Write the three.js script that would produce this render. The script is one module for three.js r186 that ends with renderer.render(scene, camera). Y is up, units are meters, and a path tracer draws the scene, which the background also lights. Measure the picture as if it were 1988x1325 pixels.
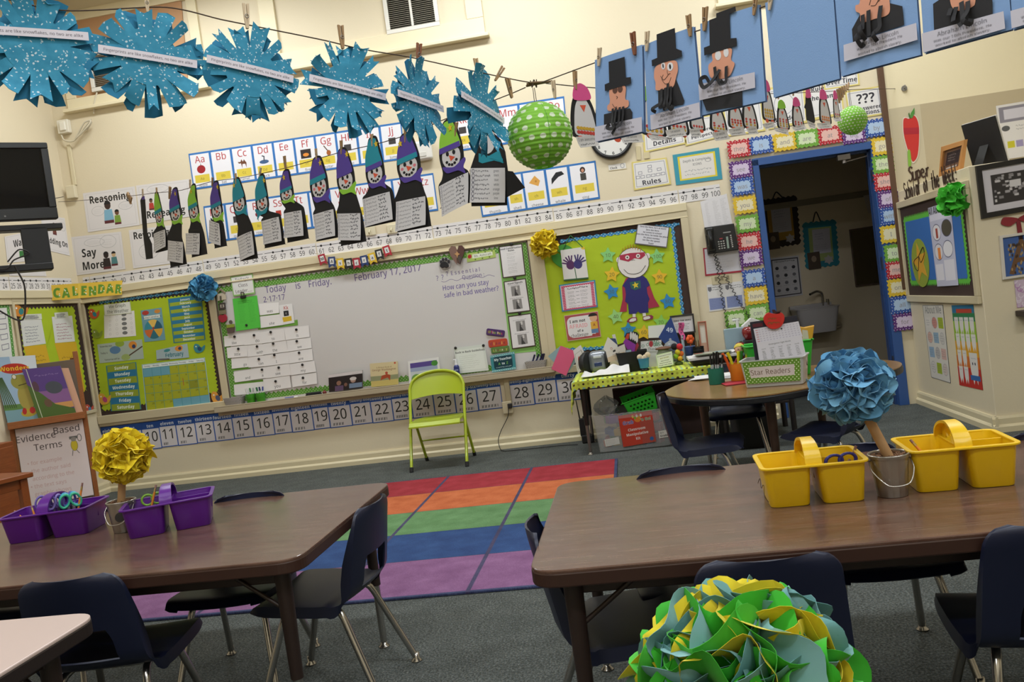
import*as THREE from'three';
import{RoundedBoxGeometry}from'three/addons/geometries/RoundedBoxGeometry.js';
import{mergeGeometries,toCreasedNormals}from'three/addons/utils/BufferGeometryUtils.js';
import{RectAreaLightUniformsLib}from'three/addons/lights/RectAreaLightUniformsLib.js';
import{ImprovedNoise}from'three/addons/math/ImprovedNoise.js';
// ---------------------------------------------------------------- camera, lights, exposure
const IW=1988,IH=1325,FOCAL=1650,EYE=1.2,CAMZ=7.134;
const D2R=Math.PI/180,PI=Math.PI;
const scene=new THREE.Scene();
scene.background=new THREE.Color(0x000000);
const camera=new THREE.PerspectiveCamera(2*Math.atan(IH/2/FOCAL)/D2R,IW/IH,0.05,60);
camera.position.set(0,EYE,CAMZ);
camera.rotation.set(-2.344*D2R,7.847*D2R,-7.551*D2R,'YXZ');
camera.updateMatrixWorld(true);
const renderer=new THREE.WebGLRenderer({antialias:true});
renderer.toneMapping=THREE.LinearToneMapping;
renderer.toneMappingExposure=1.0;
renderer.shadowMap.enabled=true;
RectAreaLightUniformsLib.init();
const LAMP_COLOR=new THREE.Color(0.915,0.965,1.0);
const LAMP_POWER=45;
// ceiling fixtures of the classroom: x, z, length along x
const LAMPS=[[-3.2,1.15],[-0.7,1.15],[1.8,1.15],[-2.6,5.5],[0.1,5.5],[2.7,5.5],[-1.2,8.4],[2.0,8.4]];
const CEIL=4.5,LAMPY=4.3;
// ---------------------------------------------------------------- small helpers
let seed=7;
const rnd=()=>{seed=(seed+0x6d2b79f5)|0;let t=Math.imul(seed^(seed>>>15),1|seed);t=(t+Math.imul(t^(t>>>7),61|t))^t;return((t^(t>>>14))>>>0)/4294967296;};
const rr=(a,b)=>a+(b-a)*rnd();
const pick=(a)=>a[Math.floor(rnd()*a.length)];
const V3=(x,y,z)=>new THREE.Vector3(x,y,z);
const lerp=(a,b,t)=>a+(b-a)*t;
const ORD=['first','second','third','fourth','fifth','sixth','seventh','eighth','ninth','tenth','eleventh','twelfth','thirteenth','fourteenth','fifteenth','sixteenth','seventeenth','eighteenth','nineteenth','twentieth'];
const matCache=new Map();
function M(color,rough=0.7,extra={}){
const key=color+'|'+rough+'|'+JSON.stringify(Object.keys(extra).map((k)=>[k,extra[k]?.uuid??extra[k]]));
if(!matCache.has(key)){
const P=['transmission','clearcoat','sheen','ior','thickness','specularIntensity','anisotropy'].some((k)=>k in extra);
const m=new(P?THREE.MeshPhysicalMaterial:THREE.MeshStandardMaterial)({color,roughness:rough,side:THREE.DoubleSide,...extra});
matCache.set(key,m);
}
return matCache.get(key);
}
const used=new Map();
function numbered(name){
const n=used.get(name)??0;used.set(name,n+1);
return n?name+'_'+String(n).padStart(3,'0'):name;
}
function tag(o,label,category,group){
o.userData.label=label;o.userData.category=category;
if(group)o.userData.group=group;
return o;
}
function thing(name,label,category,pos=[0,0,0],turn=0,group){
const o=new THREE.Group();o.name=numbered(name);scene.add(o);
o.position.set(...pos);o.rotation.y=turn;
return tag(o,label,category,group);
}
function part(parent,name,geo,mat,label){
const m=new THREE.Mesh(geo,mat);m.name=name;parent.add(m);
if(label)m.userData.label=label;
return m;
}
function solo(name,label,category,geo,mat,pos=[0,0,0],turn=0,group){
const m=new THREE.Mesh(geo,mat);m.name=numbered(name);scene.add(m);
m.position.set(...pos);m.rotation.y=turn;
return tag(m,label,category,group);
}
function struct(name,geo,mat,parent){
const m=new THREE.Mesh(geo,mat);m.name=parent?name:numbered(name);
(parent??scene).add(m);
if(!parent)m.userData.kind='structure';
return m;
}
// geometry ---------------------------------------------------------------
const clean=(g)=>{const o=g.index?g.toNonIndexed():g;for(const k of Object.keys(o.attributes))if(!['position','normal','uv'].includes(k))o.deleteAttribute(k);return o;};
const merge=(...gs)=>mergeGeometries(gs.flat().map(clean));
const box=(w,h,d,x=0,y=0,z=0,r=0.004)=>{
const g=r>0?new RoundedBoxGeometry(w,h,d,1,Math.min(r,w/2.1,h/2.1,d/2.1)):new THREE.BoxGeometry(w,h,d);
return g.translate(x,y,z);
};
// box between corners with uv in metres
function slab(x0,y0,z0,x1,y1,z1,r=0){
const g=box(x1-x0,y1-y0,z1-z0,(x0+x1)/2,(y0+y1)/2,(z0+z1)/2,r);
return metric(g);
}
function metric(g){
const p=g.attributes.position,n=g.attributes.normal,uv=[];
for(let i=0;i<p.count;i++){
const ax=Math.abs(n.getX(i)),ay=Math.abs(n.getY(i)),az=Math.abs(n.getZ(i));
if(ay>=ax&&ay>=az)uv.push(p.getX(i),p.getZ(i));else if(ax>=az)uv.push(p.getZ(i),p.getY(i));else uv.push(p.getX(i),p.getY(i));
}
g.setAttribute('uv',new THREE.Float32BufferAttribute(uv,2));
return g;
}
const tube=(pts,r,seg=24,rad=7,closed=false)=>new THREE.TubeGeometry(new THREE.CatmullRomCurve3(pts.map((p)=>(p.isVector3?p:V3(...p))),closed,'catmullrom',0.4),seg,r,rad,closed);
function rod(a,b,r0,r1=r0,rad=10){
const A=a.isVector3?a:V3(...a),B=b.isVector3?b:V3(...b),d=B.clone().sub(A),L=d.length();
const g=new THREE.CylinderGeometry(r1,r0,L,rad,1);
g.applyQuaternion(new THREE.Quaternion().setFromUnitVectors(V3(0,1,0),d.normalize()));
return g.translate((A.x+B.x)/2,(A.y+B.y)/2,(A.z+B.z)/2);
}
const lathe=(pts,seg=24)=>new THREE.LatheGeometry(pts.map((p)=>new THREE.Vector2(...p)),seg);
function extr(shape,th,bevel=0,cs=8){
return new THREE.ExtrudeGeometry(shape,{depth:th,bevelEnabled:bevel>0,bevelThickness:bevel,bevelSize:bevel,bevelSegments:2,curveSegments:cs});
}
const poly=(pts)=>new THREE.Shape(pts.map((p)=>new THREE.Vector2(p[0],p[1])));
function rrect(w,h,r,x=0,y=0){
const s=new THREE.Shape(),a=x-w/2,b=y-h/2;
s.moveTo(a+r,b);s.lineTo(a+w-r,b);s.quadraticCurveTo(a+w,b,a+w,b+r);s.lineTo(a+w,b+h-r);s.quadraticCurveTo(a+w,b+h,a+w-r,b+h);
s.lineTo(a+r,b+h);s.quadraticCurveTo(a,b+h,a,b+h-r);s.lineTo(a,b+r);s.quadraticCurveTo(a,b,a+r,b);
return s;
}
function smooth(pts,n=60,tension=0.5){
const c=new THREE.CatmullRomCurve3(pts.map((p)=>V3(p[0],p[1],0)),true,'catmullrom',tension);
return c.getPoints(n).slice(0,-1).map((p)=>[p.x,p.y]);
}
// double-skinned surface over a grid; skip(i,j) leaves a cell open
function shell(f,nu,nv,th,skip=()=>false,crease=0.7){
const P=[],N=[];
for(let j=0;j<=nv;j++)for(let i=0;i<=nu;i++)P.push(V3(...f(i/nu,j/nv,i,j)));
const at=(i,j)=>P[Math.max(0,Math.min(nv,j))*(nu+1)+Math.max(0,Math.min(nu,i))];
for(let j=0;j<=nv;j++)for(let i=0;i<=nu;i++){
const n=at(i+1,j).clone().sub(at(i-1,j)).cross(at(i,j+1).clone().sub(at(i,j-1)));
N.push(n.lengthSq()>1e-16?n.normalize():V3(0,1,0));
}
const k=(i,j)=>j*(nu+1)+i,F=(q)=>P[q].clone().addScaledVector(N[q],th/2),B=(q)=>P[q].clone().addScaledVector(N[q],-th/2);
const pos=[],uv=[],quad=(a,b,c,d,q)=>{for(const[p,w]of[[a,0],[b,1],[c,2],[a,0],[c,2],[d,3]]){pos.push(p.x,p.y,p.z);uv.push((q[w]%(nu+1))/nu,Math.floor(q[w]/(nu+1))/nv);}};
const on=(i,j)=>i>=0&&j>=0&&i<nu&&j<nv&&!skip(i,j);
for(let j=0;j<nv;j++)for(let i=0;i<nu;i++)if(on(i,j)){
const a=k(i,j),b=k(i+1,j),c=k(i+1,j+1),d=k(i,j+1);
quad(F(a),F(b),F(c),F(d),[a,b,c,d]);quad(B(d),B(c),B(b),B(a),[d,c,b,a]);
if(!on(i,j-1))quad(B(a),B(b),F(b),F(a),[a,b,b,a]);
if(!on(i,j+1))quad(F(d),F(c),B(c),B(d),[d,c,c,d]);
if(!on(i-1,j))quad(F(a),F(d),B(d),B(a),[a,d,d,a]);
if(!on(i+1,j))quad(B(b),B(c),F(c),F(b),[b,c,c,b]);
}
const g=new THREE.BufferGeometry();
g.setAttribute('position',new THREE.Float32BufferAttribute(pos,3));g.setAttribute('uv',new THREE.Float32BufferAttribute(uv,2));
g.computeVertexNormals();
return toCreasedNormals(g,crease);
}
// skin over closed rings of equal length
function loft(rings,capA=true,capB=true,crease=0.6){
const pos=[],n=rings[0].length,tri=(a,b,c)=>pos.push(...a,...b,...c);
for(let k=0;k+1<rings.length;k++)for(let i=0;i<n;i++){
const a=rings[k][i],b=rings[k][(i+1)%n],c=rings[k+1][(i+1)%n],d=rings[k+1][i];
tri(a,b,c);tri(a,c,d);
}
const cap=(ring,flip)=>{const c=[0,1,2].map((q)=>ring.reduce((s,p)=>s+p[q],0)/n);for(let i=0;i<n;i++)flip?tri(c,ring[(i+1)%n],ring[i]):tri(c,ring[i],ring[(i+1)%n]);};
if(capA)cap(rings[0],true);
if(capB)cap(rings[rings.length-1],false);
const g=new THREE.BufferGeometry();
g.setAttribute('position',new THREE.Float32BufferAttribute(pos,3));
g.setAttribute('uv',new THREE.Float32BufferAttribute(new Float32Array(pos.length/3*2),2));
g.computeVertexNormals();
return toCreasedNormals(g,crease);
}
// open vessel from a plan outline [[x,z],...]: scale s0 at the bottom to 1 at the rim, wall w, lip
function vessel(outline,h,s0,w,lip=0,floorT=0.004){
const cx=outline.reduce((s,p)=>s+p[0],0)/outline.length,cz=outline.reduce((s,p)=>s+p[1],0)/outline.length;
const R=Math.max(...outline.map((p)=>Math.hypot(p[0]-cx,p[1]-cz)));
const ring=(y,s)=>outline.map((p)=>[cx+(p[0]-cx)*s,y,cz+(p[1]-cz)*s]);
const iw=w/R*1.3,il=lip/R;
const rings=[ring(0,s0*0.98),ring(0.003,s0)];
if(lip)rings.push(ring(h-0.006,1),ring(h-0.006,1+il),ring(h,1+il));else rings.push(ring(h,1));
rings.push(ring(h,1-iw),ring(floorT,s0-iw));
return loft(rings);
}
const rectOutline=(w,d,r,n=4,x=0,z=0)=>{
const o=[];
for(const[sx,sz,a0]of[[1,1,0],[-1,1,90],[-1,-1,180],[1,-1,270]])for(let i=0;i<=n;i++){const a=(a0+90*i/n)*D2R;o.push([x+sx*(w/2-r)+r*Math.cos(a),z+sz*(d/2-r)+r*Math.sin(a)]);}
return o;
};
const circOutline=(r,n=24)=>Array.from({length:n},(_,i)=>[r*Math.cos(i/n*2*PI),r*Math.sin(i/n*2*PI)]);
// planes: u to the right, y up, n to the room ------------------------------
function plane(ox,oz,ux,uz){const L=Math.hypot(ux,uz);ux/=L;uz/=L;return{ox,oz,ux,uz,nx:-uz,nz:ux,turn:Math.atan2(-uz,ux)};}
const at3=(pl,u,v,w=0)=>V3(pl.ox+pl.ux*u+pl.nx*w,v,pl.oz+pl.uz*u+pl.nz*w);
const shift=(pl,w)=>({...pl,ox:pl.ox+pl.nx*w,oz:pl.oz+pl.nz*w});
const rayOf=(px,py)=>V3(px-IW/2,-(py-IH/2),-FOCAL).applyQuaternion(camera.quaternion);
// where the sight line of a photographed point meets a surface of the room
function meet(pl,px,py){
const d=rayOf(px,py),t=((pl.ox)*pl.nx+(pl.oz-CAMZ)*pl.nz)/(d.x*pl.nx+d.z*pl.nz);
const x=d.x*t,y=EYE+d.y*t,z=CAMZ+d.z*t;
return[(x-pl.ox)*pl.ux+(z-pl.oz)*pl.uz,y];
}
function ground(px,py,y=0){const d=rayOf(px,py),t=(y-EYE)/d.y;return[d.x*t,y,CAMZ+d.z*t];}
// print atlas --------------------------------------------------------------
const atlases=[],AT=2048;
let shelfX=0,shelfY=0,shelfH=0;
function print(w,h,draw){
w=Math.max(8,Math.min(2040,Math.round(w)));h=Math.max(8,Math.min(2040,Math.round(h)));
let A=atlases[atlases.length-1];
if(A&&shelfX+w+4>AT){shelfX=0;shelfY+=shelfH+4;shelfH=0;}
if(!A||shelfY+h+4>AT){
const canvas=document.createElement('canvas');canvas.width=canvas.height=AT;
const tex=new THREE.CanvasTexture(canvas);tex.colorSpace=THREE.SRGBColorSpace;tex.magFilter=THREE.LinearFilter;
A={canvas,ctx:canvas.getContext('2d'),mat:new THREE.MeshStandardMaterial({map:tex,roughness:0.75,side:THREE.DoubleSide}),gloss:new THREE.MeshStandardMaterial({map:tex,roughness:0.3,side:THREE.DoubleSide})};
A.ctx.fillStyle='#ddd';A.ctx.fillRect(0,0,AT,AT);
atlases.push(A);shelfX=shelfY=shelfH=0;
}
const x=shelfX,y=shelfY,c=A.ctx;
shelfX+=w+4;shelfH=Math.max(shelfH,h);
c.save();c.beginPath();c.rect(x,y,w,h);c.clip();c.translate(x,y);draw(c,w,h);c.restore();
return{mat:A.mat,gloss:A.gloss,u0:(x+1)/AT,v0:1-(y+h-1)/AT,u1:(x+w-1)/AT,v1:1-(y+1)/AT};
}
// sheet of paper or card: corners TL TR BR BL as [u,v], thickness, bulge towards the room, lifted corner
function sheetGeo(c,th,U={u0:0,v0:0,u1:1,v1:1},bulge=0,w=0,lift=0){
const n=bulge||lift?6:1;
const g=shell((a,b)=>{
const x=lerp(lerp(c[3][0],c[2][0],a),lerp(c[0][0],c[1][0],a),b),y=lerp(lerp(c[3][1],c[2][1],a),lerp(c[0][1],c[1][1],a),b);
return[x,y,w+th/2+bulge*Math.sin(a*PI)+lift*Math.pow(1-b,2)];
},n,n,th);
const uv=g.attributes.uv;
for(let i=0;i<uv.count;i++)uv.setXY(i,lerp(U.u0,U.u1,uv.getX(i)),lerp(U.v0,U.v1,uv.getY(i)));
return g;
}
// a print turned into a sheet; res = canvas pixels per metre
function printed(c,draw,res=520){
const w=Math.hypot(c[1][0]-c[0][0],c[1][1]-c[0][1]),h=Math.hypot(c[3][0]-c[0][0],c[3][1]-c[0][1]);
return print(w*res,h*res,draw);
}
// corners from photographed points (TL, TR, BR, BL) or (TL, TR, BL as 3)
function quad(pl,px){
const q=px.map((p)=>meet(pl,p[0],p[1]));
if(q.length===3)return[q[0],q[1],[q[1][0]+q[2][0]-q[0][0],q[1][1]+q[2][1]-q[0][1]],q[2]];
return q;
}
const baseOf=(q)=>[(Math.min(...q.map((p)=>p[0]))+Math.max(...q.map((p)=>p[0])))/2,Math.min(...q.map((p)=>p[1]))];
const rel=(q,b)=>q.map((p)=>[p[0]-b[0],p[1]-b[1]]);
// one sheet as a thing of one mesh
function paper(pl,px,draw,name,label,cat,o={}){
const q=o.uv?px:quad(pl,px),b=baseOf(q),r=rel(q,b);
const U=typeof draw==='function'?printed(r,draw,o.res):null;
const g=sheetGeo(r,o.th??0.0012,U??undefined,o.bulge??0,0,o.lift??0);
const p=at3(pl,b[0],b[1],o.w??0.001);
return solo(name,label,cat,g,U?(o.gloss?U.gloss:U.mat):draw,[p.x,p.y,p.z],pl.turn,o.group);
}
// a thing standing on a plane; parts are given in photographed points or in plane metres
function onPlane(pl,px,name,label,cat,o={}){
const q=o.uv?px:px.map((p)=>meet(pl,p[0],p[1])),b=baseOf(q),p=at3(pl,b[0],b[1],o.w??0.001);
const g=thing(name,label,cat,[p.x,p.y,p.z],pl.turn,o.group);
const L=(x,y)=>{const m=meet(pl,x,y);return[m[0]-b[0],m[1]-b[1]];};
return{
g,L,b,pl,
sheet(pname,pts,draw,w=0,th=0.0012,oo={}){
let r=oo.uv?pts:pts.map((p)=>L(p[0],p[1]));
if(r.length===3)r=[r[0],r[1],[r[1][0]+r[2][0]-r[0][0],r[1][1]+r[2][1]-r[0][1]],r[2]];
const U=typeof draw==='function'?printed(r,draw,oo.res):null;
return part(oo.parent??g,pname,sheetGeo(r,th,U??undefined,oo.bulge??0,w,oo.lift??0),U?(oo.gloss?U.gloss:U.mat):draw,oo.label);
},
cut(pname,pts,mat,w=0,th=0.0012,oo={}){
let r=oo.uv?pts:pts.map((p)=>L(p[0],p[1]));
if(oo.smooth)r=smooth(r,oo.smooth);
const s=poly(r);
for(const h of oo.holes??[])s.holes.push(poly(h));
return part(oo.parent??g,pname,extr(s,th,oo.bevel??0).translate(0,0,w),mat,oo.label);
},
dot(pname,x,y,rx,ry,mat,w=0,th=0.001,oo={}){
const c=oo.uv?[x,y]:L(x,y),s=new THREE.Shape();s.absellipse(c[0],c[1],rx,ry,0,2*PI,false,oo.rot??0);
return part(oo.parent??g,pname,extr(s,th,0,10).translate(0,0,w),mat,oo.label);
},
add(pname,geo,mat,oo={}){return part(oo.parent??g,pname,geo,mat,oo.label);},
};
}
// drawing on prints ----------------------------------------------------------
const fill=(c,s,x,y,w,h)=>{c.fillStyle=s;c.fillRect(x,y,w,h);};
function txt(c,s,x,y,size,color='#222',o={}){
c.save();c.translate(x,y);if(o.rot)c.rotate(o.rot);if(o.sx)c.scale(o.sx,1);
c.font=(o.bold?'bold ':'')+size+'px '+(o.font??'sans-serif');c.textAlign=o.align??'center';c.textBaseline=o.base??'middle';
if(o.stroke){c.strokeStyle=o.stroke;c.lineWidth=o.lw??size/8;c.lineJoin='round';c.strokeText(s,0,0);}
c.fillStyle=color;c.fillText(s,0,0);c.restore();
}
const fit=(c,s,size,w,o={})=>{c.font=(o.bold?'bold ':'')+size+'px '+(o.font??'sans-serif');return Math.min(size,size*w/c.measureText(s).width);};
function scrib(c,x,y,w,n,lh,color='#666',lw=1.2,ragged=0.3){
c.strokeStyle=color;c.lineWidth=lw;
for(let i=0;i<n;i++){
let X=x;const end=x+w*(1-ragged*rnd()),Y=y+i*lh;
c.beginPath();
while(X<end){const L=rr(2,6)*lh/8;c.moveTo(X,Y+rr(-0.5,0.5));for(let k=1;k<=3;k++)c.lineTo(X+L*k/3,Y+rr(-0.22,0.22)*lh);X+=L+rr(0.8,2.2)*lh/8;}
c.stroke();
}
}
const ring=(c,x,y,rx,ry,color,lw,f)=>{c.beginPath();c.ellipse(x,y,rx,ry,0,0,2*PI);if(f){c.fillStyle=f;c.fill();}if(color){c.strokeStyle=color;c.lineWidth=lw;c.stroke();}};
const pathOn=(c,pts,close=false)=>{c.beginPath();pts.forEach((p,i)=>(i?c.lineTo(p[0],p[1]):c.moveTo(p[0],p[1])));if(close)c.closePath();};
function dots(c,w,h,step,r,color){c.fillStyle=color;for(let j=0,y=step/2;y<h+step;y+=step/2,j++)for(let x=(j%2)*step/2;x<w+step;x+=step){c.beginPath();c.arc(x,y,r,0,7);c.fill();}}
const starPts=(x,y,R,r,n=5,rot=0)=>Array.from({length:n*2},(_,i)=>{const a=rot+PI/2+i*PI/n,q=i%2?r:R;return[x+q*Math.cos(a),y+q*Math.sin(a)];});
// computed textures -------------------------------------------------------------
const noise=new ImprovedNoise();
function noiseTex(w,h,f,srgb=true){
const d=new Uint8Array(w*h*4);
for(let y=0;y<h;y++)for(let x=0;x<w;x++){const c=f(x,y),o=(y*w+x)*4;d[o]=c[0];d[o+1]=c[1];d[o+2]=c[2];d[o+3]=255;}
const t=new THREE.DataTexture(d,w,h);t.wrapS=t.wrapT=THREE.MirroredRepeatWrapping;t.magFilter=THREE.LinearFilter;t.colorSpace=srgb?THREE.SRGBColorSpace:THREE.NoColorSpace;t.needsUpdate=true;
return t;
}
const cl=(v)=>Math.max(0,Math.min(255,v));
const fbm=(x,y,z=0,o=4)=>{let s=0,a=0.5;for(let i=0;i<o;i++){s+=a*noise.noise(x,y,z+i*7.3);x*=2;y*=2;a*=0.5;}return s;};
const carpetTex=noiseTex(512,512,(x,y)=>{
const n=fbm(x/5,y/5,1,3)*80+fbm(x/90,y/90,4,3)*18+(rnd()-0.5)*56,t=fbm(x/3,y/3,9,2)*18;
return[cl(71+n+t),cl(75+n),cl(72+n-t)];
});
carpetTex.repeat.set(1.25,1.25);
const woodTex=(base,amp,red)=>noiseTex(1024,512,(x,y)=>{
const g=fbm(x/180,y/3.2,2,4)*amp+fbm(x/60,y/14,5,3)*amp*0.6+fbm(x/300,y/60,8,2)*amp*0.5+(rnd()-0.5)*7,r=fbm(x/220,y/30,12,2)*red;
return[cl(base[0]+g+r),cl(base[1]+g),cl(base[2]+g*0.9)];
});
const tableTex=woodTex([94,69,58],26,14),oakTex=woodTex([140,108,68],26,8),pineTex=woodTex([168,124,78],26,10);
const wallBump=noiseTex(256,256,(x,y)=>{const v=cl(128+fbm(x/9,y/9,3,4)*130);return[v,v,v];},false);
wallBump.repeat.set(2,2);
// ---------------------------------------------------------------- room shell
const LX=-4.842,RX=2.225,BZ=1.417,FX=5.4,RZ=9.6;
const BW=plane(0,0,1,0),LW=plane(LX,0,0,-1),RW=plane(RX,0,0,1),BF=plane(RX,BZ,1,0);
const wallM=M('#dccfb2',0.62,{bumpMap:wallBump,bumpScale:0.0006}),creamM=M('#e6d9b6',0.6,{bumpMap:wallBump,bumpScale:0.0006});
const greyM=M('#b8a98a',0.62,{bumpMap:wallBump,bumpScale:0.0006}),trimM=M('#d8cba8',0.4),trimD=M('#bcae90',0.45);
const carpetM=M('#ffffff',0.97,{map:carpetTex,bumpMap:carpetTex,bumpScale:0.003});
struct('floor',slab(LX-0.15,-0.1,-2.4,FX+0.15,0,RZ+0.15),carpetM);
struct('ceiling',slab(LX-0.15,CEIL,-2.4,FX+0.15,CEIL+0.12,RZ+0.15),M('#e9e2d0',0.8));
const DX0=1.197,DX1=2.062,DH=2.06;
const VPX=[[736,-60],[840,-76],[854.6,51.5],[752.7,69]],VQ=VPX.map((p)=>meet(BW,...p)),VX0=(VQ[0][0]+VQ[3][0])/2+0.03,VX1=(VQ[1][0]+VQ[2][0])/2-0.03,VY0=Math.min(VQ[2][1],VQ[3][1])+0.03,VY1=VQ[0][1]-0.03;
// the wall is open behind the high vent, a sheet metal duct runs back from it
struct('duct_shaft',merge(slab(VX0-0.02,VY0,-0.75,VX0,VY1,-0.002),slab(VX1,VY0,-0.75,VX1+0.02,VY1,-0.002),slab(VX0,VY0-0.02,-0.75,VX1,VY0,-0.002),slab(VX0,VY1,-0.75,VX1,VY1+0.02,-0.002),slab(VX0,VY0,-0.77,VX1,VY1,-0.75)),M('#8d8d8a',0.5));
struct('wall_back',merge(slab(LX-0.15,0,-0.15,VX0,CEIL,0),slab(VX1,0,-0.15,DX0-0.02,CEIL,0),slab(VX0,0,-0.15,VX1,VY0,0),slab(VX0,VY1,-0.15,VX1,CEIL,0),slab(DX0-0.02,DH+0.02,-0.15,DX1+0.02,CEIL,0),slab(DX1+0.02,0,-0.15,2.236,CEIL,0)),wallM);
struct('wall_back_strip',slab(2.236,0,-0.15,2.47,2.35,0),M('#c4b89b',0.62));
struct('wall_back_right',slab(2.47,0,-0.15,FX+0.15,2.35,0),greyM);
struct('wall_back_upper_right',slab(2.236,2.35,-0.15,FX+0.15,CEIL,0.0),creamM);
struct('wall_left',slab(LX-0.15,0,0,LX,CEIL,RZ),wallM);
struct('wall_rear',slab(LX-0.15,0,RZ,FX+0.15,CEIL,RZ+0.15),wallM);
struct('wall_far_right',slab(FX,0,0,FX+0.15,CEIL,RZ),wallM);
const BLOCKH=meet(BF,1893,321)[1];
struct('wall_right',slab(RX,0,0.001,FX,BLOCKH,BZ,0.006),wallM);
// bathroom behind the doorway
const IZ=-1.75;
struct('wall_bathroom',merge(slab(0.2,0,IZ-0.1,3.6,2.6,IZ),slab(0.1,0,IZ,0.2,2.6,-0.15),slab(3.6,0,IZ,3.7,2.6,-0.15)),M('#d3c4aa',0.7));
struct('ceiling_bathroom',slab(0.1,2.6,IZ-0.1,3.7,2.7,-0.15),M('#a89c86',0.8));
// baseboards: board with a shoe moulding
function baseboard(name,len,pos,turn){
const s=poly([[0,0],[0.032,0],[0.032,0.035],[0.024,0.045],[0.018,0.05],[0.018,0.085],[0.012,0.1],[0,0.1]]);
const g=extr(s,len).rotateY(PI/2).scale(1,1,-1);
const gi=g;gi.computeVertexNormals();
const m=struct(name,gi,trimM);m.position.set(...pos);m.rotation.y=turn;
}
baseboard('baseboard_back',DX0-0.08-LX,[LX,0,0],0);
baseboard('baseboard_left',RZ,[LX,0,RZ],PI/2);
baseboard('baseboard_right',BZ+0.03,[RX,0,0.0],-PI/2);
baseboard('baseboard_right_front',FX-RX+0.03,[RX-0.03,0,BZ],0);
// door frame, dark blue casing with rebate, and strike hardware
{
const blue=M('#31548f',0.38),navy=M('#26406f',0.4),d=struct('door_1',merge(
slab(DX0-0.05,0,-0.16,DX0,DH+0.05,0.022,0.003),slab(DX1,0,-0.16,DX1+0.075,DH+0.05,0.022,0.003),slab(DX0-0.05,DH,-0.16,DX1+0.075,DH+0.06,0.022,0.003)),blue);
struct('stop',merge(slab(DX0,0,-0.1,DX0+0.014,DH,-0.05),slab(DX1-0.014,0,-0.1,DX1,DH,-0.05),slab(DX0,DH-0.014,-0.1,DX1,DH,-0.05)),navy,d);
for(const y of[0.3,1.1,1.8])struct('hinge',slab(DX1-0.003,y,-0.045,DX1+0.002,y+0.1,0.0),M('#6b6f78',0.35,{metalness:0.8}),d);
struct('door_closer',merge(box(0.1,0.045,0.05,DX1-0.2,DH-0.03,-0.03),rod([DX1-0.2,DH-0.07,-0.02],[DX1-0.02,DH-0.045,-0.04],0.006),rod([DX1-0.2,DH-0.03,-0.03],[DX1-0.2,DH-0.08,-0.02],0.016)),M('#77706a',0.4,{metalness:0.4}),d);
}
// brown pole in the corner right of the doorway
solo('corner_pole','long dark brown wooden strip standing in the corner right of the doorway','strip',box(0.045,2.9,0.03,0,1.45,0,0.006),M('#5a3f2b',0.55),[RX-0.026,0.92,0.018]);
// ledge under the number line, panels above
const TX1=0.59;
struct('trim_1',merge(slab(LX,1.785,0,TX1,1.85,0.03,0.004),slab(LX,1.735,0,TX1,1.787,0.018,0.004),slab(LX,1.728,0,TX1,1.742,0.026,0.004)),trimM);
struct('trim_2',merge(slab(LX,1.785,0,LX+0.03,1.85,2.6,0.004),slab(LX,1.735,0,LX+0.018,1.787,2.6,0.004)),trimM);
// raised panel mouldings high on the back wall
function mould(n,x0,y0,x1,y1,w,lip,holes){
const gs=[];
for(const[a,b,c,d]of[[x0,y0,x1,y0+w],[x0,y1-w,x1,y1],[x0,y0+w,x0+w,y1-w],[x1-w,y0+w,x1,y1-w]])gs.push(slab(a,b,0,c,d,0.03,0.004));
if(lip)gs.push(slab(x0-0.03,y0-0.03,0,x1+0.03,y0,0.07,0.006));
struct('trim_'+n,merge(gs),M('#e2d6b4',0.5));
}
const mA=meet(BW,640,128),mB=meet(BW,945,78);
mould(3,mA[0]-0.55,mA[1]+0.03,mB[0],4.3,0.14,true);
const mC=meet(BW,136,215),mD=meet(BW,400,160);
mould(4,mC[0],mC[1]+0.0,mD[0]+0.02,4.3,0.09,true);
const mE=meet(BW,1394,11);
mould(5,mE[0],mE[1],mE[0]+1.3,4.0,0.05,true);
// ceiling lamps: glowing panel and its light
LAMPS.forEach(([x,z],i)=>{
const t=thing('ceiling_lamp',`long ceiling lamp hanging over the classroom, ${['above the calendar corner', 'above the whiteboard', 'above the doorway', 'above left table', 'above the middle aisle', 'above right table', 'behind the viewer at left', 'behind the viewer at right'][i]}`,'lamp',[x,LAMPY,z]);
part(t,'housing',merge(box(1.3,0.07,0.34,0,0.055,0),rod([-0.5,0.09,0],[-0.5,CEIL-LAMPY,0],0.006),rod([0.5,0.09,0],[0.5,CEIL-LAMPY,0],0.006)),M('#e8e6e0',0.5));
part(t,'diffuser',box(1.24,0.02,0.28,0,0.012,0),new THREE.MeshStandardMaterial({color:'#ffffff',emissive:LAMP_COLOR,emissiveIntensity:7,roughness:0.6}));
const L=new THREE.RectAreaLight(LAMP_COLOR,LAMP_POWER,1.24,0.28);
L.position.set(x,LAMPY-0.006,z);L.rotation.x=-PI/2;scene.add(L);
});
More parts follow.
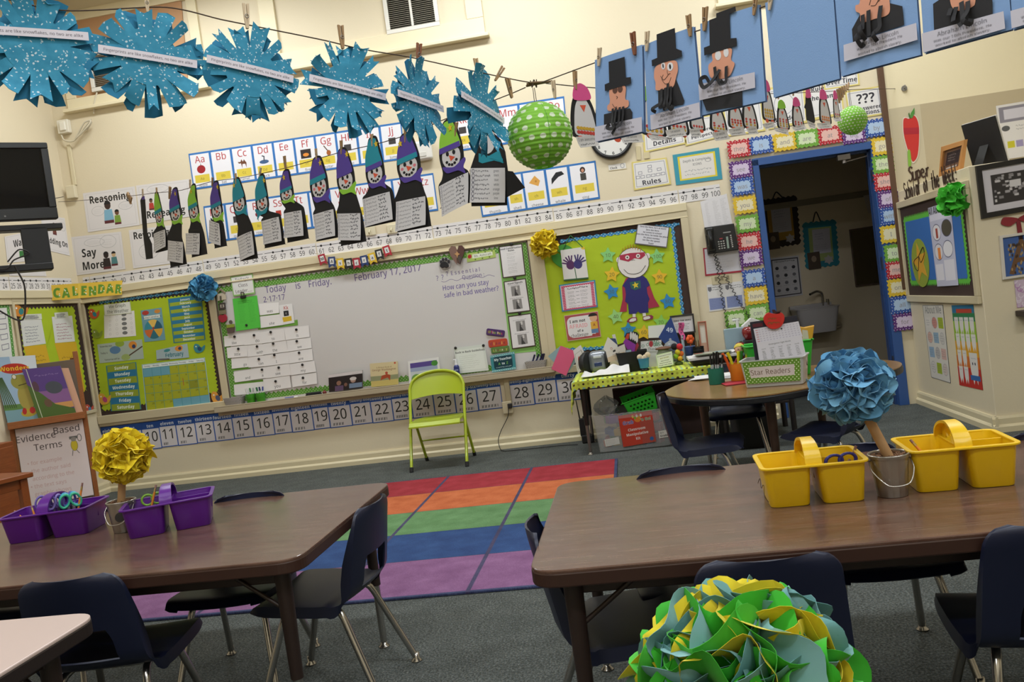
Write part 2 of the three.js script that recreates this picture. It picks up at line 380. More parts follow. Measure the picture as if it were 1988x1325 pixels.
// ---------------------------------------------------------------- furniture
const navyPl=M('#141a33',0.42),chrome=M('#b9b5b0',0.22,{metalness:0.95}),blackPl=M('#141416',0.5),darkEdge=M('#2b1a16',0.4);
function chairShell(){
// side profile: [z, y, half width]
const prof=new THREE.CatmullRomCurve3([[0.205,0.318,0.165],[0.18,0.338,0.178],[0.08,0.338,0.186],[-0.06,0.33,0.182],[-0.125,0.336,0.172],[-0.165,0.368,0.163],[-0.182,0.43,0.158],[-0.198,0.52,0.152],[-0.21,0.585,0.146],[-0.215,0.619,0.14]].map((p)=>V3(p[0],p[1],p[2])));
const nv=40,T=(s)=>(s<.1?s*.5:s>.85?.93+(s-.85)/.15*.07:.05+(s-.1)/.75*.88),corner=(t)=>(t>.93?.042*(1-Math.sqrt(Math.max(0,1-((t-.93)/.07)**2))):t<.05?.035*(1-Math.sqrt(Math.max(0,1-((.05-t)/.05)**2))):0),U=[-1.0,-1.0,-0.9,-0.62,-0.3,0,0.3,0.62,0.9,1.0,1.0],nu=10;
const hole=(t)=>t>0.61&&t<0.755;
return shell((a,b,i,j)=>{
const t=T(j/nv),p=prof.getPointAt(t),q=prof.getTangentAt(t);
let u=U[i];
if(Math.abs(u)<0.8&&t>0.5&&t<0.8){const k=1-Math.min(1,Math.abs(t-0.68)/0.15);const arch=t>0.68?Math.sqrt(Math.max(0,1-((t-0.68)/0.08)**2)):1;u=Math.sign(u)*lerp(Math.abs(u),Math.abs(u)>0.5?0.42+0.16*arch:Math.abs(u)*0.75,Math.min(1,k*1.6));}
let x=u*(p.z-corner(t)),y=p.y,z=p.x;
const bow=t<0.45?0.006:lerp(0.006,0.024,Math.min(1,(t-0.45)/0.2));
y+=t<0.45?bow*u*u:0;z+=t>0.45?bow*u*u:0;
if(i===0||i===nu){const d=(t<0.75?0.034:0.034*Math.max(0.2,1-(t-0.75)*4))*Math.min(1,.25+t*8);x*=1.015;z+=q.y*d*1;y+=-q.x*d*-1*1;}
return[x,y,z];
},nu,nv,0.006,(i,j)=>i>=3&&i<=6&&hole(T((j+0.5)/nv)),0.9);
}
const CH={};
{
CH.shell=chairShell();
const legs=[];
for(const sx of[-1,1]){
legs.push(tube([[sx*0.11,0.318,0.0],[sx*0.118,0.316,0.06],[sx*0.128,0.296,0.105],[sx*0.145,0.2,0.142],[sx*0.178,0.012,0.205]],0.0115,22,8));
legs.push(tube([[sx*0.11,0.31,0.02],[sx*0.116,0.31,-0.05],[sx*0.125,0.292,-0.088],[sx*0.14,0.2,-0.128],[sx*0.17,0.012,-0.205]],0.0115,22,8));
}
CH.legs=legs;
CH.feet=[-1,1].flatMap((sx)=>[[sx*0.178,0.205],[sx*0.17,-0.205]]).map(([x,z])=>lathe([[0,0],[0.019,0],[0.02,0.004],[0.012,0.014],[0.012,0.03],[0,0.03]],14).translate(x,0,z));
CH.rail=merge(rod([-0.12,0.316,0.05],[0.12,0.316,0.05],0.008),rod([-0.12,0.308,-0.04],[0.12,0.308,-0.04],0.008));
}
function chair(label,x,z,turn,group){
const t=thing('school_chair',label,'chair',[x,0,z],turn,group);
part(t,'seat_shell',CH.shell,navyPl);
CH.legs.forEach((g,i)=>{const l=part(t,'leg',g,chrome);part(l,'glide',CH.feet[i],chrome);});
part(t,'seat_rail',CH.rail,chrome);
return t;
}
// turn: 0 faces the camera side of the room (+z)
chair('navy plastic chair at the right end of the table with purple caddies, turned sideways',-1.1,4.42,-PI/2-0.08);
chair('navy plastic chair seen from behind in front of the table with purple caddies',-1.62,4.83,PI+0.1);
chair('navy plastic chair tucked under far side of the table with purple caddies, behind empty tabletop',-1.5,4.27,0.03);
chair('navy plastic chair tucked under far side of the table with purple caddies, behind the caddies',-2.26,4.2,0.05);
chair('navy plastic chair at the left end of the table with yellow caddies, turned sideways',-0.12,4.9,PI/2+0.1);
chair('navy plastic chair at far side of right table, its back showing behind the bare end',0.115,4.6,0.05);
chair('navy plastic chair seen from behind at near side of right table, behind multicoloured tissue ball',0.215,5.17,PI+0.03);
chair('navy plastic chair tucked under far side of right table, hidden behind the yellow caddies',0.64,4.53,0.02);
chair('navy plastic chair seen from behind at right end of near side of right table',0.835,5.12,PI-0.1);
chair('navy plastic chair right of the yellow caddies, only its top edge showing over the table',1.22,4.62,0.05);
chair('navy plastic chair at left end of round-ended table, near bin of manipulatives',0.32,2.52,PI/2-0.15);
chair('navy plastic chair under round-ended table, its back towards the dark doorway',0.98,2.52,-PI/2-0.6);
chair('navy plastic chair on far side of round-ended table below the pen cups',0.62,1.55,-0.1);
const woodM=M('#ffffff',0.2,{map:tableTex}),woodEdge=M('#3a231b',0.42),oakM=M('#ffffff',0.22,{map:oakTex}),legBrown=M('#2e201b',0.45);
function legGeo(h){return{up:lathe([[0,h*0.42],[0.018,h*0.42],[0.0235,h-0.02],[0.026,h],[0,h]],16),low:lathe([[0,0.02],[0.0125,0.02],[0.014,h*0.44],[0,h*0.44]],14),foot:lathe([[0,0],[0.02,0],[0.021,0.004],[0.012,0.012],[0.011,0.022],[0,0.022]],14)};}
function table(name,label,cat,x0,z0,x1,z1,H,top,edge,turn=0){
const w=x1-x0,d=z1-z0,t=thing(name,label,cat,[(x0+x1)/2,0,(z0+z1)/2],turn);
const tg=extr(rrect(w,d,0.07),0.004,0.003).rotateX(-PI/2).translate(0,H-0.008,0);
part(t,'tabletop',tg,top);
part(t,'edge_band',extr(rrect(w,d,0.07),0.026,0.004,10).rotateX(-PI/2).translate(0,H-0.038,0),edge);
part(t,'apron',merge(box(w-0.16,0.05,0.02,0,H-0.066,d/2-0.1),box(w-0.16,0.05,0.02,0,H-0.066,-d/2+0.1),box(0.02,0.05,d-0.2,-w/2+0.1,H-0.066,0),box(0.02,0.05,d-0.2,w/2-0.1,H-0.066,0)),legBrown);
const L=legGeo(H-0.04);
for(const sx of[-1,1])for(const sz of[-1,1]){
const l=part(t,'leg',L.up,legBrown);l.position.set(sx*(w/2-0.085),0,sz*(d/2-0.085));
part(l,'lower_tube',L.low,chrome);part(l,'glide',L.foot,chrome);
part(l,'brace',rod([0,H-0.17,0],[-sx*0.16,H-0.05,0],0.006),legBrown);
}
return t;
}
const TH=0.6;
table('classroom_table','brown wood-grain classroom table holding two purple caddies and yellow tissue tree','table',-2.79,4.03,-0.96,4.97,TH,woodM,woodEdge);
table('classroom_table','brown wood-grain classroom table holding two yellow caddies and blue tissue tree','table',-0.288,4.362,1.54,5.262,TH,woodM,woodEdge,0.0);
table('classroom_table','pale laminate table corner with dark edge at the bottom left, nearest the viewer','table',-3.1,5.27,-1.34,6.17,0.6,M('#c5b0a8',0.35),M('#241a18',0.45));
// kidney-shaped table
{
const H=0.58,t=thing('kidney_table','round-ended tan table with black edge holding pen cups and the Star Readers bin','table',[0.85,0,2.05]);
const o=smooth([[0.16,2.1],[0.24,2.42],[0.43,2.63],[0.68,2.68],[0.94,2.56],[1.2,2.42],[1.44,2.2],[1.53,1.92],[1.45,1.66],[1.25,1.62],[1.0,1.55],[0.76,1.38],[0.55,1.42],[0.31,1.69]],90).map(([x,z])=>[x-0.85,-(z-2.05)]);
part(t,'tabletop',extr(poly(o),0.006).rotateX(-PI/2).translate(0,H-0.006,0),oakM);
part(t,'edge_band',extr(poly(o),0.022,0.006).rotateX(-PI/2).translate(0,H-0.036,0),M('#15161c',0.4));
const L=legGeo(H-0.04);
for(const[x,z]of[[0.7,2.44],[0.4,1.75],[1.3,2.1],[1.1,1.75]]){
const l=part(t,'leg',L.up.clone().scale(1.25,1,1.25),M('#4a3428',0.45));l.position.set(x-0.85,0,z-2.05);
part(l,'lower_tube',L.low,chrome);part(l,'glide',L.foot,chrome);
}
}
// rainbow rug: one printed rug
{
const x0=-4.0,x1=-0.193,z0=1.02,z1=3.62,w=x1-x0,d=z1-z0;
const cv=document.createElement('canvas');cv.width=2048;cv.height=1398;const c=cv.getContext('2d'),S=2048/w;
fill(c,'#323a5c',0,0,2048,1400);
['#8f1d2a','#b35c30','#587f50','#1b3d70','#7a5079'].forEach((k,i)=>{fill(c,k,0.02*S,(0.015+i*0.514)*S,(w-0.04)*S,0.511*S);});
c.strokeStyle='#3b3656';c.lineWidth=0.02*S;
for(let x=w-0.625;x>0;x-=0.625){c.beginPath();c.moveTo(x*S,0);c.lineTo(x*S,1400);c.stroke();}
c.strokeStyle='rgba(40,40,60,.55)';c.lineWidth=0.006*S;
for(let i=1;i<5;i++){c.beginPath();c.moveTo(0,(0.013+i*0.514)*S);c.lineTo(2048,(0.013+i*0.514)*S);c.stroke();}
const id=c.getImageData(0,0,2048,1398),px=id.data;
for(let i=0;i<px.length;i+=4){const X=(i/4)%2048,Y=Math.floor(i/4/2048),n=(rnd()-0.5)*26+fbm(X/60,Y/60,3,3)*26;px[i]=cl(px[i]+n);px[i+1]=cl(px[i+1]+n);px[i+2]=cl(px[i+2]+n);}
c.putImageData(id,0,0);
const tx=new THREE.CanvasTexture(cv);tx.colorSpace=THREE.SRGBColorSpace;
const g=box(w,0.012,d,0,0.006,0,0.004),p=g.attributes.position,uv=g.attributes.uv;
for(let i=0;i<p.count;i++)uv.setXY(i,p.getX(i)/w+0.5,0.5-p.getZ(i)/d);
solo('rug','rainbow striped classroom rug of red, orange, green, blue and purple bands','rug',g,M('#ffffff',0.95,{map:tx,bumpMap:carpetTex,bumpScale:0.001}),[(x0+x1)/2,0.0005,(z0+z1)/2]);
}
// folding chair, lime metal
{
const lime=M('#a9bb1e',0.3,{clearcoat:0.4}),limeD=lime,t=thing('folding_chair','lime green metal folding chair standing in front of the whiteboard','folding chair',[-1.6,0,0.43],0.0);
const W=0.225,yb=0.375;
// main frame: front leg, side, arched top
for(const s of[-1,1]){
const l=part(t,'leg',tube([[s*W,0.015,0.215],[s*W,0.35,0.06],[s*W,0.6,-0.05]],0.0125,20,8),lime);part(l,'rubber_foot',rod([s*W,0,0.221],[s*W,0.035,0.206],0.016),M('#1d1d1d',0.8));
const b=part(t,'rear_leg',rod([s*(W-0.02),0.015,-0.23],[s*(W-0.02),0.36,-0.02],0.0115),limeD);part(b,'rubber_foot',rod([s*(W-0.02),0,-0.239],[s*(W-0.02),0.035,-0.219],0.015),M('#1d1d1d',0.8));
}
const arch=[[-W,0.6,-0.05]];for(let i=0;i<=8;i++){const a=PI-i*PI/8;arch.push([Math.cos(a)*W*(Math.abs(Math.cos(a))>0.99?1:0.97),0.63+0.125*Math.sin(a)**0.8,-0.063-0.05*Math.sin(a)]);}arch.push([W,0.6,-0.05]);
part(t,'top_frame',tube(arch,0.0125,60,8),lime);
part(t,'backrest',shell((u,v)=>{const x=(u*2-1),top=0.635+0.118*Math.pow(Math.max(0,1-x*x),0.42),lo=0.545+0.02*(1-x*x);return[x*(W-0.006),lerp(lo,top,v),-0.035-0.075*lerp(0,1,(lerp(lo,top,v)-0.53)/0.23)-0.018*(1-x*x)];},20,8,0.004),lime);
part(t,'seat',shell((u,v)=>{const x=u*2-1,z=lerp(-0.16,0.205,v);const w=v<0.3?lerp(0.16,W-0.018,v/0.3):W-0.018;return[x*w,yb-0.012*(1-x*x)*Math.sin(v*PI)-(v>0.93?0.028:0),z];},14,16,0.012),lime);
part(t,'cross_bar',rod([-W+0.02,0.19,-0.125],[W-0.02,0.19,-0.125],0.007),limeD);
part(t,'pivot_bar',rod([-W,0.33,0.06],[W,0.33,0.06],0.006),limeD);
}
// ---------------------------------------------------------------- things on the back wall
// enlargements of the photograph: corner and scale, back to its own frame
const Z=(ox,oy,s)=>(...a)=>{const o=[];for(let i=0;i<a.length;i+=2)o.push([ox+a[i]/s,oy+a[i+1]/s]);return o;};
const z1=Z(0,0,3.976),z2=Z(500,0,3.976),z3=Z(1000,0,3.976),z4=Z(1488,0,3.976),z5=Z(0,333,3.976),z6=Z(400,333,3.976),z7=Z(820,333,3.976),z8=Z(1300,333,3.976);
const y1=Z(1588,333,4.9625),y2=Z(0,600,3.976),y3=Z(400,600,3.976),y4=Z(880,600,3.976),y5=Z(1280,560,3.976),yA=Z(0,420,4.417),yD=Z(1420,200,4.97),yE=Z(1460,460,3.58),yF=Z(1800,180,3.01),yG=Z(1130,120,3.3133);
const PAPER='#e9e6e4',PAPERD='#d9d5d2';
// wall vents
function vent(pl,px,nS,label,w,bar){
const t=onPlane(pl,px,'wall_vent',label,'vent',{w});
const c=px.map((p)=>t.L(...p)),x0=(c[0][0]+c[3][0])/2,x1=(c[1][0]+c[2][0])/2,y0=0.0,y1=c[0][1],f=0.035;
t.add('frame',merge(slab(x0,y0,0,x1,y0+f,0.03,0.004),slab(x0,y1-f,0,x1,y1,0.03,0.004),slab(x0,y0+f,0,x0+f,y1-f,0.03,0.004),slab(x1-f,y0+f,0,x1,y1-f,0.03,0.004)),M('#ddd9cf',0.4));
if(bar)t.add('mullion',slab((x0+x1)/2-0.01,y0+f,0.012,(x0+x1)/2+0.01,y1-f,0.03,0.003),M('#ddd9cf',0.4));
if(!bar)t.add('back_plate',slab(x0+f,y0+f,-.01,x1-f,y1-f,-.006),M('#8d8778',0.5));
const sg=box(x1-x0-2*f,0.002,0.02,0,0,0,0).rotateX(0.6),sm=M('#8d8778',0.5);
for(let i=0;i<nS;i++){const s=t.add('louver',sg,sm);s.position.set((x0+x1)/2,y0+f+(i+0.5)*(y1-y0-2*f)/nS,0.013);}
}
vent(BW,VPX,30,'white framed louvred air vent high above the whiteboard',0.004,true);
// plywood panel in the left moulding with its own grille and cable
paper(BW,[[120,28],[352,-10],[366,160],[152,197]],M('#b58a62',0.6),'plywood_panel','tan plywood panel filling the moulding at upper left','panel',{th:0.01,w:0.004});
vent(BW,[[174,105],[250,92],[258,168],[183,181]],18,'white louvred grille in the tan plywood panel at upper left',0.016,false);
{
const t=onPlane(BW,z1(460,940,545,930,550,1030,470,1045),'junction_box','white cable box with coiled white lead on the wall above the television','cable box');
const c=z1(460,940,545,930,550,1030,470,1045).map((p)=>t.L(...p));
t.add('cover',slab(c[0][0],0,0,c[1][0],c[0][1],0.05,0.008),M('#e2dccb',0.45));t.add('cap',slab(c[0][0]+0.03,0.02,0.045,c[1][0]-0.02,c[0][1]-0.02,0.065,0.008),M('#eae5d6',0.4));
const P=(x,y,w)=>{const q=t.L(...z1(x,y)[0]);return[q[0],q[1],w];};
t.add('cable',tube([P(765,720,0.03),P(745,800,0.03),P(735,880,0.02)],0.007,20),M('#cfc6b0',0.5));
t.add('coil',tube([P(490,1045,0.03),P(520,1090,0.04),P(600,1095,0.05),P(680,1000,0.06),P(735,935,0.06),P(715,990,0.07),P(630,1070,0.06),P(610,1080,0.05),P(690,960,0.07),P(740,945,0.06),P(700,1010,0.05)],0.007,60),M('#cfc6b0',0.5));
const d=onPlane(BW,z5(535,-200,600,0,615,205,535,110),'wall_conduit','cream cable conduit running down the wall into a small box','conduit');
const q=(x,y,f)=>d.L(...f(x,y)[0]);
const a=q(535,1120,z1),b=q(575,110,z5),e=q(580,210,z5);
d.add('duct',slab(a[0]-0.015,b[1],0,a[0]+0.02,a[1],0.02,0.004),M('#d5c9a8',0.5));d.add('wall_box',slab(e[0]-0.05,e[1],0,e[0]+0.035,b[1],0.045,0.006),M('#d8cdb0',0.5));
}
// number line strips
function numStrip(pl,u0,u1,v0,v1,nums,label){
const pos=nums.map((_,i)=>(i+0.5)/nums.length);
paper(pl,[[u0,v1],[u1,v1],[u1,v0],[u0,v0]],(c,w,h)=>{
fill(c,'#ddd9d8',0,0,w,h);fill(c,'#1c1c1c',0,h*0.24,w,2.2);
nums.forEach((n,i)=>{const x=pos[i]*w;if(n%5){if(n%2)fill(c,'#111',x-5,h*0.24-4,10,10);else ring(c,x,h*0.24+1,5.5,5.5,null,0,'#111');}else ring(c,x,h*0.24+1,5.5,5.5,'#bbb',1,'#ddd9d8');txt(c,n,x,h*0.66,h*0.5,'#161616',{sx:0.86});});
},'number_line_strip',label,'number line',{uv:true,w:0.002,th:0.001,res:620,group:'number line strips above the boards'});
}
{
const U=(px,py)=>meet(BW,px,py)[0],seq=(a,b)=>Array.from({length:b-a+1},(_,i)=>a+i),v0=1.852,v1=1.962;
const B=[U(175,546),U(395,517),U(615,487),U(841,455),U(1075,422),U(1318,388)];
[[37,48],[49,60],[61,72],[73,84],[85,96]].forEach(([a,b],i)=>numStrip(BW,B[i]+0.004,B[i+1]-0.004,v0+0.004*(i%2),v1+0.004*(i%2),seq(a,b),['white number line strip just right of the corner, above calendar board','white number line strip above word cards on the whiteboard','white number line strip above the flag banner','white number line strip above the wooden heart and yellow tissue ball','white number line strip above the superhero pinboard'][i]+` reading ${a} to ${b}`));
numStrip(BW,B[5]+0.004,B[5]+0.335,v0,v1,seq(97,100),'short white number line strip printed with 97 to 100');
numStrip(BW,LX+0.05,B[0]-0.004,v0,v1,[36],'short white number line end printed with 36 beside the corner');
const U2=(px,py)=>meet(LW,px,py)[0],e=U2(140,560),s=U2(19,560);
numStrip(LW,s+0.004,e,v0,v1,seq(25,35),'white number line strip on left wall printed 25 to 35');
numStrip(LW,s-1.15,s-0.004,v0,v1,seq(14,24),'white number line strip on left wall ending with 23 and 24');
}
// alphabet cards
const PICS={
apple:(c,x,y,s)=>{ring(c,x,y,s*0.5,s*0.46,null,0,'#9e1b22');fill(c,'#4a3a20',x-1,y-s*0.65,2.5,s*0.25);},
camel:(c,x,y,s)=>{c.fillStyle='#6b3d22';pathOn(c,[[x-s*.6,y-s*.2],[x-s*.3,y-s*.15],[x-s*.15,y-s*.45],[x,y-s*.15],[x+s*.15,y-s*.4],[x+s*.4,y],[x+s*.35,y+s*.55],[x+s*.25,y+s*.1],[x-s*.1,y+s*.1],[x-s*.15,y+s*.55],[x-s*.25,y],[x-s*.5,y]],true);c.fill();},
duck:(c,x,y,s)=>{ring(c,x,y+s*.2,s*.55,s*.22,null,0,'#3c5a86');c.strokeStyle='#3a3f4a';c.lineWidth=s*.12;pathOn(c,[[x,y+s*.1],[x+s*.05,y-s*.4],[x-s*.2,y-s*.5]]);c.stroke();},
guitar:(c,x,y,s)=>{ring(c,x+s*.2,y+s*.25,s*.25,s*.3,null,0,'#a35a22');c.strokeStyle='#4a2a16';c.lineWidth=s*.1;pathOn(c,[[x+s*.1,y],[x-s*.3,y-s*.6]]);c.stroke();},
fire:(c,x,y,s)=>{fill(c,'#2c2019',x-s*.6,y-s*.5,s*1.2,s);ring(c,x,y+s*.1,s*.35,s*.2,null,0,'#e08a2c');},
dark:(c,x,y,s)=>{fill(c,'#3a3434',x-s*.4,y-s*.35,s*.8,s*.7);},
red:(c,x,y,s)=>{fill(c,'#b03020',x-s*.3,y-s*.3,s*.6,s*.6);},
umbrella:(c,x,y,s)=>{c.fillStyle='#b32222';c.beginPath();c.arc(x,y,s*.6,PI,0);c.fill();},
rose:(c,x,y,s)=>{ring(c,x,y-s*.2,s*.25,s*.25,null,0,'#7e1626');fill(c,'#3b6a2e',x-1,y,3,s*.5);},
cheese:(c,x,y,s)=>{c.fillStyle='#d9a04a';pathOn(c,[[x-s*.6,y+s*.1],[x+s*.1,y-s*.6],[x+s*.6,y],[x+s*.35,y+s*.55]],true);c.fill();ring(c,x+s*.15,y,s*.1,s*.12,null,0,'#b98030');},
whale:(c,x,y,s)=>{c.fillStyle='#14161a';pathOn(c,[[x-s*.7,y+s*.6],[x-s*.65,y],[x-s*.1,y-s*.6],[x+s*.5,y-s*.65],[x+s*.75,y-s*.3],[x+s*.1,y-s*.1],[x-s*.4,y+s*.3]],true);c.fill();},
girl:(c,x,y,s)=>{ring(c,x,y-s*.45,s*.28,s*.32,null,0,'#2a1713');ring(c,x,y-s*.4,s*.16,s*.2,null,0,'#c98f72');fill(c,'#3d3b36',x-s*.3,y-s*.1,s*.6,s*.75);},
none:()=>{},
};
function alphaRow(TL,TR,BR,BL,items,what,wts){
const tot=items.reduce((s,it)=>s+(it[2]??1),0);let a=0;
items.forEach(([s,pic,wt=1,hidden])=>{
const t0=a/tot,t1=(a+wt)/tot;a+=wt;
if(hidden)return;
const P=(A,B,t)=>[lerp(A[0],B[0],t),lerp(A[1],B[1],t)];
paper(BW,[P(TL,TR,t0),P(TL,TR,t1),P(BL,BR,t1),P(BL,BR,t0)],(c,w,h)=>{
fill(c,'#2f6fb4',0,0,w,h);fill(c,'#e8e6ea',w*.06,h*.055,w*.88,h*.89);
const word=pic[1];
if(s.length<=2&&what==='letter')txt(c,s,w/2,h*.2,h*.26,'#b03434');
PICS[pic[0]](c,w/2,h*(what==='letter'?.47:.3),Math.min(w*.5,h*.24));
fill(c,'#dcc544',w*.16,h*(what==='letter'?.62:.56),w*.68,h*.21);
txt(c,s,w/2,h*(what==='letter'?.73:.67),h*.1,'#8f7f2a');
if(word)txt(c,word,w/2,h*.9,fit(c,word,h*.1,w*.8),'#555');
},'alphabet_card',`blue edged alphabet card for ${what === 'letter' ? 'the letter ' + s[0] : 'the sound ' + s} with a yellow label`,'card',{w:0.002,th:0.001,res:620,group:'alphabet cards on the back wall'});
});
}
alphaRow([366,299],[779,237],[787,309],[376,369],[['Aa',['apple','apple']],['Bb',['none','bat']],['Cc',['camel','camel']],['Dd',['duck','duck']],['Ee',['none','echo']],['Ff',['fire','fire']],['Gg',['guitar','guitar']],['Hh',['dark','hippo']],['Ii',['none','insect'],1.1],['Jj',['dark','jump'],1.05]],'letter');
alphaRow([872,222],[1095,187],[1102,262],[880,296],[['Kk',['dark','koala']],['Ll',['none','lemon']],['Mm',['none','map']],['Nn',['dark','nest']],['Oo',['none','octopus']]],'letter');
alphaRow([395,401],[841,336],[851,409],[404,473],[['Pp',['dark','piano']],['Qq',['dark','queen']],['Rr',['rose','rose']],['Ss',['red','sun']],['Tt',['none','turtle']],['Uu',['umbrella','umbrella']],['Vv',['red','volcano']],['Ww',['none','window']],['Xx',['none','box']],['Yy',['none','yoyo']],['Zz',['none','zipper']]],'letter');
alphaRow([924,347],[1156,312],[1165,386],[936,422],[['th',['none','thumb'],1.2],['sh',['none','shell'],.75],['ch',['cheese','cheese'],1],['wh',['whale','whale'],1],['ng',['girl','sing'],1.2]],'sound');
// white device and hooks below the alphabet
{
const px=z2(1180,1110,1345,1090,1365,1230,1200,1260),t=onPlane(BW,px,'wall_sensor','white rounded plastic device on wall behind the snowmen line','device'),c=px.map((p)=>t.L(...p));
t.add('body',slab(c[3][0],0,0,c[1][0],c[0][1],0.06,0.025),M('#dedbd4',0.4));t.add('lens',slab(c[3][0]+0.05,0.03,0.055,c[1][0]-0.05,0.07,0.064,0.004),M('#cfccc4',0.3));
for(const[px2,w]of[[z6(1225,430,1305,420,1310,490,1230,500),'left'],[z6(1395,415,1470,405,1475,475,1400,485),'right']]){
const h=onPlane(BW,px2,'wall_hook',`small cream wall hook under the snowmen, ${w === 'left' ? 'left one beside a snowman sheet' : 'right one of the pair'}`,'hook'),d=px2.map((p)=>h.L(...p));
h.add('plate',slab(d[0][0],0,0,d[1][0],d[0][1],0.012,0.004),M('#d8cfb2',0.4));h.add('hook',tube([[0,d[0][1]*.6,.012],[0,d[0][1]*.35,.035],[0,d[0][1]*.15,.03],[0,d[0][1]*.25,.05]],0.006,14),M('#cfc6a8',0.4));
}
}
// discussion posters with a figure
function person(c,x,y,s,shirt,skin='#6b4630'){ring(c,x,y-s*.55,s*.2,s*.24,null,0,skin);c.fillStyle='#1c1714';c.beginPath();c.arc(x,y-s*.62,s*.21,PI,0);c.fill();c.fillStyle=shirt;pathOn(c,[[x-s*.25,y-s*.3],[x+s*.25,y-s*.3],[x+s*.32,y+s*.35],[x-s*.32,y+s*.35]],true);c.fill();fill(c,'#5b2426',x-s*.32,y+s*.35,s*.62,s*.18);}
function bubble(c,x,y,rx,ry){ring(c,x,y,rx,ry,'#999',1.2);scrib(c,x-rx*.7,y-ry*.3,rx*1.4,3,ry*.35,'#aaa',.8);}
const posterOpt={w:0.002,th:0.0008,res:560,group:'talk move posters'};
function talk(pl,px,words,label,draw){paper(pl,px,(c,w,h)=>{fill(c,'#dbd6d4',0,0,w,h);c.strokeStyle='#b9b4b2';c.lineWidth=1;c.strokeRect(w*.05,h*.06,w*.9,h*.88);for(const[s,x,y,z]of words)txt(c,s,x*w,y*h,z*h*1.3,'#15130f',{bold:true,sx:.88});draw?.(c,w,h);},'wall_poster',label,'poster',posterOpt);}
talk(BW,z5(640,170,1040,115,1080,415,680,470),[['Reasoning',.5,.2,.2]],'white poster headed Reasoning with a teacher and child',(c,w,h)=>{person(c,w*.44,h*.62,h*.42,'#7fb0c8','#3f2a20');person(c,w*.6,h*.75,h*.28,'#7a9a3a');bubble(c,w*.25,h*.5,w*.12,h*.12);bubble(c,w*.78,h*.45,w*.13,h*.1);});
talk(BW,z5(1050,110,1460,60,1490,345,1085,410),[['Revealing',.5,.78,.2]],'white poster headed Revealing behind the snowmen line',(c,w,h)=>{bubble(c,w*.4,h*.15,w*.2,h*.1);person(c,w*.25,h*.55,h*.22,'#b33a2c');});
talk(BW,z5(550,508,935,465,970,755,585,805),[['Say',.32,.45,.22],['More',.38,.78,.22]],'white poster saying Say More beside the corner',(c,w,h)=>{bubble(c,w*.45,h*.2,w*.2,h*.1);bubble(c,w*.72,h*.22,w*.16,h*.16);person(c,w*.65,h*.75,h*.34,'#2a211d','#2a1d18');person(c,w*.8,h*.72,h*.28,'#4d7f80','#c9a77a');});
talk(BW,z5(995,455,1330,415,1370,705,1030,750),[['Revoicing',.5,.17,.19]],'white poster headed Revoicing above the number line',(c,w,h)=>{bubble(c,w*.4,h*.6,w*.22,h*.2);});
talk(LW,[[78,416],[125,424],[135,497],[86,485]],[['Adding On',.55,.72,.15]],'white poster saying Adding On half hidden by the television bracket',(c,w,h)=>{person(c,w*.5,h*.4,h*.25,'#6a3526');bubble(c,w*.85,h*.25,w*.12,h*.12);});
talk(LW,[[8,460],[76,445],[82,505],[14,511]],[['Waiting',.5,.35,.28]],'white poster saying Waiting seen below the television',(c,w,h)=>{fill(c,'#3a7a3c',w*.35,h*.66,w*.3,h*.2);});
talk(LW,[[14,514],[84,510],[90,537],[18,536]],[],'white poster low on left wall under the Waiting poster',(c,w,h)=>{ring(c,w*.55,h*.2,w*.05,h*.12,null,0,'#b32a2a');});
// CALENDAR banner across the corner
{
const A=at3(LW,...meet(LW,98,570)),B=at3(BW,...meet(BW,236,558)),pl=plane(A.x,A.z,B.x-A.x,B.z-A.z);
paper(pl,z5(390,882,938,845,935,955,397,1000),(c,w,h)=>{fill(c,'#d9b437',0,0,w,h);fill(c,'#dfc14a',w*.37,0,w*.02,h);const s='CALENDAR';for(let i=0;i<8;i++){txt(c,s[i],w*(.07+i*.124),h*(.53+.05*Math.sin(i*2)),h*.8,'#5c8a22',{bold:true,sx:.85,rot:Math.sin(i*3)*.08,stroke:'#5c8a22',lw:h*.05});for(let k=0;k<3;k++)ring(c,w*(.05+i*.124+rnd()*.06),h*rr(.3,.8),3,3,null,0,'#e4e8cf');}},'calendar_banner','yellow banner with green letters spelling CALENDAR across the corner','banner',{th:0.001,w:0.034,res:600});
}
// pinboards -----------------------------------------------------------------
function zig(q,step,amp){
const o=[];
for(let k=0;k<4;k++){const a=q[k],b=q[(k+1)%4],L=Math.hypot(b[0]-a[0],b[1]-a[1]),n=Math.round(L/step),nx=(b[1]-a[1])/L,ny=-(b[0]-a[0])/L;for(let i=0;i<n;i++){o.push([lerp(a[0],b[0],i/n),lerp(a[1],b[1],i/n)]);o.push([lerp(a[0],b[0],(i+.5)/n)+nx*amp,lerp(a[1],b[1],(i+.5)/n)+ny*amp]);}}
return o;
}
function scallop(a,b,n,r,side){
const L=Math.hypot(b[0]-a[0],b[1]-a[1]),ux=(b[0]-a[0])/L,uy=(b[1]-a[1])/L,nx=-uy,ny=ux,top=[],bot=[];
for(let i=0;i<=n*4;i++){const t=i/(n*4),s=r*(0.75+0.35*Math.sin(t*n*2*PI));top.push([lerp(a[0],b[0],t)+nx*s,lerp(a[1],b[1],t)+ny*s]);bot.push([lerp(a[0],b[0],t)-nx*r*(side?.9:0.75+0.35*Math.sin(t*n*2*PI)),lerp(a[1],b[1],t)-ny*r*(side?.9:0.75+0.35*Math.sin(t*n*2*PI))]);}
return poly([...top,...bot.reverse()]);
}
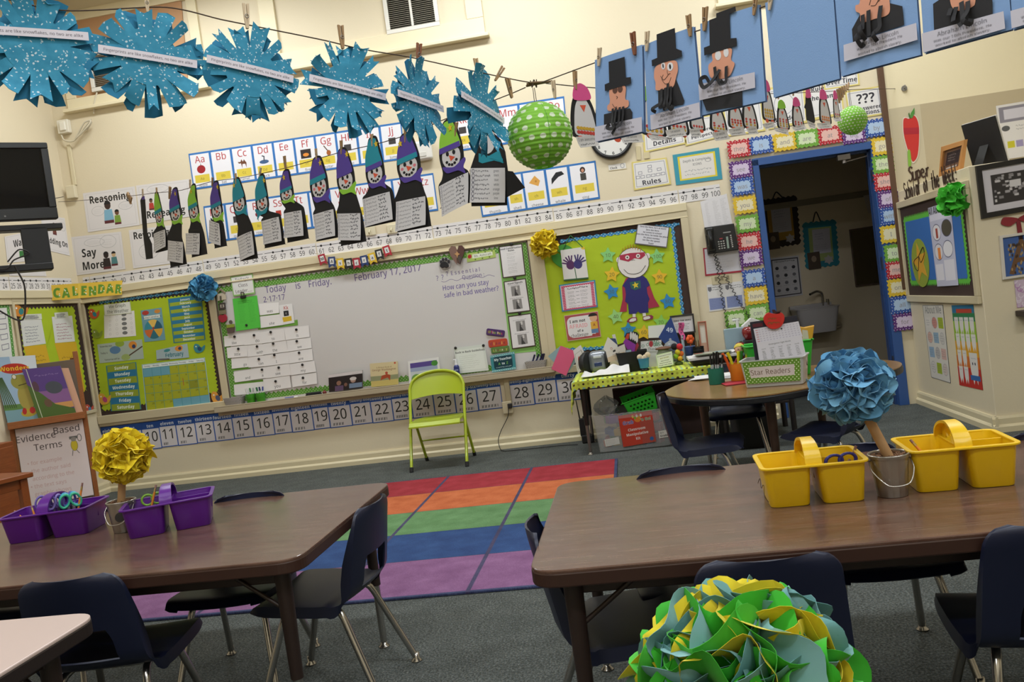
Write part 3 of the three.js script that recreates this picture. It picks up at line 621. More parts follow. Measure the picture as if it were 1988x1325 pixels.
const dotTex=(bg,fg,n=64)=>{const cv=document.createElement('canvas');cv.width=cv.height=n;const c=cv.getContext('2d');fill(c,bg,0,0,n,n);c.fillStyle=fg;for(const[x,y]of[[.25,.25],[.75,.75]]){c.beginPath();c.arc(x*n,y*n,n*.13,0,7);c.fill();}const t=new THREE.CanvasTexture(cv);t.wrapS=t.wrapT=THREE.RepeatWrapping;t.colorSpace=THREE.SRGBColorSpace;t.magFilter=THREE.LinearFilter;t.repeat.set(36,36);return t;};
const blueDots=M('#ffffff',0.7,{map:dotTex('#2f7fae','#d4e2ea')}),greenDots=M('#ffffff',0.7,{map:dotTex('#5a9230','#c4d8a8')}),lime=M('#a9bf1d',0.8,{bumpMap:noiseTex(256,256,(x,y)=>{const v=cl(128+fbm(x/40,y/22,6,3)*160);return[v,v,v];},false),bumpScale:0.004});
const corkM=M('#3b2a24',0.85),frameM=M('#cabd9d',0.45);
function frame4(t,x0,y0,x1,y1,w,d,mat=frameM){const P=(a,b,c,e)=>t.add('frame_rail',slab(a,b,0,c,e,d,0.004),mat);P(x0-w,y0-w,x1+w,y0);P(x0-w,y1,x1+w,y1+w);P(x0-w,y0,x0,y1);P(x1,y0,x1+w,y1);}
// calendar board
const calL=LX+0.035,calR=-3.625;
{
const t=onPlane(BW,[[calL,0.70],[calR,1.73]],'calendar_board','dark brown pinboard with lime paper holding the calendar, left of whiteboard','bulletin board',{uv:true,w:0}),hw=(calR-calL)/2;
t.add('cork',slab(-hw,0,0,hw,1.03,0.006),corkM);
t.cut('backing_paper',zig([[398,568],[170,592],[199,800],[426,763]].map((p)=>t.L(...p)),.035,-.016),lime,0.0065,0.001,{uv:true});
const a=t.L(194,588),b=t.L(365,566);t.add('border_strip',extr(scallop(a,b,14,.014),.001).translate(0,0,.009),blueDots);
t.add('frame_rail',slab(-hw-.03,-.075,0,hw+.06,0,.035,.006),frameM);t.add('frame_rail',slab(-hw-.03,-.1,0,hw+.06,-.07,.022,.004),trimD);
t.add('frame_rail',slab(hw,0,0,hw+.065,1.03,.022,.004),frameM);t.add('frame_rail',slab(-hw-.034,0,0,-hw,1.03,.022,.004),frameM);
}
const onBoard={w:0.0085,th:0.0008,res:640};
const P=(px,draw,name,label,cat,o={})=>paper(BW,px,draw,name,label,cat,{...onBoard,...o});
P(z5(808,1108,1040,1075,1055,1270,810,1290),(c,w,h)=>{fill(c,PAPER,0,0,w,h);for(let j=0;j<5;j++){ring(c,w*.2,h*(.12+j*.18),5,6,'#999',1);ring(c,w*.42,h*(.12+j*.18),6,7,'#aaa',1);ring(c,w*.66,h*(.12+j*.18),14,8,'#555',1.5,'#777');ring(c,w*.88,h*(.12+j*.18),5,7,'#aaa',1);}},'weather_graph','white weather graph sheet with small grey picture rows','chart');
P(z5(806,1030,1010,1005,1022,1095,812,1115),(c,w,h)=>{fill(c,'#c3c9a6',0,0,w,h);fill(c,'#e4e4de',w*.03,h*.05,w*.94,h*.9);txt(c,'We Graph',w/2,h*.28,h*.36,'#555a50');txt(c,'The Weather',w/2,h*.72,h*.36,'#555a50');},'header_card','header card reading We Graph The Weather','sign',{w:.0105});
P(z5(1090,1075,1250,1052,1282,1300,1120,1318),(c,w,h)=>{fill(c,'#6f9cab',0,0,w,h);const s=['#d9a63c','#2d6c7c','#c9672f','#3a8a9a','#e0b95a','#275c70'];for(let i=0;i<6;i++){c.fillStyle=s[i];c.beginPath();c.moveTo(w/2,h*.63);c.arc(w/2,h*.63,w*.42,i*PI/3,(i+1)*PI/3);c.fill();}ring(c,w*.5,h*.6,5,8,null,0,'#a33');ring(c,w*.22,h*.1,w*.16,h*.07,null,0,'#b33a2c');ring(c,w*.78,h*.1,w*.14,h*.06,null,0,'#d08a3a');fill(c,'#e4e6dc',w*.12,h*.2,w*.76,h*.1);txt(c,"Today's weather is",w/2,h*.25,h*.075,'#345');},'weather_chart','blue weather wheel card with a coloured spinner dial','chart');
P([[327,580.7],[392,572],[400,660],[338,666.6]],(c,w,h)=>{fill(c,'#3d7f86',0,0,w,h);'January,February,March,April,May,June,July,August,September,October,November,December'.split(',').forEach((m,i)=>{fill(c,i%2?'#9aab2e':'#2b7aa0',w*.04,h*(.02+i*.08),w*.92,h*.078);txt(c,m,w/2,h*(.062+i*.08),h*.062,'#e8eee6',{bold:true});});},'months_chart','teal and green striped list of the twelve months','chart');
P(y2(755,275,1100,235,1115,385,775,420),(c,w,h)=>{fill(c,'#a9b7ad',0,0,w,h);c.textAlign='left';txt(c,'Yesterday was',w*.05,h*.15,h*.11,'#222',{align:'left'});txt(c,'Today is',w*.05,h*.5,h*.11,'#222',{align:'left'});txt(c,'Tomorrow will be',w*.12,h*.85,h*.11,'#222',{align:'left'});ring(c,w*.38,h*.4,w*.12,h*.2,null,0,'#5a7fa8');ring(c,w*.5,h*.1,w*.1,h*.16,null,0,'#8fa83a');ring(c,w*.6,h*.82,w*.1,h*.16,null,0,'#9db06a');c.strokeStyle='#4a3426';c.lineWidth=h*.06;pathOn(c,[[w*.68,h*.75],[w*.99,h*.36]]);c.stroke();ring(c,w*.78,h*.25,w*.09,h*.2,null,0,'#d98b34');ring(c,w*.8,h*.32,w*.04,h*.1,null,0,'#2c3a66');},'day_card','grey green card with yesterday, today and tomorrow lines and orange bird','chart');
P(y2(1210,320,1450,268,1465,375,1215,400),(c,w,h)=>{fill(c,'#a4b7bc',0,0,w,h);txt(c,'February',w*.56,h*.68,h*.42,'#2c6f78',{bold:true});ring(c,w*.35,h*.25,w*.1,h*.14,null,0,'#3f8a8f');ring(c,w*.72,h*.25,w*.12,h*.24,null,0,'#d98b34');ring(c,w*.75,h*.28,w*.05,h*.12,null,0,'#2c3a66');c.strokeStyle='#4a3426';c.lineWidth=h*.07;pathOn(c,[[0,h*.9],[w*.4,h*.95]]);c.stroke();},'month_header','pale blue header card reading February with an orange bird','sign',{w:.0105});
P(y2(822,440,1055,410,1095,775,862,790),(c,w,h)=>{fill(c,'#3d7f86',0,0,w,h);'Sunday,Monday,Tuesday,Wednesday,Thursday,Friday,Saturday'.split(',').forEach((m,i)=>{fill(c,i%2?'#26749c':'#8f9e2c',w*.04,h*(.015+i*.14),w*.92,h*.136);txt(c,m,w/2,h*(.085+i*.14),h*.095,'#e9efe8',{bold:true});});},'days_chart','teal and green striped list of the seven days, Sunday first','chart');
P(y2(1098,430,1585,375,1628,730,1135,790),(c,w,h)=>{fill(c,'#b9cdd0',0,0,w,h);fill(c,'#3d8a94',w*.01,h*.01,w*.98,h*.98);fill(c,'#dfe6e2',w*.015,h*.015,w*.97,h*.075);'Sunday,Monday,Tuesday,Wednesday,Thursday,Friday,Saturday'.split(',').forEach((m,i)=>txt(c,m,w*(.085+i*.139),h*.055,h*.04,'#345'));for(let j=0;j<5;j++)for(let i=0;i<7;i++){const n=j*7+i-2,on=n>=1&&n<=28;fill(c,on?(n===17?'#8b9022':'#a7ab22'):'#6aa3b6',w*(.018+i*.139),h*(.1+j*.177),w*.134,h*.17);if(on)txt(c,n,w*(.125+i*.139),h*(.135+j*.177),h*.055,'#3c4a1a');}fill(c,'#b03a2c',w*.62,h*.38,3,h*.16);},'month_calendar','pale blue month calendar grid with lime date squares','calendar');
// bird and insect stickers
function sticker(px,cols,label,pl=BW,w=.0105){
const t=onPlane(pl,px,'bird_sticker',label,'sticker',{w}),c=px.map((p)=>t.L(...p)),W=c[1][0]-c[0][0],H=c[0][1];
t.cut('body',smooth([[-.45*W,.55*H],[-.3*W,.9*H],[0,.8*H],[.15*W,.5*H],[.48*W,.7*H],[.4*W,.3*H],[.1*W,.05*H],[-.3*W,.1*H]],32),M(cols[0],.7),0,.001,{uv:true});
t.dot('wing',.02*W,.4*H,.16*W,.22*H,M(cols[1],.7),.0011,.0008,{uv:true,rot:.5});t.dot('eye',-.24*W,.65*H,.035*W+.002,.035*W+.002,M('#f0f0ea',.6),.0011,.0008,{uv:true});
}
sticker(y2(1630,630,1735,625,1735,725,1630,725),['#d9993e','#4a5570'],'orange bird sticker at the bottom right corner of the calendar');
sticker(z5(690,1055,775,1045,775,1135,690,1140),['#c8552a','#2b7f86'],'orange and teal bird sticker left of the weather graph');
sticker(y2(1495,265,1590,260,1590,335,1495,340),['#3a8a94','#244a70'],'teal bird sticker right of the February header');
sticker(y2(760,645,865,640,865,735,760,740),['#d9a53c','#b8487a'],'orange and pink sticker left of the days list');
sticker(z5(715,1215,800,1210,800,1285,715,1290),['#8c9f3a','#7f9434'],'faded green leaf sticker under the orange and teal bird');
// lime board on the left wall
{
const px=[[24,587],[148,585],[182,812],[60,845]],t=onPlane(LW,px,'bulletin_board','dark brown pinboard with lime paper on left wall beside the corner','bulletin board',{w:0}),c=px.map((p)=>t.L(...p));
const x0=c[0][0],x1=c[1][0],y1=c[1][1],y0=meet(LW,175,790)[1]-t.b[1]-.03;
t.add('cork',slab(x0,y0,0,x1,y1,.006),corkM);
t.cut('backing_paper',zig([[143,594],[34,598],[56,800],[168,760]].map((p)=>t.L(...p)),.045,-.02),lime,.0065,.001,{uv:true});
frame4(t,x0,y0,x1,y1,.03,.02);
const bl=(q,draw,name,label,cat,o={})=>paper(LW,q,draw,name,label,cat,{w:.0085,th:.0008,res:560,...o});
const lines=(bg,col,head)=>(cc,w,h)=>{fill(cc,bg,0,0,w,h);if(head)txt(cc,head,w/2,h*.14,fit(cc,head,h*.12,w*.8),'#555');scrib(cc,w*.15,h*.3,w*.7,6,h*.11,col,2);};
bl(yA(165,890,345,880,385,1095,195,1120),lines('#d8d8d4','#667',null),'chart_paper','grey white handwritten sheet at left on the lime left-wall board','paper');
bl(yA(170,845,345,838,350,885,175,890),lines('#d5d8c8','#888',null),'header_card','narrow header card above the left handwritten sheet','sign',{w:.0105});
bl(yA(435,865,610,855,635,1075,465,1090),lines('#d8d8d4','#956',null),'chart_paper','grey white handwritten sheet at right on the lime left-wall board','paper');
bl(yA(455,830,570,822,580,870,462,880),lines('#d5d8c8','#888',null),'header_card','narrow header card above the right handwritten sheet','sign',{w:.0105});
bl([...yA(195,1118,385,1103),[104,740],[62,745]],lines('#d3a923','#7a611a'),'chart_paper','yellow sheet of tally marks behind the book display','paper',{w:.0075});
bl([[104.4,667],[146,664],[163.5,760],[131,763.5]],lines('#d3a923','#8a6f1a'),'chart_paper','long yellow sheet of faint writing beside the corner','paper',{w:.0075});
sticker(yA(95,750,235,745,235,860,95,870),['#d0862f','#2f7f80'],'orange toucan sticker at top left of the lime left-wall board',LW);
sticker(y2(645,735,715,735,715,800,645,800),['#b84a3a','#4a78a0'],'red and blue bird sticker low beside the corner',LW,.012);
paper(LW,[[-14,589],[16,587],[28,692],[0,700]],(cc,w,h)=>{fill(cc,'#4f8a3a',0,0,w,h);dots(cc,w,h,14,2.5,'#a9c690');fill(cc,'#dcdcd8',0,h*.1,w*.8,h);for(let i=0;i<4;i++){cc.strokeStyle='#667';cc.lineWidth=2;cc.strokeRect(w*.2,h*(.2+i*.18),w*.45,h*.09);}},'pocket_chart','white chart with green dotted border at the left frame edge','chart',{w:.004,res:420});
}
// television with bracket and shelf ------------------------------------------------
{
const pl=plane(-3.95,1.5,1,-0.9),L0=(px,py)=>meet(pl,px,py),tr=L0(91,277),br=L0(106,425);
const t=thing('television','black flat television on a wall bracket in upper left corner','television',[at3(pl,tr[0]-.38,br[1]).x,br[1],at3(pl,tr[0]-.38,0).z],pl.turn);
const H=tr[1]-br[1],x1=.38;
part(t,'casing',merge(slab(-.5,0,-.06,x1,H,-.004,.012),slab(-.3,.08,-.14,.26,H-.1,-.05,.03)),blackPl);
part(t,'bezel',merge(slab(-.5,0,-.01,x1,.085,.012,.008),slab(-.5,H-.045,-.01,x1,H,.012,.008),slab(x1-.05,.08,-.01,x1,H-.04,.012,.008),slab(-.5,.08,-.01,-.45,H-.04,.012,.008)),M('#0e0e10',.3));
part(t,'screen',slab(-.45,.08,-.01,x1-.05,H-.04,.003),M('#17181b',.03));
part(t,'power_light',box(.012,.012,.004,.05,.03,.014),M('#777',.3));
const b=thing('television_bracket','black metal bracket and open shelf under the television','bracket',[t.position.x,br[1]-.34,t.position.z],pl.turn);
part(b,'arm',slab(-.5,.27,-.12,x1+.02,.31,.0,.006),blackPl);part(b,'upright',slab(.13,0,-.03,.3,.29,.0,.006),blackPl);
part(b,'shelf',slab(-.5,-.02,-.1,.3,.03,.03,.008),blackPl);part(b,'set_top_box',slab(-.55,.19,-.12,-.02,.27,.05,.01),M('#0f0f11',.35));
part(b,'cable',tube([[-.3,.18,.03],[-.26,.02,.05],[-.2,-.15,.03],[-.02,-.32,.01],[.05,-.36,.02],[.08,-.3,.02],[.1,-.12,.03],[.06,.02,.03]],.006,50),M('#1a1513',.5));
part(b,'cable',tube([[-.14,.03,.02],[0,.0,.06],[.06,.06,.05],[.16,.1,.04],[.1,.13,.05],[.02,.05,.05]],.005,40),M('#1a1513',.5));
}
// ---------------------------------------------------------------- whiteboard
const k1=Z(780,460,4.732),k2=Z(1020,400,4.4176),k3=Z(420,520,4.909),k4=Z(1340,360,4.4167);
const WB0=-3.56,WB1=-0.742,WBb=0.655,WBt=1.728;
{
const t=onPlane(BW,[[WB0,WBb],[WB1,WBt]],'whiteboard','long whiteboard with purple marker writing and green dotted border','whiteboard',{uv:true,w:0}),hw=(WB1-WB0)/2,H=WBt-WBb;
const S=700,at=(px,py,w,h)=>{const p=t.L(px,py);return[(p[0]+hw)/(2*hw)*w,(1-p[1]/H)*h];};
t.sheet('panel',[[-hw,H],[hw,H],[hw,0],[-hw,0]],(c,w,h)=>{
fill(c,'#cfccca',0,0,w,h);
const pen='#54447e',wr=(s,px,py,size,col=pen,o={})=>{const q=at(px,py,w,h);txt(c,s,q[0],q[1]+12,size,col,{align:'left',base:'alphabetic',sx:.9,...o});};
wr('Today',516,566,56);wr('is',574,558,56);wr('Friday.',599,555,56);wr('2·17·17',512,584,48);
wr('February 17, 2017',688,543,58,pen,{rot:-.02});
wr('?',847,542,40);wr('?',857,540,40);wr('?',866,533,36);wr('E s s e n t i a l',875,531,33);wr('Question :',897,539,33);
c.strokeStyle=pen;c.lineWidth=2;const a=at(857,547,w,h),b=at(960,535,w,h);c.beginPath();for(let i=0;i<=24;i++){const x=lerp(a[0],b[0],i/24),y=lerp(a[1],b[1],i/24)+6*Math.sin(i*1.1);i?c.lineTo(x,y):c.moveTo(x,y);}c.stroke();
wr('How can you stay',859,561,40,'#47368a');wr('safe in bad weather?',862,575,40,'#47368a');
},0.004,0.004,{uv:true,res:S,gloss:true});
const fr=M('#6f655a',.35,{metalness:.5});
t.add('frame',merge(slab(-hw,H-.014,0,hw,H,.016,.003),slab(-hw,0,0,-hw+.012,H,.016,.003),slab(hw-.012,0,0,hw,H,.016,.003)),fr);
const edge=(a,b,n,r)=>t.add('border_strip',extr(scallop(a,b,n,r,true),.001).translate(0,0,.0085),greenDots);
edge([-hw+.02,H-.045],[hw-.16,H-.045],60,.03);edge([-hw+.045,H-.04],[-hw+.045,.02],22,.032);edge([-hw+.1,.045],[hw-.3,.045],56,.028);
t.cut('poster_backing',k1(880,70,1125,38,1250,1050,1000,1075),M('#8cc268',.8),.0085,.001);
t.add('border_strip',extr(scallop(t.L(...k1(1140,40)[0]),t.L(...k1(1268,1100)[0]),22,.03,true),.001).translate(0,0,.0088),greenDots);
t.add('marker_tray',merge(slab(-hw-.12,-.05,0,hw+.1,-.005,.1,.006),slab(-hw-.12,-.005,.09,hw+.1,.006,.1,.002),slab(-hw-.12,-.085,0,hw+.09,-.05,.03,.004)),M('#b5a88e',.4));
for(const s of[-1,1])t.add('side_rail',slab(s*(hw+.033)-.032,0,0,s*(hw+.033)+.032,H,.02,.004),frameM);
}
const TRAY=WBb-.005;
const onWB=(px,draw,name,label,cat,o={})=>paper(BW,px,draw,name,label,cat,{w:.011,th:.0008,res:640,...o});
onWB(k3(140,88,355,55,380,248,172,275),(c,w,h)=>{fill(c,'#8cb86a',0,0,w,h);fill(c,'#e2e2de',w*.05,h*.06,w*.9,h*.86);"Today's|Class|Leader....".split('|').forEach((s,i)=>txt(c,s,w/2,h*(.22+i*.28),h*.22,'#5a4f57'));},'header_sign',"white sign with green edge reading Today's Class Leader",'sign',{w:.02});
const magM=M('#1a1a1c',.35);
function magnetOn(o,pl,x,y,r=.011){const p=at3(pl,...meet(pl,x,y),0),q=o.worldToLocal(p.clone());return part(o,'magnet',lathe([[0,0],[r,0],[r,.007],[r*.8,.009],[0,.009]],14).rotateX(PI/2).translate(q.x,q.y,.001),magM);}
const wl=(o)=>{o.updateMatrixWorld(true);return o;};
{
const g=wl(onWB(k3(160,298,392,265,430,570,195,605),(c,w,h)=>{fill(c,'#54c443',0,0,w,h);for(let j=0;j<2;j++)scrib(c,w*(.2+j*.4),h*.2,w*.25,16,h*.038,'#3c9a30',1,.2);scrib(c,w*.2,h*.12,w*.6,2,h*.05,'#2f7a28',1.4,.1);},'class_list','bright green class list sheet held by a black clip','paper',{lift:.004}));
const q=g.worldToLocal(at3(BW,...meet(BW,474,577),.0));part(g,'binder_clip',merge(slab(q.x-.025,q.y-.012,.001,q.x+.025,q.y+.012,.02,.005),tube([[q.x-.01,q.y+.01,.012],[q.x-.014,q.y+.04,.014],[q.x+.014,q.y+.04,.014],[q.x+.01,q.y+.01,.012]],.003,14)),magM);magnetOn(g,BW,480,631.5);
}
{
// pocket strips with words, then the pinned word cards
const strip=(px,label)=>paper(BW,px,M('#6ba23c',.7),'pocket_strip',label,'strip',{w:.0095,th:.0008});
strip(k3(415,450,605,428,606,445,417,466),'green pocket strip under the card reading was');
strip(k3(400,578,778,495,782,548,404,592),'green pocket strip under the card reading she');
strip(k3(150,965,330,945,332,962,152,985),'green pocket strip under the card reading go');
strip(k3(170,1095,450,1065,452,1085,174,1118),'green pocket strip under the card reading and');
const card=(px,s,mx,my,o={})=>{const k=wl(onWB(px,(c,w,h)=>{fill(c,PAPER,0,0,w,h);txt(c,s,w*(o.x??.5),h*.72,h*.32,'#555');},'word_card',s?`white word card reading ${s} on the whiteboard`:'blank white word card at the bottom of the word rows','card',{w:o.w??.0115,lift:.003,group:'white word cards on the whiteboard'}));if(mx){const p=k3(mx,my)[0];magnetOn(k,BW,p[0],p[1]);}};
card(k3(408,345,600,330,605,432,425,455),'was',0,0,{x:.52});card(k3(425,465,640,440,645,545,430,575),'she');
card(k3(172,1115,455,1085,475,1190,180,1215),'',0,0);
card(k3(148,865,305,848,315,945,155,962),'go',0,0,{x:.8});card(k3(170,995,330,970,338,1072,185,1093),'and',0,0,{x:.8});
card(k3(78,655,262,630,275,735,85,753),'like',181,657);card(k3(262,630,415,612,432,722,275,740),'do',366,643,{x:.8});
card(k3(104,762,297,740,305,845,115,862),'little',217,773,{w:.0125});card(k3(297,742,440,722,455,832,308,850),'with',395,750,{x:.8,w:.0125});
card(k3(308,855,452,832,465,938,315,952),'can',413,870,{x:.8,w:.0135});card(k3(330,968,465,948,480,1050,338,1070),'a',443,971,{x:.8,w:.0145});
card(k3(412,618,648,580,665,690,432,724),'to',525,614,{x:.52});card(k3(435,730,670,690,690,800,450,830),'the',549,723,{w:.0125});card(k3(450,838,690,803,703,910,465,940),'I',560,831,{w:.0135});card(k3(465,948,703,912,718,1022,480,1054),'see',602,951,{w:.0145});card(k3(452,1062,705,1025,722,1140,470,1180),'you',573,1081,{w:.0155});
card(k3(650,580,885,550,895,660,668,690),'is',769,590,{w:.0125});card(k3(675,692,905,665,915,765,690,800),'we',774,700,{w:.0135});card(k3(690,805,918,772,928,880,705,912),'are',796,810,{w:.0145});card(k3(705,917,940,885,958,990,720,1026),'my',828,924,{w:.0155});card(k3(722,1032,960,1000,968,1105,735,1137),'for',834,1048,{w:.0165});
onWB(k3(602,358,728,342,750,525,622,548),(c,w,h)=>{fill(c,'#e6e4e2',0,0,w,h);txt(c,'Kk',w/2,h*.18,h*.24,'#b5403a');fill(c,'#1c1b1c',w*.3,h*.32,w*.36,h*.26);txt(c,'K',w*.48,h*.45,h*.16,'#bbb');fill(c,'#d8b429',w*.18,h*.62,w*.64,h*.24);},'alphabet_card','small alphabet card for letter Kk pinned on the whiteboard','card',{w:.0125});
}
// small magnets in the left border
{
const mk=(px,name,label,cat)=>onPlane(BW,px,name,label,cat,{w:.018});
let t=mk(k3(0,195,105,195,105,320,5,320),'house_magnet','small cream wooden house magnet at left edge of whiteboard','magnet');
t.cut('wall',k3(20,250,95,240,105,300,25,318),M('#cbbfa6',.7),0,.008);t.cut('roof',k3(8,255,50,195,102,240,95,250,50,215,14,262),M('#8d7d66',.7),0,.011);t.cut('door',k3(45,270,62,268,65,308,48,311),M('#5f5647',.7),.0082,.002);
t=mk(k3(35,335,95,335,105,445,40,445),'letter_block_magnet','dark letter block magnet below the wooden house','magnet');
t.cut('block',k3(38,338,95,333,100,398,42,402),M('#3b332e',.6),0,.009);t.sheet('letters',k3(44,343,90,339,94,392,47,396),(c,w,h)=>{fill(c,'#4a403a',0,0,w,h);txt(c,'E',w*.3,h/2,h*.6,'#d8cfc0',{bold:true});txt(c,'3',w*.72,h/2,h*.6,'#d8cfc0',{bold:true});},.009,.0006);t.cut('base',k3(35,408,103,402,106,440,38,446),M('#7d7358',.7),0,.01);
t=mk(k3(35,440,112,440,112,520,35,520),'apple_magnet','red apple magnet on left border of whiteboard','magnet');
t.cut('fruit',k3(36,475,50,452,75,455,95,446,112,470,108,500,85,518,55,515),M('#a01f36',.35),0,.01,{smooth:40,bevel:.002});t.cut('stem',k3(72,455,82,438,86,440,80,456),M('#4a3a24',.7),.003,.003);
t=mk(k3(105,500,190,495,195,620,112,625),'plant_magnet','brown flower pot magnet beside green class list','magnet');
t.cut('pot',k3(108,572,185,562,180,618,125,626),M('#5d4a44',.7),0,.012);t.cut('leaves',k3(112,545,180,535,185,565,112,575),M('#8a9a35',.7),0,.014);t.dot('bud',...k3(148,518)[0],.015,.017,M('#5b524c',.6),0,.01);
t=mk(k1(352,195,450,195,450,285,352,285),'paw_magnet','black paw print magnet above the essential question','magnet');
t.cut('pad',k1(358,268,372,240,400,230,425,245,435,272,415,285,400,277,378,285),M('#222226',.3),0,.01,{smooth:40,bevel:.002});for(const[x,y]of[[366,232],[385,210],[412,208],[436,228]])t.dot('toe',...k1(x,y)[0],.011,.015,M('#2b2b30',.3),0,.009);
t.dot('backing',...k1(400,245)[0],.052,.052,M('#aaa6a4',.4),-.001,.002);
t=mk(k1(440,80,582,80,582,255,440,255),'heart_magnet','patchwork wooden heart hanging over the whiteboard top edge','ornament');
t.cut('left_lobe',k1(512,255,455,175,440,120,465,88,500,92,518,130),M('#7a5c50',.6),.012,.012);t.cut('right_lobe',k1(545,255,580,150,582,105,560,82,530,85,518,130,520,240),M('#54342c',.6),.012,.012);t.cut('lower_patch',k1(512,175,560,185,545,255),M('#4a423c',.6),.024,.002);t.cut('star',k1(515,135,530,155,545,160,525,172,520,200,510,172,490,160,508,152),M('#b98d5c',.6),.0245,.002);
}
onWB(k1(598,155,855,118,868,188,602,235),(c,w,h)=>{fill(c,'#a9bf62',0,0,w,h);fill(c,'#dfe3d2',w*.2,h*.2,w*.7,h*.45);txt(c,'Ms. Ashcraft',w*.56,h*.42,h*.36,'#6a6a58');ring(c,w*.11,h*.4,h*.22,h*.22,null,0,'#b8242c');for(let i=0;i<6;i++)ring(c,w*(.3+i*.12),h*(i%2?.12:.82),4,4,null,0,'#5a6a2c');},'name_plate','green name plate with a red flower at top of the whiteboard','sign');
const poster3=[[k1(893,92,1108,62,1143,353,930,382),['Good Conversations','Rules'],0],[k1(937,412,1142,380,1187,682,972,708),['Hand Signals'],2],[k1(977,730,1192,700,1235,1003,1015,1033),[],2]];
poster3.forEach(([px,head,pics],i)=>{const o=wl(onWB(px,(c,w,h)=>{fill(c,'#3d2d24',0,0,w,h);fill(c,'#dddada',w*.05,h*.035,w*.9,h*.93);head.forEach((s,k)=>txt(c,s,w/2,h*(.1+k*.07),h*.075,'#333',{bold:true}));if(!pics){for(let k=0;k<6;k++)scrib(c,w*.3,h*(.26+k*.11),w*.4,2,h*.045,'#777',1,.3);}else for(let k=0;k<pics;k++){const y=h*(.19+k*.4);scrib(c,w*.2,y-h*.03,w*.6,1,8,'#666',1.2,.1);fill(c,'#8b8886',w*.3,y,w*.38,h*.3);c.fillStyle='#3c3a3a';pathOn(c,[[w*.42,y+h*.3],[w*.46,y+h*.08],[w*.52,y+h*.06],[w*.5,y+h*.17],[w*.6,y+h*.3]],true);c.fill();fill(c,'#c9c5c2',w*.5,y+h*.02,w*.08,h*.1);}},'rules_poster',['white poster of conversation rules in a dark edge, top of the column','white Hand Signals poster with two grey photographs, middle of the column','white poster with two grey photographs, bottom of the column'][i],'poster',{w:.018}));const m=[k1(1010,70),k1(1041,379),k1(1085,702)][i][0];magnetOn(o,BW,m[0],m[1],.013);});
function plaque(px,col,words,cols,label){const t=onPlane(BW,px,'pass_tag',label,'tag',{w:.011}),q=px.map((p)=>t.L(...p));const ctr=[(q[0][0]+q[2][0])/2,(q[0][1]+q[2][1])/2],a=Math.atan2(q[1][1]-q[0][1],q[1][0]-q[0][0]),w=Math.hypot(q[1][0]-q[0][0],q[1][1]-q[0][1]),h=Math.hypot(q[3][0]-q[0][0],q[3][1]-q[0][1]);t.add('plate',extr(rrect(w,h,h*.25),.006,.002).rotateZ(a).translate(ctr[0],ctr[1],0),M(col,.4));const ins=(k)=>q.map((p)=>[lerp(ctr[0],p[0],k),lerp(ctr[1],p[1],k)]);t.sheet('lettering',ins(.86),(c,W,H)=>{fill(c,col,0,0,W,H);[...words].forEach((s,i)=>txt(c,s,W*(.1+i*.8/Math.max(1,words.length-1)),H*.52,H*.6,cols[i%cols.length],{bold:true}));},.0085,.0006,{uv:true});}
plaque(k1(782,842,945,862,945,920,780,900),'#4a2a63','Office Pass',['#b8a03a','#6aa04a','#c94a5a','#d9c9a0'],'purple Office Pass tag, topmost of the three tags on whiteboard');
plaque(k1(800,955,970,935,972,995,805,1020),'#b8452c','Clinic',['#7a2a5a','#e0c060','#5a2a2a'],'red orange tag, middle one of the three tags on whiteboard');
plaque(k1(822,1022,985,1000,992,1050,828,1075),'#5a7a3a','Library',['#c9b050','#d9d9b0','#8a4a3a'],'green tag, lowest of the three tags above the teal book');
{
const o=wl(paper(BW,k1(485,1022,765,985,805,1225,525,1255),(c,w,h)=>{fill(c,'#d3d8d0',0,0,w,h);fill(c,'#dfe3dc',w*.06,h*.1,w*.86,h*.8);txt(c,'Back to Back Guidelines',w*.5,h*.2,h*.1,'#4a4a48',{bold:true});scrib(c,w*.12,h*.36,w*.7,7,h*.075,'#a8aaa6',1,.4);},'guideline_sheet','clear framed white sheet headed Back to Back Guidelines on the tray','sign',{w:.03,th:.003,res:640}));
for(const[x,y]of k1(501,1020,756,997))magnetOn(o,BW,x,y,.012);
}
// things standing on the tray
function book(px,draw,label,w,spine='#d8d4ce',name='picture_book',cat='book'){const t=onPlane(BW,px,name,label,cat,{w}),q=px.map((p)=>t.L(...p));const th=.012;const U=printed(q,draw,640);part(t.g,'front_cover',sheetGeo(q,.002,U,0,th),U.gloss);part(t.g,'pages',sheetGeo(q.map((p)=>[p[0]*.985,p[1]*.985]),th-.002,undefined,0,.002),M('#d9d2c4',.8));part(t.g,'back_cover',sheetGeo(q,.002,undefined,0,0),M(spine,.5));return t.g;}
const picFamily=(c,w,h)=>{fill(c,'#241c20',0,0,w,h);fill(c,'#d8d2d2',0,0,w,h*.18);ring(c,w*.3,h*.55,w*.07,h*.13,null,0,'#8f6a58');ring(c,w*.72,h*.48,w*.08,h*.15,null,0,'#a98a7c');ring(c,w*.72,h*.4,w*.1,h*.1,null,0,'#cfc8c6');fill(c,'#5f4a68',w*.18,h*.7,w*.25,h*.3);fill(c,'#7286a0',w*.6,h*.66,w*.38,h*.26);ring(c,w*.5,h*.68,w*.05,h*.1,null,0,'#7a5648');scrib(c,w*.7,h*.12,w*.2,1,8,'#888',1);};
book(y3(962,505,1222,470,1225,605,968,638),picFamily,'dark photograph covered book of seated people on the marker tray',.045,'#3a2c30');
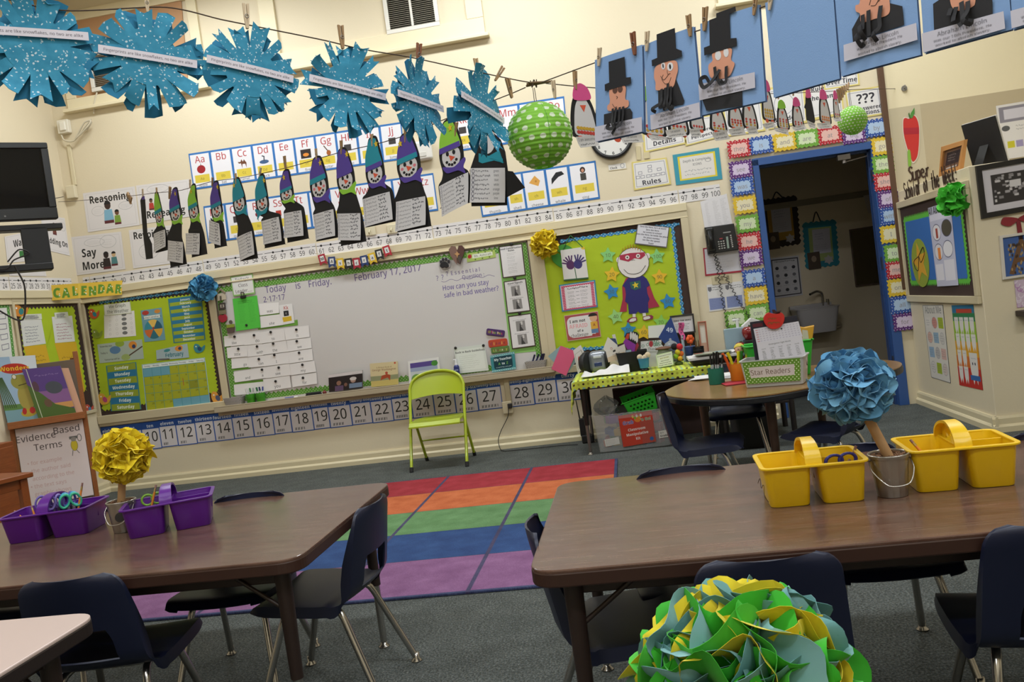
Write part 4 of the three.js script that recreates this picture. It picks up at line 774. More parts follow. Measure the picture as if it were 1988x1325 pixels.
book(y3(1278,420,1490,402,1497,578,1290,600),(c,w,h)=>{fill(c,'#d6c79c',0,0,w,h);txt(c,'A Picture Book of',w*.5,h*.2,h*.08,'#7a5a3a',{font:'serif'});txt(c,'George Washington',w*.5,h*.3,h*.11,'#6a3a2a',{font:'serif'});fill(c,'#8f9470',0,h*.55,w,h*.2);fill(c,'#c7b56c',0,h*.75,w,h*.25);c.fillStyle='#a94a2c';pathOn(c,[[w*.35,h*.75],[w*.4,h*.55],[w*.6,h*.5],[w*.72,h*.55],[w*.7,h*.8],[w*.62,h*.65],[w*.45,h*.7]],true);c.fill();ring(c,w*.58,h*.45,w*.05,h*.06,null,0,'#b3503a');ring(c,w*.9,h*.06,5,5,null,0,'#c0392b');},'cream picture book with a red horse rider on its cover',.04,'#cdb98a');
book([[795,701],[854,693],[860,744],[798,752]],(c,w,h)=>{fill(c,'#e4e2e2',0,0,w,h);fill(c,'#c3cbd0',w*.07,h*.1,w*.86,h*.84);fill(c,'#5a4a92',w*.07,h*.1,w*.86,h*.2);fill(c,'#9aa6c4',w*.07,h*.28,w*.86,h*.14);ring(c,w*.25,h*.7,w*.16,h*.18,null,0,'#6f9a4a');ring(c,w*.85,h*.2,w*.1,h*.1,null,0,'#4a8a3c');},'white edged landscape picture book behind the lime chair',.04);
book(k1(820,1090,1042,1052,1058,1210,840,1243),(c,w,h)=>{fill(c,'#3f8a92',0,0,w,h);c.strokeStyle='#b9dadc';c.lineWidth=3;for(let i=0;i<12;i++){ring(c,w*i/11,0,10,10,'#b9dadc',2);ring(c,w*i/11,h,10,10,'#b9dadc',2);}c.fillStyle='#123c48';c.beginPath();c.roundRect(w*.12,h*.14,w*.76,h*.72,12);c.fill();txt(c,'My Teacher',w/2,h*.3,h*.19,'#eef4f4',{bold:true});txt(c,'A',w*.34,h*.56,h*.2,'#79b84a',{bold:true});txt(c,'to',w*.5,h*.56,h*.18,'#eef4f4',{bold:true});txt(c,'Z',w*.66,h*.56,h*.2,'#79b84a',{bold:true});scrib(c,w*.2,h*.76,w*.6,1,9,'#cfe3e4',2,.05);},'teal book reading My Teacher A to Z at right of tray',.045,'#2c6a70');
{
const bot=(px,py,w=.05)=>{const m=meet(shift(BW,w),px,py);return[m[0],TRAY,w];};
let p=bot(888,727,.06),t=thing('cleaner_bottle','small blue and white spray bottle on the tray beside the lime chair','bottle',p);
part(t,'body',lathe([[0,0],[.022,0],[.024,.005],[.024,.1],[.015,.115],[0,.115]],18),M('#25306e',.35));part(t,'nozzle',merge(lathe([[.013,.115],[.011,.13],[.008,.135],[.008,.165],[0,.165]],14),box(.028,.012,.012,-.008,.16,0,.003)),M('#d5d3d8',.4));
part(t,'lettering',sheetGeo([[-.02,.09],[.02,.09],[.02,.055],[-.02,.055]],.0006,print(64,56,(c,w,h)=>{fill(c,'#25306e',0,0,w,h);txt(c,'EXPO',w/2,h/2,22,'#cfd3ea',{bold:true});}),0,.0242),atlases[atlases.length-1].mat);
const weave=M('#ffffff',.8,{map:(()=>{const cv=document.createElement('canvas');cv.width=cv.height=64;const c=cv.getContext('2d');fill(c,'#6d6864',0,0,64,64);c.strokeStyle='#b9b4af';c.lineWidth=9;for(let i=-64;i<128;i+=21){pathOn(c,[[i,0],[i+32,32],[i,64]]);c.stroke();}const q=new THREE.CanvasTexture(cv);q.wrapS=q.wrapT=THREE.RepeatWrapping;q.colorSpace=THREE.SRGBColorSpace;q.repeat.set(25,25);return q;})()});
const basket=(x,w,d,h,label)=>{const b=thing('woven_basket',label,'basket',[x,TRAY,.052]);const g=metric(vessel(rectOutline(w,d,.012),h,.86,.004,.002));part(b,'body',g,weave);return b;};
let b=basket(bot(456,780)[0],.17,.09,.075,'grey woven basket at the left end of the marker tray');
b=basket(bot(1041,707)[0],.18,.09,.07,'grey woven basket with dark blue markers at right end of tray');
for(let i=0;i<4;i++){const a=rr(-.04,.04),m=thing('marker',`dark blue marker standing in the right woven basket, ${ORD[i]} from the left`,'marker',[b.position.x-.05+i*.03,TRAY+.02,.05],0,'markers in the right woven basket');part(m,'barrel',rod([0,0,0],[a,.07,.01],.007),M('#1c2758',.4));part(m,'cap',rod([a,.07,.01],[a*1.4,.1,.014],.008),M('#131a3c',.4));}
// green cups of markers
for(const[i,px]of[[0,488],[1,507]]){
const q=bot(px,i?776:779,.055),cup=thing('marker_cup',i?'right of two translucent green marker cups on the tray':'left of two translucent green marker cups on the tray','cup',q);
part(cup,'body',vessel(circOutline(.04,20),.085,.92,.003),M('#4da52c',.3,{transmission:.25}));part(cup,'band',vessel(circOutline(.0405,20),.03,1,.002).translate(0,.04,0),M('#3f8f24',.4));
const cols=i?['#25307a','#2a6a3a','#1d2452','#3a4a9a']:['#e0dedb','#d8d6d2','#3f7f45','#bbb'];
cols.forEach((cc,k)=>{const a=rr(-.02,.02),m=thing('marker',`${['white', 'white', 'green', 'grey', 'blue', 'green', 'navy', 'blue'][k + i * 4]} capped marker in the ${i ? 'right' : 'left'} green cup, ${ORD[k]} along`,'marker',[q[0]-.018+k*.012,TRAY+.006,q[2]+(k%2?.01:-.01)],0,'markers in the green cups');part(m,'barrel',rod([0,0,0],[a,.095,0],.006),M('#d9d7d4',.4));part(m,'cap',rod([a,.095,0],[a*1.35,.13,0],.0068),M(cc,.35));});
}
let q=bot(565,770,.07),r=bot(533,774,.07);t=thing('chalk_stick','thin tan pointer stick lying on the marker tray','stick',r);part(t,'shaft',rod([0,.006,0],[.1,.006,0],.005),M('#8a6a48',.6));part(t,'tip',rod([-.012,.006,0],[0,.006,0],.004),M('#d8c9b0',.6));
r=bot(553,771,.07);t=thing('marker','blue and white marker lying flat on the tray','marker',[r[0],TRAY,.07]);part(t,'barrel',rod([0,.009,0],[.085,.009,0],.008),M('#2f3f9a',.35));part(t,'cap',rod([.085,.009,0],[.12,.009,0],.0085),M('#dcdad8',.4));
r=bot(598,764,.06);t=thing('eraser','long black felt eraser lying on the tray','eraser',[r[0]+.05,TRAY,.06]);part(t,'felt',box(.135,.02,.045,0,.011,0,.005),M('#19181a',.95));part(t,'handle',box(.13,.012,.04,0,.027,0,.005),M('#222126',.6));
r=bot(630,762,.06);t=solo('red_ball','small dark red ball on tray right of the eraser','ball',merge(new THREE.SphereGeometry(.018,16,12).translate(0,.018,0),rod([0,.034,0],[0,.044,0],.004)),M('#6a1f1c',.35),[r[0],TRAY,.06]);
}
// flag banner
{
const fl=[[899,680,'M','#a32234',-8],[972,700,'A','#243a6e',3],[1037,712,'s','#d9b42a',0],[1102,712,'h','#20201f',0],[1163,710,'c','#a32234',0],[1222,690,'r','#243a6e',-4],[1285,670,'a','#d9b42a',-8],[1338,642,'f','#20201f',-6],[1398,614,'t','#b02634',-10]];
const pl=shift(BW,.05),pts=fl.map(([x,y])=>meet(pl,...z6(x,y)[0])),mid=pts[4],base=[mid[0],mid[1]-.1];
const t=thing('flag_banner','little flag banner of red, blue, yellow and black letter pennants above the whiteboard','banner',[base[0],base[1],.05]);
part(t,'string',tube([[pts[0][0]-base[0]-.06,pts[0][1]-base[1]+.06,0],...pts.map((p)=>[p[0]-base[0],p[1]-base[1]+.042,0]),[pts[8][0]-base[0]+.05,pts[8][1]-base[1]+.08,0]],.0018,60,5),M('#a08a6a',.8));
fl.forEach(([x,y,s,col,rot],i)=>{
const f=part(t,'pennant',extr(poly([[-.032,.045],[.032,.045],[.032,-.05],[0,-.03],[-.032,-.05]]),.0015),M(col,.7));f.position.set(pts[i][0]-base[0],pts[i][1]-base[1],.002);f.rotation.z=-rot*D2R;
part(f,'letter_card',sheetGeo([[-.018,.03],[.018,.03],[.018,-.018],[-.018,-.018]],.0008,print(44,58,(c,w,h)=>{fill(c,'#dcdad6',0,0,w,h);txt(c,s,w/2,h*.54,h*.72,'#26242a',{bold:true});}),0,.0016),atlases[atlases.length-1].mat);
});
}
// number cards under the tray
{
const names='seven,eight,nine,ten,eleven,twelve,thirteen,fourteen,fifteen,sixteen,seventeen,eighteen,nineteen,twenty,twenty-one,twenty-two,twenty-three,twenty-four,twenty-five,twenty-six,twenty-seven,twenty-eight,twenty-nine,thirty'.split(',');
const bx={7:158,8:197,9:243,10:285,11:319,12:351,13:388,14:423.5,15:459.5,16:498,17:538,18:571.5,19:614,20:645,21:688,22:727,23:768,24:805,25:848,26:889,27:932,28:994,29:1041,30:1086},ex={27:979,30:1134};
const top=meet(BW,727,765)[1],bot=meet(BW,727,822)[1];
const U=(px)=>meet(BW,px,940-px*.136)[0];
for(let n=7;n<=30;n++){
const u0=U(bx[n]),u1=U(ex[n]??bx[n+1]),dv=n<11?-.004:n%2?.002:-.001;
paper(BW,[[u0,top+dv],[u1,top+dv],[u1,bot+dv],[u0,bot+dv]],(c,w,h)=>{
fill(c,'#2450a0',0,0,w,h);fill(c,'#d2cccd',w*.035,h*.27,w*.93,h*.695);for(let x=0;x<w;x+=7)fill(c,'#17376f',x,0,4,4);
const s=names[n-7];txt(c,s,w/2,h*.165,fit(c,s,h*.16,w*.9),'#dfe6f2',{bold:true});txt(c,n,w/2,h*.55,h*.48,'#15130f',{sx:.95});
let x=w*.16;for(let k=0;k<Math.floor(n/5);k++){c.strokeStyle='#444';c.lineWidth=1.2;for(let j=0;j<4;j++){pathOn(c,[[x+j*2.6,h*.83],[x+j*2.6,h*.92]]);c.stroke();}pathOn(c,[[x-2,h*.92],[x+10,h*.83]]);c.stroke();x+=w*.125;}for(let j=0;j<n%5;j++){pathOn(c,[[x+j*2.6,h*.83],[x+j*2.6,h*.92]]);c.stroke();}
},'number_card',`blue headed number card reading ${names[n - 7]} under the tray`,'card',{uv:true,w:.002+.0006*(n%2),th:.0008,res:620,group:'blue headed number cards under the tray'});
}
const px=y4(385,545,435,545,465,800,400,800),o=onPlane(BW,px,'wall_outlet','cream cable duct and wall outlet with black plug between cards','outlet'),q=px.map((p)=>o.L(...p));
const x=(q[0][0]+q[1][0])/2;o.add('duct',slab(x-.022,.25*q[0][1],0,x+.022,q[0][1],.03,.004),M('#c2b596',.5));o.add('box',slab(q[3][0]-.01,0,0,q[2][0],.36*q[0][1],.045,.006),M('#c6b99a',.5));o.add('plug',slab(x-.01,.16*q[0][1],.044,x+.028,.3*q[0][1],.075,.006),M('#1d1a18',.5));
const L0=(x,y,w)=>{const m=o.L(...y4(x,y)[0]);return[m[0],m[1],w];};
const cord=thing('power_cord','thin black power cord dropping from the wall outlet to the carpet','cord',[0,0,0]);
const W=(x,y,w)=>{const m=meet(shift(BW,w),...y4(x,y)[0]);return[m[0],Math.max(.006,m[1]),w];},F=(x,y)=>{const f=ground(...y4(x,y)[0],.006);return f;};
part(cord,'lead',tube([W(425,750,.075),W(422,830,.06),W(370,940,.05),W(348,1010,.06),[W(360,1060,.08)[0],.02,.09],F(400,1098),F(600,1080),F(800,1058),F(960,1048)],.0035,70,6),M('#1a1715',.6));part(cord,'plug_end',rod(W(425,745,.07),W(425,760,.075),.006),M('#1a1715',.6));
}
// ---------------------------------------------------------------- superhero bulletin board
{
const x0=-.62,x1=.53,y0=.64,y1=1.728,t=onPlane(BW,[[x0,y0],[x1,y1]],'bulletin_board','dark brown pinboard with lime paper and blue dotted border above the desk','bulletin board',{uv:true,w:0}),hw=(x1-x0)/2,H=y1-y0;
t.add('cork',slab(-hw,0,0,hw,H,.006),corkM);
t.cut('backing_paper',k2(140,400,165,395,430,292,850,215,1255,185,1350,920,1340,1010,700,1220,245,1240),lime,.0065,.001);
const S=(a,b,n)=>t.add('border_strip',extr(scallop(t.L(...k2(...a)[0]),t.L(...k2(...b)[0]),n,.016),.001).translate(0,0,.0085),blueDots);
S([300,305],[960,210],11);S([1110,180],[1320,155],4);S([1258,165],[1350,925],15);S([150,480],[245,1240],15);S([245,1240],[700,1215],9);
frame4(t,-hw,0,hw,H,.06,.025);
}
const HB=(px,draw,name,label,cat,o={})=>paper(BW,px,draw,name,label,cat,{w:.0095,th:.001,res:640,...o});
{
// handprint canvas on a ribbon
const t=onPlane(BW,k2(302,380,507,350,542,630,332,645),'handprint_canvas','small white canvas with purple handprint flower hanging on green ribbon','picture',{w:.009});
t.sheet('canvas',k2(302,382,507,352,542,625,332,645),(c,w,h)=>{fill(c,'#dcd9d6',0,0,w,h);c.fillStyle='#3f2a66';for(const s of[-1,1]){ring(c,w*(.5+s*.15),h*.52,w*.17,h*.14,null,0,s>0?'#3a3372':'#552a5a');for(let i=0;i<5;i++){const a=-PI/2+s*(i-.6)*.38;c.strokeStyle=s>0?'#3a2d66':'#4e2a5c';c.lineWidth=w*.055;c.lineCap='round';pathOn(c,[[w*(.5+s*.13)+Math.cos(a)*w*.13,h*.5+Math.sin(a)*h*.1],[w*(.5+s*.14)+Math.cos(a)*w*.33,h*.5+Math.sin(a)*h*.27]]);c.stroke();}}c.strokeStyle='#2f5a35';c.lineWidth=w*.03;pathOn(c,[[w*.5,h*.62],[w*.52,h*.95]]);c.stroke();fill(c,'#2f5a35',0,h*.95,w,h*.05);ring(c,w*.95,h*.03,w*.1,h*.06,null,0,'#d8b83a');},0,.014);
const L0=(x,y)=>[...t.L(...k2(x,y)[0]),.014];t.add('ribbon',tube([L0(325,378),L0(355,315),L0(388,255)],.004,10,5),M('#2f6a34',.6));t.add('ribbon',tube([L0(388,255),L0(440,305),L0(492,355)],.004,10,5),M('#2f6a34',.6));
}
HB(k2(288,680,598,635,622,868,315,908),(c,w,h)=>{fill(c,'#3b86a6',0,0,w,h);fill(c,'#dfd8dc',w*.04,h*.05,w*.92,h*.9);c.strokeStyle='#c23a5e';c.lineWidth=w*.03;for(let y=h*.08;y<h*.95;y+=h*.06)for(const x of[.06,.86]){pathOn(c,[[w*x,y],[w*(x+.04),y+h*.03],[w*(x+.08),y]]);c.stroke();}for(let x=w*.06;x<w*.92;x+=w*.06)for(const y of[.08,.92]){pathOn(c,[[x,h*y],[x+w*.03,h*(y+.03)],[x+w*.06,h*y]]);c.stroke();}scrib(c,w*.22,h*.2,w*.56,1,h*.1,'#222',3,0);for(let i=0;i<5;i++){scrib(c,w*.22,h*(.32+i*.13),w*.2,2,h*.05,'#666',1.2,.3);scrib(c,w*.56,h*(.32+i*.13),w*.2,2,h*.05,'#666',1.2,.3);c.lineWidth=1.5;c.strokeStyle='#555';pathOn(c,[[w*.44,h*(.34+i*.13)],[w*.53,h*(.34+i*.13)]]);c.stroke();}},'growth_poster','card with pink chevron border and blue edge on the lime board','poster',{th:.004});
HB(k2(332,942,622,902,650,1122,362,1162),(c,w,h)=>{fill(c,'#c9b09a',0,0,w,h);fill(c,'#a5494e',w*.02,h*.03,w*.96,h*.94);c.fillStyle='#ddd9da';c.beginPath();c.roundRect(w*.06,h*.1,w*.84,h*.8,30);c.fill();txt(c,'I am not',w*.37,h*.28,h*.15,'#2a2728',{bold:true});txt(c,'AFRAID',w*.38,h*.47,h*.2,'#dfa3a8',{bold:true});txt(c,'of a',w*.42,h*.65,h*.13,'#2a2728',{bold:true});txt(c,'challenge',w*.38,h*.82,h*.15,'#2a2728',{font:'serif'});const x=w*.84;ring(c,x,h*.24,w*.11,h*.15,null,0,'#d8a987');c.fillStyle='#1d1716';c.beginPath();c.ellipse(x-w*.01,h*.17,w*.13,h*.12,0,PI,0);c.fill();fill(c,'#d9a63a',x-w*.1,h*.38,w*.2,h*.3);txt(c,'A',x,h*.5,h*.13,'#8a3a2c',{bold:true});fill(c,'#5f7fa8',x-w*.1,h*.66,w*.2,h*.16);ring(c,x-w*.05,h*.88,w*.05,h*.04,null,0,'#a33a34');ring(c,x+w*.06,h*.88,w*.05,h*.04,null,0,'#a33a34');},'challenge_poster','white and red poster reading I am not AFRAID of a challenge','poster',{th:.004});
HB(k2(962,155,1235,185,1212,362,935,328),(c,w,h)=>{fill(c,'#5f5a56',0,0,w,h);fill(c,'#d3d2da',w*.03,h*.04,w*.94,h*.9);['Zero the Hero, he\'s at work!','Zero the Hero,','he comes to school!','Zero the Hero, he holds the place','for place number','ten like the speed.','Yeah!'].forEach((s,i)=>txt(c,s,w/2,h*(.12+i*.125),h*.105,'#2c2a30',{bold:true,sx:.9}));},'rhyme_card','tilted grey framed rhyme card at top right of the lime board','sign',{w:.018,th:.003});
for(const[x,y,s,col,n]of[[708,425,10,'#86c878','pale green'],[742,590,20,'#e0b92c','yellow'],[740,738,30,'#2f86c0','blue'],[776,950,40,'#9ace7c','pale green'],[884,1065,50,'#2f86b8','blue'],[1015,1085,60,'#dfb52c','yellow'],[1162,1000,70,'#8cc85c','pale green'],[1222,820,80,'#2f86c0','blue'],[1150,610,90,'#e2b62c','yellow'],[1130,435,100,'#86c878','pale green']]){
const c0=k2(x,y)[0],t=onPlane(BW,k2(x-62,y-62,x+62,y-62,x+62,y+68,x-62,y+68),'number_star',`${n} paper star numbered ${ {10:'ten, top left of the masked child',20:'twenty, second star down at left',30:'thirty, third star down at left',40:'forty, left of the shoes',50:'fifty, below the left shoe',60:'sixty, low beside a white sheet',70:'seventy, half hidden by the pennant',80:'eighty, right of the red cape',90:'ninety, right of the collar',100:'one hundred, right of the head'}[s]}`,'star',{w:.0095,group:'paper number stars'}),c=t.L(...c0),R=.066;
t.cut('star',smooth(starPts(c[0],c[1],R,R*.56,5,(x%7-3)*.06),60,.3),M(col,.75),.003,.0012,{uv:true});
t.sheet('numeral',[[c[0]-R*.52,c[1]+R*.38],[c[0]+R*.52,c[1]+R*.38],[c[0]+R*.52,c[1]-R*.38],[c[0]-R*.52,c[1]-R*.38]],(cc,w,h)=>{fill(cc,col,0,0,w,h);txt(cc,s,w/2,h*.52,h*.8,'#5a6038');},.0043,.0004,{uv:true,res:900});
}
{
const t=onPlane(BW,k2(800,345,1150,345,1150,1005,800,1005),'hero_cutout','paper cut out child in red mask, cape and blue suit','cut-out',{w:.0095}),ink=M('#35302c',.8),white=M('#dcd6d2',.8),red=M('#a52f48',.8),blue=M('#2e2a6e',.85);
t.cut('cape',k2(862,620,1010,600,1055,650,1105,790,1150,862,1060,880,1000,800,870,800,870,905,808,915,835,800,830,690),red,.001,.0012);
t.cut('suit',k2(880,620,935,610,1010,600,1040,625,1068,680,1040,700,1045,750,1065,800,1052,830,1055,915,985,922,965,905,948,925,888,928,880,840,855,820,862,760,855,705,832,685),blue,.0025,.0012);
t.cut('chest_badge',k2(895,655,985,640,990,705,940,725,905,710),M('#2a5a5a',.8),.004,.0006);t.cut('star',starPts(...t.L(...k2(944,680)[0]),.03,.013,5,.1),M('#d8c02e',.7),.0047,.0006,{uv:true});
const hc=k2(925,490)[0];t.dot('head',...hc,.131,.128,ink,.003,.001);t.dot('face',...hc,.127,.124,white,.0041,.0006);
t.dot('ear',...k2(800,465)[0],.02,.024,white,.0025,.0006);t.dot('ear',...k2(1048,430)[0],.02,.024,white,.0025,.0006);
t.cut('mask',k2(808,425,900,405,1022,398,1028,425,990,458,935,450,885,480,810,462),red,.0048,.0006);
for(const[x,y]of[[874,443],[966,430]]){t.dot('eye',...k2(x,y)[0],.017,.017,white,.0055,.0005);t.dot('pupil',...k2(x,y)[0],.007,.007,ink,.0061,.0004);}
const L0=(x,y)=>[...t.L(...k2(x,y)[0]),.0052];t.add('smile',tube([L0(845,545),L0(880,578),L0(935,585),L0(990,565),L0(1030,512)],.002,24,5),ink);t.add('nose',tube([L0(910,470),L0(925,463),L0(940,468)],.0014,10,5),ink);
for(let i=0;i<8;i++){const x=832+i*22,y=392-Math.sin(i/7*PI)*26;t.add('hair',tube([L0(x,y),L0(x+2,y-38+Math.abs(i-3.5)*3)],.0035,6,5),M('#b98a1e',.7));}
for(const[a,b,s]of[[k2(918,922,945,922,945,960,920,962),k2(868,990,885,968,915,955,955,955,958,985,920,1000,875,1003),0],[k2(1003,915,1030,912,1035,945,1008,948),k2(1008,980,1005,955,1040,940,1080,935,1098,950,1090,970,1030,985),1]]){t.cut('leg',a,white,.002,.0012);t.cut('shoe',b,M('#8a2f4a',.8),.0026,.0012);t.cut('shoe_top',b.map((p,i)=>[lerp(p[0],(a[3][0]+a[2][0])/2,.35),lerp(p[1],a[2][1]+4,.35)]),white,.004,.0005);}
}
// ---------------------------------------------------------------- phone corner
const PH=(px,draw,name,label,cat,o={})=>paper(BW,px,draw,name,label,cat,{w:.002,th:.0008,res:560,...o});
PH(k4(85,140,312,72,365,350,125,375),(c,w,h)=>{fill(c,'#d9d6d8',0,0,w,h);for(let i=0;i<3;i++)scrib(c,w*(.15+i*.28),h*.12,w*(i?.2:.12),22,h*.037,'#aaa7a8',1,.5);},'phone_list','white sheet of small print above the telephone','paper',{bulge:.004});
PH(k4(108,540,437,503,460,742,128,780),(c,w,h)=>{fill(c,'#a3283e',0,0,w,h);fill(c,'#8a4a9a',w*.93,0,w*.07,h);fill(c,'#cfcdd6',w*.04,h*.05,w*.9,h*.88);scrib(c,w*.1,h*.2,w*.75,8,h*.09,'#aeadb8',1,.5);},'glossy_sheet','glossy plastic covered sheet with red edge below the telephone','paper',{gloss:true,w:.003});
PH(k4(140,855,450,820,470,1045,165,1085),(c,w,h)=>{fill(c,'#d6d4d4',0,0,w,h);for(let i=0;i<2;i++){const x=w*(.03+i*.48);c.fillStyle='#6b6a70';pathOn(c,[[x,h*.1],[x+w*.1,h*.1],[x+w*.1,h*.22],[x+w*.05,h*.28],[x,h*.22]],true);c.fill();scrib(c,x+w*.12,h*.13,w*.28,2,h*.08,'#777',2,.1);fill(c,'#7f8ab4',x,h*.52,w*.43,h*.42);scrib(c,x+w*.02,h*.57,w*.38,6,h*.06,'#5c6896',1,.3);}},'notice_sheet','white notice with two shields and blue panels behind phone cords','paper');
{
const px=k4(120,372,362,338,400,550,148,588),t=onPlane(BW,px,'wall_telephone','black wall telephone with handset at left and rows of keys','telephone',{w:.004}),q=px.map((p)=>t.L(...p));
const P2=(a,b)=>[lerp(lerp(q[3][0],q[2][0],a),lerp(q[0][0],q[1][0],a),b),lerp(lerp(q[3][1],q[2][1],a),lerp(q[0][1],q[1][1],a),b)];
t.add('body',extr(poly([P2(.02,0),P2(1,0),P2(1,1),P2(.02,1)]),.05,.006),M('#1b1b1d',.4));
const a0=P2(.14,.02),a1=P2(.14,.98);t.add('handset',merge(tube([[a0[0],a0[1]+.03,.075],[(a0[0]+a1[0])/2,(a0[1]+a1[1])/2,.095],[a1[0],a1[1]-.03,.075]],.024,20,10),slab(a0[0]-.032,a0[1],.05,a0[0]+.032,a0[1]+.065,.085,.014),slab(a1[0]-.032,a1[1]-.065,.05,a1[0]+.032,a1[1],.085,.014)),M('#161618',.3));
const key=box(.012,.009,.006,0,0,0,.002),keyM=M('#b9b6b2',.5);
for(let j=0;j<4;j++)for(let i=0;i<3;i++){const k=t.add('key',key,keyM);k.position.set(...P2(.4+i*.085,.12+j*.09),.058);}
for(let j=0;j<7;j++){const k=t.add('key',key,keyM);k.position.set(...P2(.84,.12+j*.075),.058);}
const d=P2(.7,.28);t.add('display',slab(d[0]-.008,d[1]-.04,.05,d[0]+.008,d[1]+.055,.058),M('#8a9a90',.3));const rk=P2(.5,.5);t.add('red_key',slab(rk[0]-.012,rk[1]-.004,.05,rk[0]+.012,rk[1]+.005,.06),M('#a33a40',.4));const s=P2(.73,.72);t.add('name_plate',slab(s[0]-.03,s[1]-.005,.05,s[0]+.03,s[1]+.004,.0575),M('#8b8a88',.4));
const P3=(x,y,w)=>{const m=t.L(...k4(x,y)[0]);return V3(m[0],m[1],w);};
const coil=(pts,r)=>{const cv=new THREE.CatmullRomCurve3(pts),o=[],N=240;for(let i=0;i<=N;i++){const p=cv.getPointAt(i/N),a=i/N*2*PI*17;o.push(p.add(V3(Math.cos(a)*r,0,Math.sin(a)*r)));}return tube(o,.003,520,5);};
t.add('coiled_cord',coil([P3(202,585,.04),P3(228,700,.02),P3(255,870,.015),P3(290,1060,.016),P3(322,1225,.03)],.009),M('#1c1a1a',.5));
t.add('coiled_cord',coil([P3(212,600,.05),P3(260,720,.025),P3(340,860,.018),P3(430,1020,.02),P3(510,1145,.035)],.009),M('#1c1a1a',.5));
const o=onPlane(BW,k4(180,780,352,765,355,835,185,850),'wall_outlet','cream double wall outlet behind the telephone cords','outlet'),r=k4(180,780,352,765,355,835,185,850).map((p)=>o.L(...p));
o.add('plate',slab(r[0][0],0,0,r[1][0],r[1][1],.006,.003),M('#c4b999',.4));for(const f of[.15,.45,.75])o.add('socket',slab(lerp(r[0][0],r[1][0],f),.03,.004,lerp(r[0][0],r[1][0],f)+.02,.065,.008,.002),M('#8f8468',.5));
}
// ---------------------------------------------------------------- sight word cards round the door
{
const C={red:['#b3242f','#e2b6ac'],blue:['#2c4f9a','#a9c0dc'],yellow:['#d8b52e','#e2d8b4'],green:['#6ea23a','#cfdcb4'],purple:['#5a2a72','#cdbdd6']};
const list=[[yD(75,440),'they','red',0],[yD(285,405),'is','blue',0],[yD(515,375),'and','yellow',0],[yD(728,342),'are','green',0],[yD(950,310),'at','red',0],[yD(1182,305),'big','purple',0],[yD(1400,238),'by','blue',0],[yD(90,640),'see','purple',0],[yD(106,805),'was','blue',0],[yD(130,985),'you','yellow',0],[yD(155,1165),'my','green',0],[yD(1452,415),'go','yellow',.85],[yD(1465,590),'the','green',.9],[yD(1480,757),'she','red',.9],[yD(1512,925),'of','purple',.85],[yD(1530,1090),'with','blue',.82],[yD(1540,1265),'I','yellow',.9],[z8(615,540),'he','red',0],[z8(630,665),'we','purple',0],[z8(652,822),'a','blue',0],[z8(668,960),'have','yellow',0],[z8(682,1092),'can','green',0],[z8(515,1140),'the','green',0],[z8(1735,630),'to','green',.85],[z8(1750,757),'me','red',.85],[z8(1762,895),'on','yellow',.85],[z8(1797,1028),'all','blue',0],[z8(1817,1160),'for','purple',0]];
list.forEach(([[p],s,cn,k],i)=>{
const u=meet(shift(BW,.026),p[0],p[1]),w=(k||1)*.178,h=.135,[bd,bg]=C[cn];
const t=onPlane(BW,[[u[0]-w/2,u[1]-h/2],[u[0]+w/2,u[1]+h/2]],'sight_word_card',`${cn} bordered sight word card reading ${s}${s === 'the' ? (i > 20 ? ' below the notices' : ' right of doorway') : ''} beside the door`,'card',{uv:true,w:.0255,group:'sight word cards around the doorway'});
const o=[];const N=14;for(const[a,b,n]of[[[-w/2,0],[w/2,0],5],[[w/2,0],[w/2,h],4],[[w/2,h],[-w/2,h],5],[[-w/2,h],[-w/2,0],4]]){const L=Math.hypot(b[0]-a[0],b[1]-a[1]),nx=(b[1]-a[1])/L,ny=-(b[0]-a[0])/L;for(let q=0;q<n*6;q++){const f=q/(n*6),d=.005*Math.sin(f*n*2*PI);o.push([lerp(a[0],b[0],f)+nx*d,lerp(a[1],b[1],f)+ny*d]);}}
t.cut('border',o,M(bd,.7),0,.001,{uv:true});
const m=.022;t.sheet('word_label',[[-w/2+m,h-m],[w/2-m,h-m],[w/2-m,m],[-w/2+m,m]],(c,W,H)=>{fill(c,bg,0,0,W,H);c.fillStyle=bd;for(let q=0;q<9;q++){for(const Y of[0,H]){c.beginPath();c.ellipse(W*q/8,Y,W*.05,H*(q%2?.12:.05),0,0,7);c.fill();}}for(let q=0;q<6;q++)for(const X of[0,W]){c.beginPath();c.ellipse(X,H*q/5,W*(q%2?.08:.03),H*.08,0,0,7);c.fill();}txt(c,s,W/2,H*.52,H*.5,'#8f8a8c');},.001,.0006,{uv:true,res:560});
const dm=M('#e4e2e8',.7),ds=[];for(let q=0;q<26;q++){const f=q/26,e=f<.3?[lerp(-w/2,w/2,f/.3),.009]:f<.5?[w/2-.009,lerp(0,h,(f-.3)/.2)]:f<.8?[lerp(w/2,-w/2,(f-.5)/.3),h-.009]:[-w/2+.009,lerp(h,0,(f-.8)/.2)];ds.push(new THREE.CircleGeometry(.0032,8).translate(e[0],e[1],.0012));}
if(cn!=='yellow'&&cn!=='green')t.add('white_dots',merge(ds),dm);
});
}
